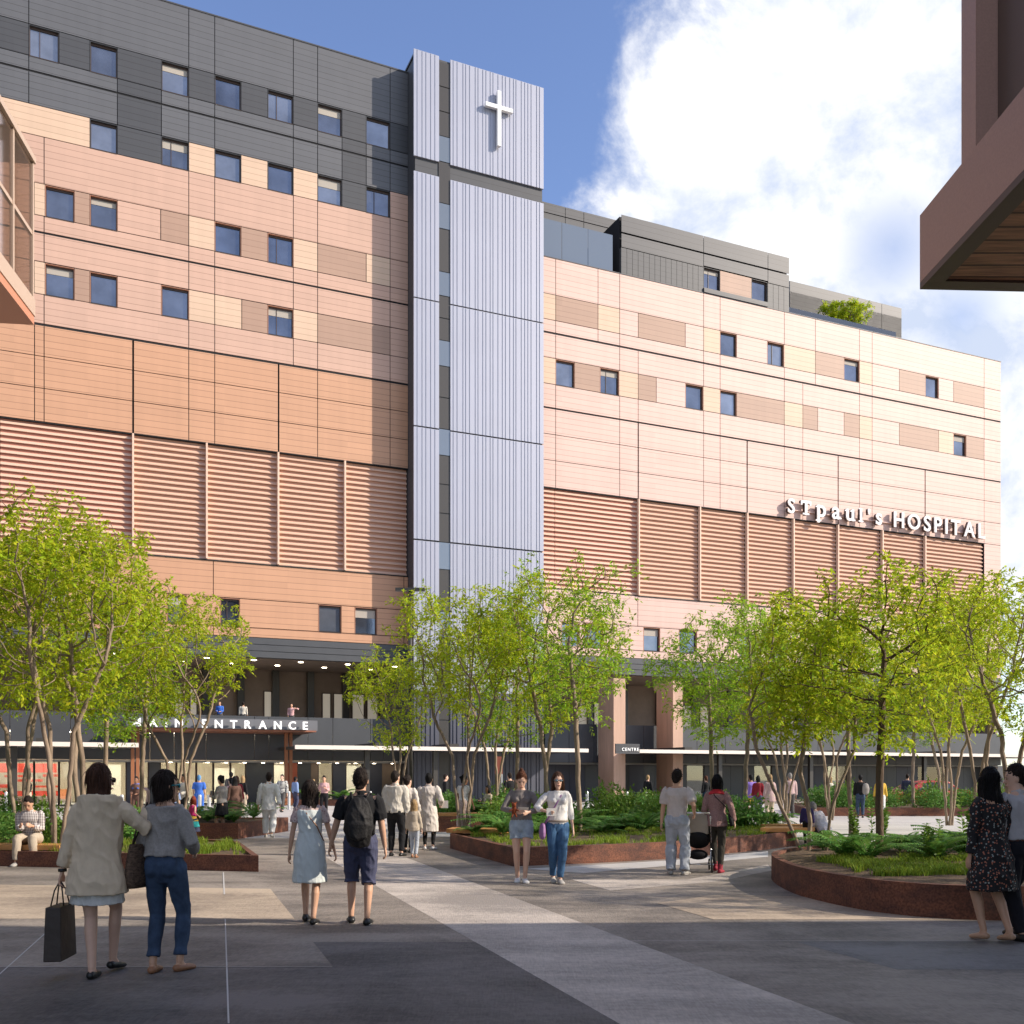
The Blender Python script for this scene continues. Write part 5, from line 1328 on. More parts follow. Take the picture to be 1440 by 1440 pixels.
    # hair
    if hair:
        st, hmta = hair[0], hair[1]
        mb = MB(); 
        def hl(pts, seg=14, sd=None): 
            loft(mb, [(HD(*p[:3]), p[3]*hs_, p[4]*hs_) for p in pts], seg, (hm @ V3((1, 0, 0))))
        cap_ = [(0, -0.040, -0.035, .070, .068), (0, -0.030, 0.0, .082, .088), (0, -0.022, 0.04, .086, .100), (0, -0.016, 0.08, .080, .100), (0, -0.014, 0.108, .062, .082), (0, -0.014, .122, .038, .052)]
        if st in ('short', 'short_m'): cap_ = [(0, -0.050, -0.06, .055, .046), (0, -0.036, -0.02, .078, .076), (0, -0.026, .03, .084, .092), (0, -.016, .075, .080, .098), (0, -.012, .105, .062, .082), (0, -.012, .120, .038, .052)]
        loft(mb, [(HD(*p[:3]), p[3]*hs_, p[4]*hs_) for p in cap_], 18, (hm @ V3((1, 0, 0))), capb=False)
        loft(mb, [(HD(0, -.016, .075), .078*hs_, .094*hs_), (HD(0, -.014, .085), .074*hs_, .088*hs_)], 16, (hm @ V3((1, 0, 0))))
        if st == 'bald': mb = MB(); hl(cap_[:3])
        if st == 'bob': hl([(0, -.018, .06, .085, .094), (0, -.022, 0, .093, .088), (0, -.026, -.06, .094, .080), (0, -.03, -.105, .082, .068)])
        if st in ('long', 'xlong', 'shoulder'):
            dn = {'shoulder': -.22, 'long': -.33, 'xlong': -.40}[st]
            hl([(0, -.018, .06, .085, .094), (0, -.022, -.01, .090, .086), (0, -.034, -.09, .094, .066)])
            b0 = HD(0, -.034, -.09); 
            nk = TR(0, -.085, 1.40); 
            low = hc+V3((0, 0, dn))-V3((0, 0.085, 0))+(hm @ V3((0, 0, 0)))
            low = V3((b0.x*.5+low.x*.5, b0.y-0.045, hc.z+dn))
            loft(mb, [(b0, .094, .062), (b0.lerp(low, .35)+V3((0, -.012, 0)), .102, .052), (b0.lerp(low, .75)+V3((0, -.008, 0)), .098, .042), (low, .080, .022)], 16, hm @ V3((1, 0, 0)))
            for sx in (-1, 1):
                loft(mb, [(HD(sx*.072, .02, .03), .022, .04), (HD(sx*.082, .01, -.07), .02, .04), (HD(sx*.085, -.015, max(dn, -.2)), .018, .03)], 8)
        if st == 'bun': hl([(0, -.085, .055, .03, .03), (0, -.115, .07, .036, .034), (0, -.13, .08, .025, .025)], 10)
        if st == 'topbun': loft(mb, [(HD(0, -.045, .125), .022, .022), (HD(0, -.05, .15), .034, .034), (HD(0, -.052, .162), .030, .030)], 12)
        if st == 'pony': hl([(0, -.10, .03, .028, .026), (0, -.125, -.05, .034, .028), (0, -.12, -.17, .022, .02)], 10)
        if st == 'hat':
            pass
        me = fuse(mb, vox*1.0, 2, .4)
        # keep the face clear
        if det <= 1:
            n = len(me.vertices); co = np.empty(n*3, np.float32); me.vertices.foreach_get('co', co); co = co.reshape(-1, 3)
            a = np.arctan2(co[:, 0]-hc.x, co[:, 1]-hc.y); st_ = np.sin(a*70+np.sin(co[:, 2]*25)*1.5)*0.0035
            rr = np.stack([np.sin(a), np.cos(a), 0*a], 1); co = co+rr*st_[:, None]
            me.vertices.foreach_set('co', co.reshape(-1).astype(np.float32)); me.update()
        if det == 0:
            hg = random.Random(len(label)); nv_ = len(me.vertices); sm = MB(); sm.v = [tuple(v.co) for v in me.vertices]; sm.f = [tuple(p.vertices) for p in me.polygons]; sm.m = [0]*len(sm.f)
            longh = st in ('long', 'xlong', 'shoulder', 'bob'); want = 260 if longh else 150; tr_ = 0
            while want and tr_ < 9000:
                tr_ += 1; v = me.vertices[hg.randrange(nv_)]; n_ = v.normal; p = v.co.copy()
                ln_ = hg.uniform(.06, .15) if longh else hg.uniform(.012, .028)
                if n_.z < -0.5 or (n_.z > .75 and longh): continue
                dn_ = Vector((0, 0, -1)); dn_ = (dn_-n_*dn_.dot(n_)*.9).normalized() if longh else (n_*.5+Vector((hg.uniform(-1, 1), hg.uniform(-1, 1), hg.uniform(-1, .6)))*.6).normalized()
                w1 = Vector((hg.uniform(-1, 1), hg.uniform(-1, 1), 0))*.006
                sm.tube([p-n_*.002, p+dn_*ln_*.5+n_*.004+w1, p+dn_*ln_+w1*2+(Vector((0, 0, -.02)) if longh else n_*0)], [.0026, .0022, .0006], 4, cap=False); want -= 1
            m2__ = bpy.data.meshes.new('hair'); m2__.from_pydata(sm.v, [], sm.f); m2__.polygons.foreach_set('use_smooth', [True]*len(sm.f)); m2__.update(); me = m2__
        me.name = name_hair; me.materials.clear(); me.materials.append(hmta); link(name_hair, me, e)
    if det <= 1 and not child:
        em = mat('eye_dark', (0.03, 0.02, 0.015), 0.25); lp = mat('lips', (0.36, 0.12, 0.10), 0.5)
        for sx in (-1, 1):
            mb = MB(); loft(mb, [(HD(sx*.030-.010, .0855, .012), .005, .006), (HD(sx*.030+.010, .0855, .012), .005, .006)], 8, V3((0, 1, 0))); link('eye', mesh_of(mb, 'eye', em), e)
            mb = MB(); loft(mb, [(HD(sx*.030-.016, .087, .030), .003, .004), (HD(sx*.030+.016, .087, .030), .003, .004)], 6, V3((0, 1, 0))); link('eyebrow', mesh_of(mb, 'eyebrow', hair[1] if hair else em), e)
        mb = MB(); loft(mb, [(HD(-.020, .0975, -.058), .004, .005), (HD(0, .101, -.056), .005, .007), (HD(.020, .0975, -.058), .004, .005)], 8, V3((0, 1, 0))); link('mouth', mesh_of(mb, 'mouth', lp), e)
    if glasses:
        mb = MB()
        for sx in (-1, 1):
            loft(mb, [(HD(sx*.034, .096, .012), .027, .021), (HD(sx*.034, .101, .012), .027, .021)], 12, capa=False, capb=False)
            mb.tube([HD(sx*.062, .09, .018), HD(sx*.080, .03, .016), HD(sx*.080, -.01, .012)], .005, 6)
        mb.tube([HD(-.012, .102, .016), HD(.012, .102, .016)], .004, 6)
        link('sunglasses', mesh_of(mb, 'sunglasses', glasses), e)
    K = Matrix.Translation(Vector(pos)) @ Matrix.Rotation(face, 4, 'Z') @ Matrix.Scale(k, 4)
    return dict(e=e, arms=arms, ankles=ankles, knees=knees, TR=TR, HD=HD, k=k, M=K, tors=tors, vox=vox)
def mesh_of(mb, name, m_, smooth=True):
    me = bpy.data.meshes.new(name); me.from_pydata(mb.v, [], mb.f)
    if smooth: me.polygons.foreach_set('use_smooth', [True]*len(mb.f))
    for x in (m_ if isinstance(m_, (list, tuple)) else [m_]): me.materials.append(x)
    me.update(); return me
def thing_at(p, name, label, cat, group=None):
    """an empty sharing a person's frame, for what the person carries"""
    e = empty(name, p['e'].location, p['e'].rotation_euler.z, label, cat, group); e.scale = p['e'].scale
    return e
def T(k, m, **kw): return dict(k=k, m=m, **kw)

# fabrics
c_beige = cloth('beige_linen', (0.74, 0.60, 0.43)); c_lace = cloth('white_lace', (0.75, 0.75, 0.73)); c_grey = cloth('grey_marl', (0.36, 0.335, 0.315), var=0.25, vscale=60)
c_jean = cloth('blue_denim', (0.060, 0.095, 0.165), var=0.45, vscale=8); c_jean2 = cloth('light_denim', (0.42, 0.52, 0.62), var=0.4, vscale=7); c_jean3 = cloth('faded_denim', (0.50, 0.54, 0.60), var=0.3, vscale=6)
c_mint = cloth('pale_blue', (0.70, 0.76, 0.74)); c_black = cloth('black', (0.018, 0.018, 0.02)); c_navy = cloth('navy', (0.07, 0.075, 0.13)); c_cream = cloth('cream', (0.62, 0.58, 0.50))
c_white = cloth('white', (0.78, 0.77, 0.75)); c_dkgrey = cloth('charcoal', (0.10, 0.095, 0.095)); c_wgrey = cloth('warm_grey', (0.22, 0.195, 0.185)); c_tee = cloth('stone_tee', (0.62, 0.55, 0.50))
c_pinkk = cloth('pink_knit', (0.45, 0.27, 0.25), var=0.5, vscale=70, bump=0.8, bscale=90); c_red = cloth('red', (0.55, 0.04, 0.05)); c_olive = cloth('dark_olive', (0.045, 0.04, 0.032)); c_burg = cloth('burgundy', (0.22, 0.02, 0.03))
c_blue = cloth('blue_scrubs', (0.06, 0.17, 0.60)); c_tblue = cloth('blue_tee', (0.26, 0.36, 0.60)); c_pink = cloth('pink', (0.70, 0.42, 0.42)); c_brown = cloth('brown', (0.16, 0.09, 0.07)); c_khaki = cloth('khaki', (0.50, 0.42, 0.32))
c_purple = cloth('purple', (0.30, 0.20, 0.62)); c_yellow = cloth('yellow', (0.75, 0.48, 0.08)); c_mau = cloth('mauve', (0.50, 0.36, 0.36)); c_coatw = cloth('warm_white', (0.66, 0.60, 0.54)); c_teal = cloth('teal', (0.05, 0.40, 0.40)); c_mag = cloth('magenta', (0.75, 0.06, 0.25))
def pattern(name, base, dots, scale=55, kind='VORONOI', thr=0.33, pct=0.5):
    if name in _mats: return _mats[name]
    m = bpy.data.materials.new(name); m.use_nodes = True; t = m.node_tree; p = t.nodes['Principled BSDF']; p.inputs['Roughness'].default_value = 0.85; lk = t.links.new
    tcn = t.nodes.new('ShaderNodeTexCoord')
    if kind == 'VORONOI':
        v = t.nodes.new('ShaderNodeTexVoronoi'); v.inputs['Scale'].default_value = scale; lk(tcn.outputs['Object'], v.inputs['Vector'])
        lt = t.nodes.new('ShaderNodeMath'); lt.operation = 'LESS_THAN'; lk(v.outputs['Distance'], lt.inputs[0]); lt.inputs[1].default_value = thr
        cr_ = t.nodes.new('ShaderNodeValToRGB'); sp = t.nodes.new('ShaderNodeSeparateColor'); lk(v.outputs['Color'], sp.inputs[0]); lk(sp.outputs[0], cr_.inputs[0])
        cr_.color_ramp.interpolation = 'CONSTANT'; el = cr_.color_ramp.elements
        el[0].color = (*dots[0], 1); el[1].position = 0.35; el[1].color = (*dots[1], 1)
        x = el.new(0.65); x.color = (*base, 1)
        mi = t.nodes.new('ShaderNodeMix'); mi.data_type = 'RGBA'; lk(lt.outputs[0], mi.inputs[0]); mi.inputs[6].default_value = (*base, 1); lk(cr_.outputs[0], mi.inputs[7]); lk(mi.outputs[2], p.inputs['Base Color'])
    else:
        sp = t.nodes.new('ShaderNodeSeparateXYZ'); lk(tcn.outputs['Object'], sp.inputs[0]); outs = []
        for ax in (0, 2):
            a = t.nodes.new('ShaderNodeMath'); a.operation = 'MULTIPLY'; lk(sp.outputs[ax], a.inputs[0]); a.inputs[1].default_value = scale
            b = t.nodes.new('ShaderNodeMath'); b.operation = 'FRACT'; lk(a.outputs[0], b.inputs[0])
            c = t.nodes.new('ShaderNodeMath'); c.operation = 'LESS_THAN'; lk(b.outputs[0], c.inputs[0]); c.inputs[1].default_value = pct; outs.append(c)
        s_ = t.nodes.new('ShaderNodeMath'); s_.operation = 'ADD'; lk(outs[0].outputs[0], s_.inputs[0]); lk(outs[1].outputs[0], s_.inputs[1]); h = t.nodes.new('ShaderNodeMath'); h.operation = 'MULTIPLY'; lk(s_.outputs[0], h.inputs[0]); h.inputs[1].default_value = .5
        mi = t.nodes.new('ShaderNodeMix'); mi.data_type = 'RGBA'; lk(h.outputs[0], mi.inputs[0]); mi.inputs[6].default_value = (*base, 1); mi.inputs[7].default_value = (*dots[0], 1); lk(mi.outputs[2], p.inputs['Base Color'])
    _mats[name] = m; return m
c_floral = pattern('floral_cloth', (0.012, 0.011, 0.013), [(0.42, 0.15, 0.09), (0.32, 0.35, 0.33)], 42, thr=0.36)
c_plaid = pattern('plaid_cloth', (0.70, 0.66, 0.62), [(0.06, 0.03, 0.04)], 34, 'PLAID', pct=.45)
c_blush = pattern('blush_floral', (0.55, 0.42, 0.38), [(0.38, 0.24, 0.24), (0.68, 0.58, 0.52)], 40, thr=.45)
c_camo = pattern('patched_knit', (0.55, 0.55, 0.52), [(0.10, 0.10, 0.11), (0.30, 0.30, 0.30)], 16, thr=.5)
h_brn = hairm('brown', (0.095, 0.042, 0.024)); h_dk = hairm('dark', (0.026, 0.016, 0.012)); h_blk = hairm('black', (0.009, 0.008, 0.009)); h_bld = hairm('blonde', (0.50, 0.33, 0.16)); h_aub = hairm('auburn', (0.13, 0.045, 0.02)); h_gry = hairm('grey', (0.35, 0.33, 0.31)); h_red = hairm('red', (0.35, 0.07, 0.03))
s_blk = mat('black_leather', (0.012, 0.012, 0.012), 0.4); s_wht = mat('white_canvas', (0.75, 0.75, 0.74), 0.6); s_tan = mat('tan_leather', (0.30, 0.14, 0.07), 0.5); s_gry = mat('grey_shoe', (0.4, 0.38, 0.35), 0.7); s_red = mat('red_suede', (0.30, 0.02, 0.04), 0.8); s_nude = mat('nude_leather', (0.50, 0.30, 0.19), 0.5)
gl_dark = mat('dark_lens', (0.02, 0.02, 0.025), 0.12); gl_teal = mat('teal_frame', (0.02, 0.30, 0.34), 0.25); gl_mir = mat('mirror_lens', (0.20, 0.25, 0.27), 0.08, metal=0.8)

# ---- the two women in the left foreground, seen from behind
A = person(G(140, 1373), 0.10, 1.70, 'f', 'light', feet=[(-0.03, -0.10, 0.0, 0.05), (0.05, 0.20, 0.03, -0.25)], hands=[(-0.30, -0.02, 0.80), (0.33, 0.20, 1.40, (0.5, -0.3, -1), (0.05, 0.1, 1))],
           headyaw=-0.75, hair=('shoulder', h_brn), det=0, glasses=gl_dark, shoes=(s_blk, 'flat'), hipshift=-0.02,
           wear=[T('skirt', c_lace, hem=0.60, flare=0.045, wr=0.006, wf=(22, 22, 6), loose=.008), T('coat', c_beige, hem=0.68, flare=0.065, loose=0.028, sleeve=0.93, neck=1.46, n='jacket', wr=0.010, loosewaist=0.19)],
           label='woman seen from behind in beige jacket and white lace skirt, leftmost in foreground')
B = person(G(232, 1367), -0.12, 1.65, 'f', 'tan', feet=[(-0.08, -0.06, 0.0, 0.15), (0.11, 0.05, 0.0, -0.35)], hands=[(-0.13, 0.24, 1.02), (0.17, 0.22, 1.02)],
           headyaw=-0.85, hair=('bob', h_dk), det=0, glasses=gl_teal, shoes=(s_tan, 'flat'), elbow_out=0.5,
           wear=[T('pants', c_jean, len=0.93, loose=0.009, cuff=0.008, top=1.06, wr=0.006, n='jeans'), T('top', c_grey, hem=0.985, loose=0.022, sleeve=0.95, loosewaist=0.165, neck=1.44, wr=0.010)],
           label='woman seen from behind in grey top, blue jeans and teal sunglasses')
# shopping bag in her left hand
def carried(mb, p, name, m_, label, cat, vox=None, parts=()):
    e = thing_at(p, name, label, cat)
    for nm, mbx, mx in [('bag_body', mb, m_)]+list(parts):
        me = fuse(mbx, vox, 2, .4) if (vox and nm == 'bag_body') else mesh_of(mbx, nm, mx, smooth=True)
        me.name = nm; me.materials.clear(); me.materials.append(mx); link(nm, me, e)
    return e
hw = A['arms'][0][4]
mb = MB(); zt = hw.z-0.20
mb.add([(hw.x-.06, hw.y-.17, zt), (hw.x+.06, hw.y-.17, zt), (hw.x+.06, hw.y+.17, zt), (hw.x-.06, hw.y+.17, zt), (hw.x-.07, hw.y-.19, zt-.43), (hw.x+.07, hw.y-.19, zt-.43), (hw.x+.07, hw.y+.19, zt-.43), (hw.x-.07, hw.y+.19, zt-.43)],
       [(0, 1, 2, 3), (4, 7, 6, 5), (0, 4, 5, 1), (1, 5, 6, 2), (2, 6, 7, 3), (3, 7, 4, 0)])
hb = MB()
for sx in (-.05, .05): hb.tube([(hw.x+sx, hw.y-.07, zt), (hw.x+sx*.6, hw.y-.045, zt+.12), (hw.x+sx*.1, hw.y, hw.z-.01), (hw.x+sx*.6, hw.y+.045, zt+.12), (hw.x+sx, hw.y+.07, zt)], .006, 6)
be = thing_at(A, 'shopping_bag', 'dark brown paper shopping bag held by woman in beige jacket', 'bag')
M_bag = mat('brown_paper', (0.035, 0.022, 0.016), 0.55, bump=0.3, bscale=12)
bo = mb.build('bag_body', M_bag, be, bevel=0.008); hb.build('handle', s_blk, be, smooth=True)
be.rotation_euler.z += 0.0
# rotate the bag broadside
bo.rotation_euler = (0, 0, 0)
# watch
wr = A['arms'][0][2]; mb = MB(); loft(mb, [(wr+Vector((0, 0, .02)), .034, .036), (wr+Vector((0, 0, -.005)), .033, .035)], 14, capa=False, capb=False)
link('watch', mesh_of(mb, 'watch', s_blk), A['e'])
# woven tote on B's left shoulder
shl = B['arms'][0][0]; e = thing_at(B, 'woven_tote', 'woven brown basket tote hanging from the shoulder of woman in grey top', 'bag')
mb = MB(); c = Vector((shl.x-.075, -.03, 0.90)); 
loft(mb, [(c+Vector((0, 0, .20)), .045, .12), (c+Vector((0, 0, .05)), .07, .16), (c+Vector((0, 0, -.10)), .085, .19), (c+Vector((0, 0, -.17)), .07, .17)], 20, capa=False, capb=False)
M_wov = mat('woven_straw', (0.22, 0.14, 0.09), 0.85, col2=(0.05, 0.03, 0.02), vscale=28, stretch=(1, 1, 2.4), bump=1.0, bscale=60)
link('basket', mesh_of(mb, 'basket', M_wov), e)
hb = MB()
for dy in (-.03, .03): hb.tube([c+Vector((0.0, -.09+dy*.2, .19)), Vector((shl.x-.05, -.06+dy, 1.25)), Vector((shl.x+.01, dy-0.0, 1.452)), Vector((shl.x-.02, .07+dy, 1.27)), c+Vector((.0, .09+dy*.2, .19))], .008, 6)
link('strap', mesh_of(hb, 'strap', mat('dark_strap', (0.04, 0.025, 0.02), .6)), e)

# ---- couple holding hands
Cg = person(G(436, 1298), 0.02, 1.56, 'f', 'tan', feet=[(-0.07, 0.10, 0.02, 0.05), (0.06, -0.12, 0.0, -0.05)], hands=[(-0.25, -0.03, 0.80), (0.28, 0.10, 0.86)], hair=('xlong', h_dk), det=0, shoes=(s_blk, 'sneaker', s_wht), headyaw=-0.25,
            wear=[T('dress', c_mint, hem=0.50, flare=0.035, loose=0.018, sleeve=0.0, neck=1.41, wr=0.008), T('top', c_blush, hem=1.28, sleeve=0.32, loose=0.012, neck=1.45, n='blouse')],
            label='girl with long dark hair in pale blue dress holding the backpacker\'s hand')
Cm = person(G(507, 1299), 0.06, 1.69, 'm', 'tan', feet=[(-0.11, 0.08, 0.0, 0.15), (0.08, -0.10, 0.0, -0.1)], hands=[(-0.36, 0.10, 0.80), (0.27, 0.04, 0.83)], hair=('short_m', h_dk), det=0, shoes=(s_blk, 'sneaker', s_wht), headyaw=-0.1,
            wear=[T('pants', c_navy, len=0.56, loose=0.022, tight=1.0, cuff=0.012, n='shorts', wr=0.01), T('top', c_black, hem=0.90, loose=0.02, sleeve=0.42, collar=True, wr=0.009)],
            label='man from behind in black shirt and navy shorts with backpack, holding hands')
e = thing_at(Cm, 'backpack', 'large black backpack worn by the man holding hands', 'backpack')
mb = MB(); loft(mb, [(Vector((0.0, -.21, 0.93)), .13, .075), (Vector((0, -.235, 1.05)), .158, .10), (Vector((0, -.23, 1.2)), .155, .095), (Vector((0, -.20, 1.34)), .115, .07)], 16)
loft(mb, [(Vector((0, -.31, 0.98)), .10, .035), (Vector((0, -.315, 1.12)), .105, .035)], 12)
M_bp = cloth('black_nylon', (0.020, 0.019, 0.019), bump=0.4, bscale=40, rough=0.6)
me = fuse(mb, .01, 2); wrinkle(me, .012, (7, 7, 5)); me.name = 'bag_body'; me.materials.clear(); me.materials.append(M_bp); link('bag_body', me, e)
for sx in (-1, 1):
    hb = MB(); hb.tube([(sx*.07, -.17, 1.38), (sx*.10, -.07, 1.455), (sx*.11, .03, 1.45), (sx*.13, .125, 1.34), (sx*.155, .10, 1.15), (sx*.15, -.09, 1.0)], .014, 8); link('strap', mesh_of(hb, 'strap', M_bp), e)
# slung strap on the girl
hb = MB(); hb.tube([Cg['TR'](-.10, .0, 1.435), Cg['TR'](-.02, -.115, 1.33), Cg['TR'](.10, -.11, 1.18), Cg['TR'](.17, -.04, 1.0)], .007, 6)
e = thing_at(Cg, 'crossbody_strap', 'thin brown shoulder strap across back of girl in pale blue dress', 'strap'); link('strap', mesh_of(hb, 'strap', s_tan), e)

# ---- two women walking towards us in the middle
D1 = person(G(733, 1241), PI+0.05, 1.68, 'f', 'light', feet=[(-0.055, 0.05, 0.0, 0.1), (0.055, -0.06, 0.0, -0.1)], hands=[(-0.09, 0.27, 1.10, (-1, -0.6, -0.3), (0.6, .5, .1)), (0.10, 0.27, 1.12, (1, -.6, -.3), (-.6, .5, .1))], headpitch=-0.45, hair=('topbun', h_aub), det=0, shoes=(s_wht, 'sneaker', s_wht),
            wear=[T('pants', c_jean2, len=0.27, loose=0.016, cuff=0.012, top=1.05, n='shorts'), T('top', c_wgrey, hem=0.96, loose=0.016, sleeve=0.9, loosewaist=0.15)],
            label='woman with top bun in grey sweater and denim shorts looking at a paper')
D2 = person(G(784, 1242), PI+0.10, 1.67, 'f', 'light', feet=[(-0.03, 0.07, 0.0, 0.05), (0.06, -0.10, 0.02, -0.05)], hands=[(-0.25, -0.02, 0.82), (0.19, 0.24, 1.12, (1, -.5, -.4), (-.3, .6, -.1))], hair=('long', h_brn), det=0, glasses=gl_mir, shoes=(s_gry, 'sneaker', s_wht),
            wear=[T('pants', cloth('mid_denim', (0.08, 0.18, 0.34), var=0.5, vscale=6), len=0.97, loose=0.012, top=1.0, n='jeans'), T('top', c_white, hem=0.93, loose=0.018, sleeve=0.75, loosewaist=0.155)],
            label='woman in mirrored sunglasses, white top and jeans with purple shoulder strap')
e = thing_at(D1, 'paper_sheet', 'folded paper sheet held by the woman in denim shorts', 'paper')
mb = MB(); mb.add([(-.09, .33, 1.13), (.07, .33, 1.14), (.07, .40, 1.19), (-.09, .40, 1.18), (-.09, .33, 1.128), (.07, .33, 1.138), (.07, .40, 1.188), (-.09, .40, 1.178)], [(0, 1, 2, 3), (4, 7, 6, 5), (0, 4, 5, 1), (1, 5, 6, 2), (2, 6, 7, 3), (3, 7, 4, 0)])
link('sheet', mesh_of(mb, 'sheet', mat('paper', (0.7, .68, .65), .8), False), e)
e = thing_at(D1, 'teddy_toy', 'small reddish brown plush held by the woman in denim shorts', 'toy')
mb = MB(); loft(mb, [((.13, .36, 1.10), .035, .03), ((.13, .36, 1.16), .04, .035)], 10); loft(mb, [((.13, .37, 1.21), .035, .035), ((.13, .37, 1.22), .034, .034)], 10)
for sx in (-1, 1): loft(mb, [((.13+sx*.03, .37, 1.25), .012, .012), ((.13+sx*.032, .37, 1.255), .012, .012)], 8); loft(mb, [((.13+sx*.03, .38, 1.15), .013, .013), ((.13+sx*.07, .39, 1.13), .012, .012)], 8); loft(mb, [((.13+sx*.02, .37, 1.08), .015, .015), ((.13+sx*.035, .39, 1.04), .014, .014)], 8)
me = fuse(mb, .008, 1); me.name = 'plush_body'; me.materials.clear(); me.materials.append(cloth('plush', (0.20, 0.05, 0.02))); link('plush_body', me, e)
e = thing_at(D2, 'crossbody_bag', 'purple bag on long strap worn by woman in white top', 'bag')
M_pur = mat('purple_leather', (0.30, 0.15, 0.33), .55)
hb = MB(); hb.tube([D2['TR'](-.10, .02, 1.44), D2['TR'](-.03, .13, 1.36), D2['TR'](.05, .15, 1.22), D2['TR'](.16, .11, 1.02), D2['TR'](.20, .05, .92)], .012, 6, flat=.5); hb.tube([D2['TR'](-.10, .02, 1.44), D2['TR'](.0, -.12, 1.3), D2['TR'](.20, -.03, .92)], .012, 6, flat=.5)
link('strap', mesh_of(hb, 'strap', M_pur), e)
mb = MB(); loft(mb, [((.235, .02, .90), .045, .10), ((.24, .02, .80), .055, .125), ((.24, .02, .73), .05, .12)], 12); me = fuse(mb, .012, 2); me.name = 'bag_body'; me.materials.clear(); me.materials.append(M_pur); link('bag_body', me, e)
e = thing_at(D2, 'leaflet', 'white leaflet held in hand of woman in white top', 'paper')
p_ = D2['arms'][1][4]; mb = MB(); mb.box(p_.x-.09, p_.x+.06, p_.y+.02, p_.y+.024, p_.z-.05, p_.z+.07); link('sheet', mesh_of(mb, 'sheet', mat('paper', (0.7, .68, .65), .8), False), e)
mb = MB(); bz = 0.955; loft(mb, [(D2['TR'](0, 0, .955), .172, .132), (D2['TR'](0, 0, .99), .168, .13)], 22, capa=False, capb=False); link('belt', mesh_of(mb, 'belt', mat('belt_leather', (0.30, .26, .22), .6)), D2['e'])

# ---- couple with a stroller
E1 = person(G(952, 1230), -0.30, 1.72, 'm', 'tan', feet=[(-0.10, -0.02, 0.0, 0.2), (0.12, 0.0, 0.0, -0.3)], hands=[(-0.26, 0.02, 0.84), (0.27, 0.10, 1.00)], headyaw=-0.25, headpitch=-0.3, hair=('short_m', h_dk), det=0, shoes=(s_gry, 'sneaker', s_wht),
            wear=[T('pants', c_jean3, len=1.0, loose=0.022, tight=1.1, cuff=0.012, n='jeans', wr=.012), T('top', c_tee, hem=0.93, loose=0.024, sleeve=0.42, wr=.010)],
            label='man from behind in stone grey tee and faded jeans pushing the stroller')
E2 = person(G(1008, 1227), -0.25, 1.64, 'f', 'light', feet=[(-0.03, 0.10, 0.03, 0.1), (0.06, -0.08, 0.0, -0.2)], hands=[(-0.20, 0.12, 0.90), (0.30, -0.02, 0.90)], headyaw=0.3, hair=('bob', h_blk), det=0, shoes=(s_red, 'boot'),
            wear=[T('pants', c_olive, len=0.97, loose=0.006, n='leggings'), T('top', c_red, hem=1.36, sleeve=0, neck=1.465, loose=.018, n='collar_top'), T('top', c_pinkk, hem=0.84, loose=0.022, sleeve=0.97, neck=1.42, flare=0.01, n='sweater')],
            label='woman with black bob in pink knit sweater, leggings and red boots')
e = thing_at(E2, 'shoulder_bag', 'small black and cream bag at the hip of woman in pink sweater', 'bag')
mb = MB(); loft(mb, [((.22, -.02, 1.02), .03, .09), ((.25, -.02, .93), .045, .12), ((.26, -.02, .86), .04, .11)], 12); me = fuse(mb, .012, 1); me.name = 'bag_body'; me.materials.clear(); me.materials.append(c_black); link('bag_body', me, e)
hb = MB(); hb.tube([(.24, -.02, 1.05), (.14, -.125, 1.18), (-.02, -.13, 1.34), (-.09, -.03, 1.455), (-.04, .10, 1.40), (.12, .13, 1.2), (.24, .02, 1.03)], .008, 6); link('strap', mesh_of(hb, 'strap', c_black), e)
# stroller
st = empty('stroller', G(981, 1227), -0.22, 'black stroller with cream seat pushed by man in grey tee', 'stroller')
def tyre(x, y, r_, w=.035, m_=None):
    mb = MB(); n = 24; pts = [(x, y+r_*math.cos(2*PI*i/n), r_+r_*math.sin(2*PI*i/n)) for i in range(n+1)]
    mb.tube([Vector((x, y+(r_-.018)*math.cos(2*PI*i/n), r_+(r_-.018)*math.sin(2*PI*i/n))) for i in range(n+1)], .018, 8, cap=False); o = mb.build('wheel', s_blk, st, smooth=True)
    mb = MB()
    for i in range(6): a = PI*i/6; mb.tube([(x, y-(r_-.03)*math.cos(a), r_-(r_-.03)*math.sin(a)), (x, y+(r_-.03)*math.cos(a), r_+(r_-.03)*math.sin(a))], .005, 5)
    mb.tube([(x-.03, y, r_), (x+.03, y, r_)], .02, 8); mb.build('spokes', mat('chrome', (.7, .7, .7), .25, metal=.9), o)
for x, y, r_ in ((-.24, .0, .14), (.24, .0, .14), (-.18, .55, .10), (.18, .55, .10)): tyre(x, y, r_)
M_chr = mat('chrome', (.7, .7, .7), .25, metal=.9)
mb = MB()
for sx in (-.22, .22):
    mb.tube([(sx, 0, .14), (sx*.98, .22, .45), (sx*.95, .50, .62)], .012, 8); mb.tube([(sx*.85, .55, .12), (sx, .25, .42), (sx, -.02, .80), (sx*.98, -.20, .98)], .012, 8)
mb.tube([(-.215, -.20, .98), (-.2, -.25, 1.02), (.2, -.25, 1.02), (.215, -.20, .98)], .016, 8); mb.tube([(-.24, 0, .14), (.24, 0, .14)], .01, 8); mb.build('chassis', M_chr, st, smooth=True)
mb = MB(); loft(mb, [((0, .05, .62), .19, .10), ((0, .28, .52), .20, .14), ((0, .50, .60), .17, .09)], 14); me = fuse(mb, .02, 3); me.name = 'seat_pod'; me.materials.clear(); me.materials.append(c_black); link('seat_pod', me, st)
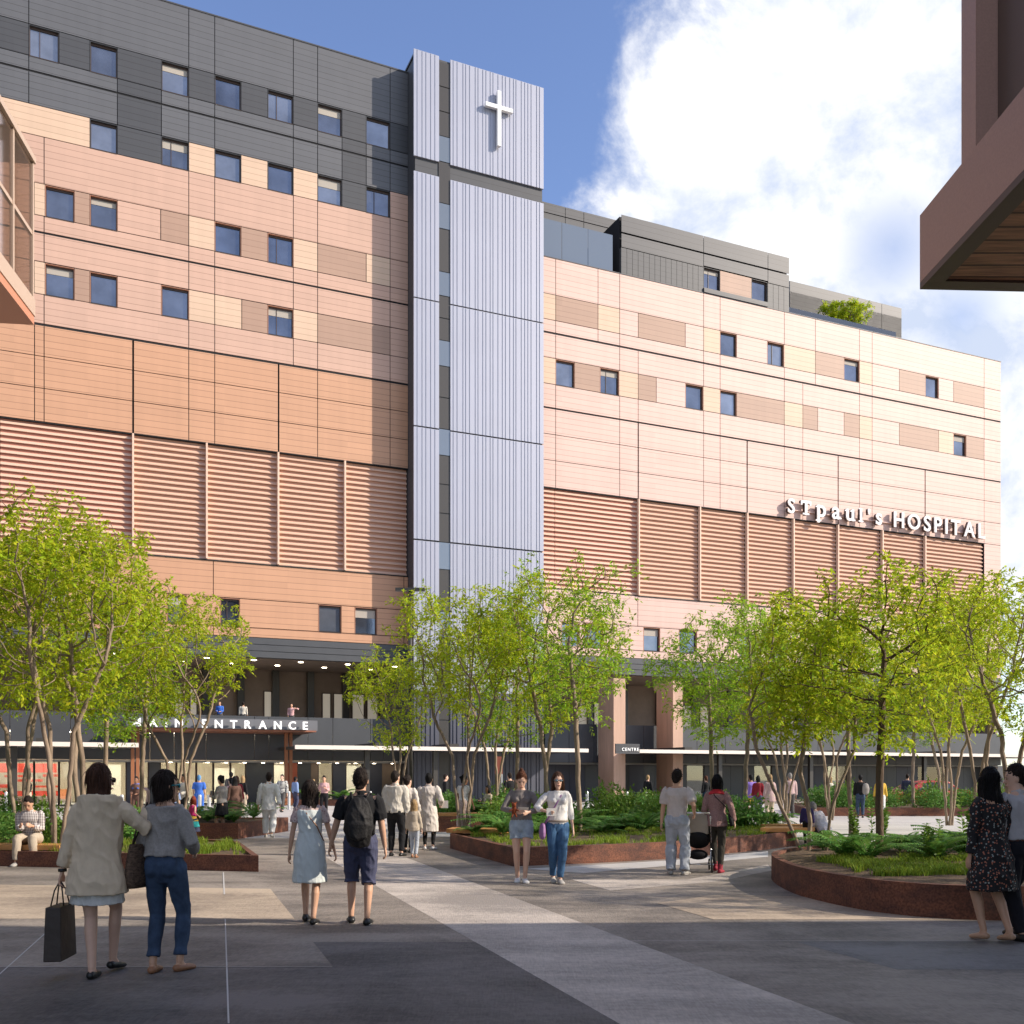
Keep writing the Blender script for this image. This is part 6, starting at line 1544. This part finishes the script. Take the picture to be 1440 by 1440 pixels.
mb = MB(); loft(mb, [((0, .04, .66), .19, .05), ((0, .0, .85), .19, .045), ((0, .0, .98), .16, .03)], 14); me = fuse(mb, .02, 2); me.name = 'seat_back'; me.materials.clear(); me.materials.append(cloth('stroller_cream', (0.42, .36, .29))); link('seat_back', me, st)
mb = MB(); loft(mb, [((0, .08, .30), .17, .09), ((0, .34, .28), .17, .09)], 12); me = fuse(mb, .02, 3); me.name = 'storage_basket'; me.materials.clear(); me.materials.append(c_black); link('storage_basket', me, st)
mb = MB(); mb.tube([(-.2, .3, .68), (-.2, .42, .82), (-.1, .47, .86), (.1, .47, .86), (.2, .42, .82), (.2, .3, .68)], .014, 8); mb.build('bumper_bar', s_blk, st, smooth=True)

# ---- couple in the shade at the right edge
F1 = person(G(1394, 1324), 0.25, 1.69, 'f', 'tan', feet=[(-0.04, 0.06, 0.02, 0.1), (0.08, -0.16, 0.04, -0.1)], hands=[(-0.22, 0.04, 0.84), (0.22, 0.10, 0.86)], headyaw=-0.2, hair=('long', h_blk), det=0, shoes=(s_nude, 'flat'),
            wear=[T('dress', c_floral, hem=0.52, flare=0.07, loose=0.022, sleeve=0.93, neck=1.41, wr=.013, cuff=.01)],
            label='woman with long black hair in dark floral dress in shade at right')
F2 = person(G(1432, 1321), 0.35, 1.72, 'm', 'light', feet=[(-0.08, -0.12, 0.0, 0.1), (0.09, 0.12, 0.02, -0.2)], hands=[(-0.24, 0.06, 0.83), (0.26, 0.04, 0.84)], headyaw=0.9, headpitch=-.15, hair=('short', h_dk), det=0, shoes=(s_blk, 'shoe'),
            wear=[T('pants', cloth('dark_trouser', (0.016, 0.016, 0.022)), len=1.0, loose=0.02, n='trousers'), T('top', cloth('pale_shirt', (0.52, 0.50, 0.52)), hem=0.985, loose=0.024, sleeve=0.97, collar=True, wr=.012)],
            label='man in pale shirt and dark trousers beside the floral dress')
mb = MB(); loft(mb, [(F2['TR'](0, 0, .975), .172, .138), (F2['TR'](0, 0, 1.01), .168, .136)], 22, capa=False, capb=False); link('belt', mesh_of(mb, 'belt', mat('brown_belt', (0.12, .05, .03), .5)), F2['e'])

# ---- group in the middle distance
H1 = person(G(556, 1204), -0.10, 1.72, 'm', 'light', feet=[(-0.09, 0.0, 0.0, 0.1), (0.13, -0.03, 0.0, -0.3)], hair=('short_m', h_dk), det=1, headyaw=-.4, shoes=(s_blk, 'shoe'), wear=[T('pants', c_black, loose=.015), T('top', c_cream, hem=.88, loose=.032, sleeve=.95, collar=True, wr=.012, loosewaist=.18)], label='man from behind in loose cream shirt and dark trousers near backpacker')
H2 = person(G(573, 1199), -0.2, 1.64, 'f', 'light', feet=[(-0.07, .05, 0, .1), (.08, -.05, 0, -.1)], hands=[(-.26, .06, .86), (.24, .1, .9)], hair=('bun', h_dk), det=1, headyaw=-.5, shoes=(s_blk, 'shoe'), wear=[T('pants', c_black, loose=.01), T('coat', c_coatw, hem=.66, loose=.028, flare=.03, sleeve=.95, wr=.012)], label='woman with dark bun in long white cardigan behind a fair haired child')
H3 = person(G(582, 1206), -0.1, 1.12, 'f', 'light', child=True, feet=[(-0.07, .08, 0, .1), (.08, -.08, 0, -.1)], hair=('long', h_bld), det=1, shoes=(s_tan, 'shoe'), wear=[T('pants', c_jean3, loose=.015), T('top', c_khaki, hem=.84, loose=.03, sleeve=.95)], label='small child with long fair hair, beige top and pale jeans', name='person')
H4 = person(G(603, 1195), -0.08, 1.68, 'm', 'light', feet=[(-0.09, .0, 0, .3), (.09, .0, 0, -.3)], hands=[(-.26, .02, .86), (.25, .18, 1.02)], hair=('short_m', h_blk), det=1, shoes=(s_wht, 'shoe'), wear=[T('pants', c_black, loose=.0), T('coat', c_coatw, hem=.42, loose=.03, flare=.05, sleeve=.93, collar=True, wr=.012, n='lab_coat')], label='person from behind in long white lab coat holding papers')
e = thing_at(H4, 'paper_sheet', 'white sheet in hand of the person in lab coat', 'paper'); p_ = H4['arms'][1][4]; mb = MB(); mb.box(p_.x-.02, p_.x+.16, p_.y+.02, p_.y+.025, p_.z-.05, p_.z+.12); link('sheet', mesh_of(mb, 'sheet', mat('paper', (0.7, .68, .65), .8), False), e)
H5 = person(G(652, 1178), -0.6, 1.66, 'f', 'brown', feet=[(-0.07, .0, 0, .1), (.08, .04, 0, -.1)], hands=[(-.22, .04, .84), (.20, .18, .86)], hair=('bun', h_blk), det=1, headyaw=-.5, shoes=(s_nude, 'shoe'), wear=[T('skirt', c_blush, hem=.30, flare=.05), T('top', c_white, hem=.98, sleeve=.3, loose=.014)], label='woman in white tee and long blush skirt by the orange bench')
H6 = person(G(378, 1178), 0.05, 1.72, 'm', 'tan', feet=[(-0.10, .1, 0, .1), (.10, -.12, .03, -.1)], hands=[(-.28, .04, .86), (.30, -.04, .86)], hair=('short_m', h_dk), det=1, shoes=(s_gry, 'shoe'), wear=[T('pants', c_white, loose=.022, tight=1.1), T('coat', c_white, hem=.74, loose=.028, sleeve=.95, flare=.02, collar=True, wr=.012, n='jacket')], label='man from behind in all white outfit walking to the entrance')
H7 = person(G(312, 1178), 1.1, 1.64, 'f', 'tan', feet=[(-0.07, .14, 0, .05), (.07, -.12, .03, -.05)], hands=[(-.10, .30, 1.15), (.10, .28, 1.12)], headpitch=-.35, hair=('bun', h_blk), det=1, shoes=(s_tan, 'shoe'), wear=[T('skirt', c_black, hem=.62, flare=.04), T('top', c_grey, hem=.95, sleeve=.85, loose=.02)], label='woman in grey top and black skirt looking at her phone')
e = thing_at(H7, 'phone', 'small dark phone held by the woman in black skirt', 'phone'); mb = MB(); mb.box(-.035, .035, .39, .40, 1.16, 1.30); mb.build('phone_body', s_blk, e); mb = MB(); mb.box(-.031, .031, .388, .3895, 1.166, 1.294); mb.build('screen', mat('screen_glass', (.03, .03, .05), .1), e)
H8 = person(G(330, 1166), 0.5, 1.62, 'f', 'tan', feet=None, hair=('long', h_blk), det=2, shoes=(s_blk, 'shoe'), wear=[T('skirt', c_brown, hem=.32, flare=.05), T('top', c_brown, hem=.9, sleeve=.9, loose=.02)], label='woman in brown top and brown skirt behind the phone user')
H9 = person((-8.95, 19.0, 0), PI+0.15, 1.72, 'm', 'tan', seat=0.44, lean=0.30, feet=[(-0.16, .42, 0, .1), (.14, .46, 0, -.1)], hands=[(-.10, .36, .72), (.10, .36, .72)], headpitch=-.6, hair=('short', h_dk), det=1, shoes=(s_gry, 'shoe'), wear=[T('pants', c_khaki, loose=.022), T('top', c_plaid, hem=.9, sleeve=.92, loose=.028, collar=True)], label='seated man in plaid shirt reading on the left planter bench')
# child in rainbow dress, standing on the ground by the small planter
H10 = person(G(271, 1184), -0.5, 1.10, 'f', 'light', child=True, feet=[(-0.06, .0, 0, .1), (.07, .03, 0, -.1)], hands=[(-.2, .08, .95), (.22, .1, 1.0)], hair=('long', h_red), headyaw=.8, headpitch=.3, det=1, shoes=(s_nude, 'shoe'), wear=[T('skirt', c_navy, hem=.40, flare=.13, top=.62), T('skirt', c_teal, hem=.58, flare=.115, top=.84), T('skirt', c_yellow, hem=.80, flare=.07, top=1.02), T('top', c_mag, hem=.98, sleeve=.0, loose=.014, n='bodice')], label='small child with red hair in tiered rainbow dress')
H11 = person(G(1135, 1190), -0.15, 1.06, 'm', 'light', child=True, feet=[(-0.06, -.02, 0, .1), (.07, .03, 0, -.1)], hair=('short', h_bld), headyaw=-.5, headpitch=-.3, det=1, shoes=(s_blk, 'shoe'), wear=[T('pants', c_black, loose=.014), T('top', cloth('navy_print', (.05, .04, .13)), hem=.88, sleeve=.95, loose=.02)], label='small child with fair hair in navy top beside the crouching person')
H12 = person(G(1159, 1189), 0.55, 1.66, 'f', 'light', seat=0.30, lean=0.55, feet=[(-0.10, .16, 0, .1), (.10, .02, .05, -.1)], hands=[(-.12, .42, .50), (.12, .40, .52)], headpitch=-.2, hair=('short', h_gry), det=1, shoes=(s_blk, 'shoe'), wear=[T('pants', c_dkgrey, loose=.012), T('top', cloth('lilac_white', (.60, .57, .60)), hem=.86, sleeve=.92, loose=.04, wr=.012, loosewaist=.18)], label='crouching grey haired person in pale shirt facing the child in navy')
# ---- far people: smaller in view, simpler
def far(u, v, face, H, sex, skin, hair_, wear, label, **k):
    return person(G(u, v), face, H, sex, skin, hair=hair_, wear=wear, shoes=(k.pop('sh', s_blk), 'shoe'), det=k.pop('det', 2), label=label, fingers=False, **k)
walk_ = [(-0.08, .16, 0, .1), (.08, -.16, .04, -.1)]
fr = [(-.12, .26, 1.06), (.12, .26, 1.08)]
far(40, 1146, -1.3, 1.68, 'f', 'light', ('short', h_dk), [T('pants', c_khaki, loose=.02), T('top', c_black, hem=.95, sleeve=.5)], 'woman in dark top and black hat walking behind the left planter', feet=walk_)
far(192, 1155, PI, 1.62, 'f', 'brown', ('short', h_dk), [T('pants', c_brown, loose=.015), T('top', c_brown, hem=.9, sleeve=.9, loose=.03), T('top', c_blue, hem=1.36, sleeve=0, neck=1.46, loose=.03, n='scarf')], 'person with bright blue scarf between the two foreground women', hands=fr)
far(243, 1170, 0.1, 1.40, 'm', 'light', ('short_m', h_dk), [T('pants', c_dkgrey, loose=.02), T('top', c_tblue, hem=.88, sleeve=.45, loose=.02)], 'boy in light blue tee next to the teal sunglasses')
far(258, 1160, 2.6, 1.70, 'm', 'brown', ('short_m', h_blk), [T('pants', c_black, loose=.02), T('top', c_cream, hem=.86, sleeve=.95, loose=.03, n='jacket')], 'man in cream jacket behind the V shaped tree', hands=fr)
far(280, 1148, 0.1, 1.68, 'm', 'tan', ('short', cloth('cap_blue', (.12, .30, .55))), [T('pants', c_blue, loose=.03), T('top', c_blue, hem=.86, sleeve=.45, loose=.03)], 'person in bright blue scrubs by the entrance glass', name_hair='surgical_cap')
far(325, 1160, 0.9, 1.58, 'f', 'light', ('bun', h_blk), [T('pants', c_black, loose=.01), T('top', c_pink, hem=.88, sleeve=.8)], 'woman in pink blouse behind the brown skirt')
far(333, 1157, 0.3, 1.64, 'f', 'light', ('long', h_brn), [T('pants', c_black, loose=.01), T('top', c_burg, hem=.84, sleeve=.95)], 'long haired woman in maroon top and black trousers')
far(341, 1147, -.4, 1.66, 'f', 'light', ('long', h_bld), [T('pants', c_khaki, loose=.02), T('top', c_black, hem=1.0, sleeve=.9)], 'blonde woman in black top and beige trousers', feet=walk_)
far(325, 1141, .2, 1.84, 'm', 'brown', ('short_m', h_blk), [T('pants', c_dkgrey, loose=.02), T('top', c_dkgrey, hem=.86, sleeve=.95, loose=.03)], 'tall man in dark clothes beside entrance door')
far(397, 1142, PI-.2, 1.72, 'm', 'light', ('short_m', h_dk), [T('pants', c_dkgrey, loose=.02), T('top', c_camo, hem=.86, sleeve=.95, loose=.035, n='jacket')], 'man in patchwork grey jacket coming from the entrance', feet=walk_)
far(415, 1138, -.8, 1.62, 'm', 'dark', ('short', h_blk), [T('pants', c_navy, loose=.02), T('top', c_tblue, hem=.86, sleeve=.95, loose=.03, n='hoodie')], 'person in pale blue hoodie facing the entrance wall')
far(456, 1149, PI, 1.66, 'f', 'tan', ('bun', h_dk), [T('pants', c_black, loose=.01), T('top', c_pink, hem=1.0, sleeve=.85)], 'woman in pink blouse and black trousers facing the plaza', hands=[(-.10, .24, 1.2), (.26, .08, .9)])
far(441, 1137, PI, 1.5, 'f', 'light', ('long', h_bld), [T('pants', c_khaki, loose=.01), T('top', c_khaki, hem=.9, sleeve=.9)], 'fair haired person in beige near brown wall panel')
far(626, 1146, -1.4, 1.72, 'm', 'light', ('short_m', h_dk), [T('pants', c_black, loose=.01), T('top', c_black, hem=.9, sleeve=.9)], 'slim person in black beside the dark tower base')
far(717, 1150, .5, 1.78, 'm', 'tan', ('short_m', h_dk), [T('pants', c_black, loose=.01), T('top', c_black, hem=.9, sleeve=.45)], 'man in black tee behind the woman with top bun', det=2)
person((-0.75, 32.6, 0.46), 2.2, 1.6, 'f', 'brown', seat=.10, feet=[(-.1, .4, 0, 0), (.1, .42, 0, 0)], hands=[(-.1, .3, .4), (.1, .3, .42)], hair=('bob', h_blk), det=2, shoes=(s_blk, 'shoe'), wear=[T('pants', c_dkgrey), T('top', c_khaki, hem=.9, sleeve=.3)], label='seated woman in khaki top among the plants left of top bun', fingers=False)
far(911, 1140, -.6, 1.70, 'f', 'light', ('short', h_bld), [T('skirt', c_black, hem=.5, flare=.01), T('coat', c_black, hem=.8, sleeve=.95, loose=.03)], 'woman in black coat between the two brown columns')
far(993, 1142, .4, 1.66, 'f', 'light', ('pony', h_aub), [T('pants', c_jean, loose=.01), T('top', c_black, hem=.9, sleeve=.9)], 'woman with ponytail in dark top by the thin tree')
far(1056, 1150, .3, 1.70, 'm', 'brown', ('short_m', h_blk), [T('pants', c_yellow, loose=.03, len=.5), T('coat', c_purple, hem=.8, sleeve=.9, loose=.04)], 'person in purple coat and yellow hem beside a trunk')
far(1066, 1151, -.3, 1.66, 'f', 'brown', ('bob', h_blk), [T('pants', c_navy, loose=.01), T('top', c_burg, hem=.86, sleeve=.9, loose=.02)], 'person in burgundy top right of purple coat')
far(1083, 1153, .2, 1.70, 'f', 'light', ('long', h_bld), [T('pants', c_khaki, loose=.03), T('top', c_mau, hem=.7, sleeve=.95, loose=.03, flare=.02)], 'fair haired person in mauve tunic and beige trousers')
far(1111, 1150, .15, 1.76, 'm', 'tan', ('short_m', h_gry), [T('pants', c_dkgrey, loose=.025), T('top', c_mau, hem=.9, sleeve=.95, loose=.035)], 'man in mauve shirt and charcoal trousers with hands at his belt', feet=[(-.12, 0, 0, .2), (.12, 0, 0, -.2)])
far(1210, 1150, -.2, 1.70, 'm', 'brown', ('short', h_blk), [T('pants', c_jean, loose=.015), T('top', c_black, hem=.9, sleeve=.9, loose=.02)], 'person in black top with grey backpack near reddish trunk')
far(1238, 1152, 2.9, 1.66, 'f', 'brown', ('bob', h_blk), [T('pants', c_white, loose=.02), T('top', c_yellow, hem=.85, sleeve=.9, loose=.02)], 'person in yellow top half hidden by the dark trunk')
far(1276, 1140, -.5, 1.76, 'm', 'tan', ('short_m', h_dk), [T('pants', c_navy, loose=.02), T('top', c_navy, hem=.9, sleeve=.9)], 'man in navy standing behind the red car roof')
far(1168, 1143, .8, 1.62, 'f', 'light', ('long', h_bld), [T('pants', c_khaki, loose=.02), T('top', c_cream, hem=.8, sleeve=.9, loose=.03)], 'blonde woman in cream left of far planter')
bp = empty('backpack', G(1213, 1150)+Vector((0.05, -0.22, 1.05)), 0, 'pale grey backpack worn by person in black top', 'backpack')
mb = MB(); loft(mb, [((0, 0, -.05), .13, .08), ((0, -.02, .12), .15, .09), ((0, 0, .28), .11, .06)], 12); me = fuse(mb, .03, 2); me.name = 'bag_body'; me.materials.clear(); me.materials.append(c_grey); link('bag_body', me, bp)
# people on the terrace behind the parapet
for s_u, top, lab, hr in ((309, c_blue, 'person in blue top with folded arms on the terrace', h_blk), (342, c_cream, 'person in white shirt seen from behind on the terrace', h_dk), (410, c_pink, 'person in pink waving on the terrace above the sign', h_dk)):
    w = bworld(fs(s_u, 0.9), 0.9, 4.5)
    person(w, (PI if top is not c_cream else 0.2), 1.62, 'm', 'tan', hair=('short_m', hr), wear=[T('pants', c_dkgrey), T('top', top, hem=.9, sleeve=.9, loose=.02)], shoes=None, det=2, label=lab, fingers=False, hands=fr if top is c_blue else ([(-.3, .1, 1.4), (.2, .1, .9)] if top is c_pink else None))

# ------------------------------------------------------------------ street furniture, sign, lamp post, car
M_stl = mat('bollard_steel', (0.62, 0.63, 0.64), 0.35, metal=0.4)
def bollard(u, v, lab):
    p = G(u, v); e = empty('bollard', p, 0, lab, 'bollard', 'pale steel bollards along the drop off')
    mb = MB(); mb.tube([(0, 0, 0), (0, 0, .86), (0, 0, .92)], [.07, .07, .05], 16); mb.build('post', M_stl, e, smooth=False)
    mb = MB(); mb.tube([(0, 0, 0), (0, 0, .015)], .10, 16); mb.build('base_ring', M_stl, e)
for u, v, l in ((171.5, 1150, 'steel bollard left of the blue scarf'), (281, 1150, 'steel bollard at the feet of the scrubs wearer'), (294, 1150, 'steel bollard left of the phone user'), (406.5, 1139, 'steel bollard right of the patchwork jacket'), (521, 1139, 'steel bollard between backpacker and cream shirt'),
                (825.6, 1140, 'steel bollard left of the first brown column'), (881.7, 1140, 'steel bollard right of the first brown column'), (909.5, 1141, 'steel bollard beside the woman in black coat'), (1060, 1140, 'steel bollard near purple coat'), (8.5, 1140, 'steel bollard at the far left by the red wall panels')): bollard(u, v, l)
lp = empty('lamp_post', G(577, 1160), 0, 'tall thin brown lamp post in front of the tower corner', 'lamp post')
mb = MB(); mb.tube([(0, 0, 0), (0, 0, 8.0)], [.085, .06], 12); mb.build('pole', M_brz, lp, smooth=True)
mb = MB(); mb.box(-.12, .12, -.12, .12, 0, .05); mb.build('base_plate', M_brz, lp)
mb = MB(); mb.box(.05, .35, -.05, .05, 5.95, 6.05); mb.box(.2, .42, -.1, .1, 5.7, 5.96); mb.build('camera_head', M_stl, lp)
mb = MB(); mb.box(-.5, .5, -.1, .1, 7.95, 8.05); mb.build('lamp_head', M_brz, lp)
sg = empty('street_sign', G(702.5, 1152), 0, 'small reddish rectangular sign on a grey pole', 'sign')
mb = MB(); mb.tube([(.08, 0, 0), (.08, 0, 2.4)], .03, 8); mb.build('pole', M_stl, sg); mb = MB(); mb.box(-.18, .12, -.04, -.031, 1.75, 2.42); mb.build('sign_panel', mat('sign_red', (.45, .14, .10), .5), sg)

def car(pos, rz, m_body, label):
    e = empty('car', pos, rz, label, 'car')
    prof = [(-2.2, .35), (-2.25, .62), (-2.1, .82), (-1.3, .92), (-0.55, 1.36), (0.3, 1.46), (1.1, 1.40), (1.75, 1.02), (2.15, .96), (2.25, .6), (2.2, .35)]
    hw_ = .86; vs = []; n = len(prof)
    for s, f in ((-1, 1.0), (1, 1.0)):
        for x, z in prof: vs.append((x, s*(hw_ - (0.20 if z > 1.0 else (0.05 if z < .4 else 0))), z))
    f_ = [tuple(range(n)), tuple(range(n, 2*n))[::-1]]+[(i, i+n, (i+1) % n+n, (i+1) % n) for i in range(n)]
    mb = MB(); mb.add(vs, f_); b = mb.build('body', m_body, e, bevel=.05)
    gm = mat('car_glass', (.04, .05, .06), .05)
    for s in (-1, 1):
        mb = MB(); y = s*(hw_-.135)
        for q in ([(-1.05, .97), (-.5, 1.30), (.2, 1.38), (.2, .97)], [(.28, .97), (.28, 1.38), (1.05, 1.32), (1.5, 1.0)]):
            mb.add([(x, s*(hw_-(0.03 if z < 1 else .17)), z) for x, z in q]+[(x, s*(hw_-(0.06 if z < 1 else .2)), z) for x, z in q], [(0, 1, 2, 3), (7, 6, 5, 4), (0, 4, 5, 1), (1, 5, 6, 2), (2, 6, 7, 3), (3, 7, 4, 0)])
        mb.build('side_window', gm, e)
    for x0, z0, x1, z1, nm in ((-1.27, .95, -.58, 1.36, 'windscreen'), (1.13, 1.40, 1.72, 1.05, 'rear_window')):
        mb = MB(); dx = -.02 if x0 < 0 else .02
        mb.add([(x0+dx, -.6, z0), (x0+dx, .6, z0), (x1+dx, .55, z1), (x1+dx, -.55, z1), (x0+dx*.2, -.6, z0), (x0+dx*.2, .6, z0), (x1+dx*.2, .55, z1), (x1+dx*.2, -.55, z1)], [(0, 1, 2, 3), (7, 6, 5, 4), (0, 4, 5, 1), (1, 5, 6, 2), (2, 6, 7, 3), (3, 7, 4, 0)]); mb.build(nm, gm, e)
    for x in (-1.4, 1.4):
        for s in (-1, 1):
            mb = MB(); mb.tube([(x, s*.70, .33), (x, s*.89, .33)], .33, 20); w_o = mb.build('wheel', s_blk, e); mb = MB(); mb.tube([(x, s*.885, .33), (x, s*.90, .33)], .2, 16); mb.build('rim', M_chr, w_o)
    for s in (-1, 1):
        mb = MB(); mb.box(-2.27, -2.12, s*.5-.16, s*.5+.16, .62, .76); mb.build('headlight', mat('lamp_glass', (.7, .7, .7), .1), e)
        mb = MB(); mb.box(2.14, 2.27, s*.6-.13, s*.6+.13, .72, .88); mb.build('tail_light', mat('tail_red', (.4, .01, .01), .2), e)
    return e
car(((1302-CX)/F*51, 51.5, 0), 0.2, mat('red_car_paint', (0.42, 0.015, 0.02), 0.2, spec=.7), 'red car parked behind the far planter hedge')
bpy.data.scenes.remove(TMP)
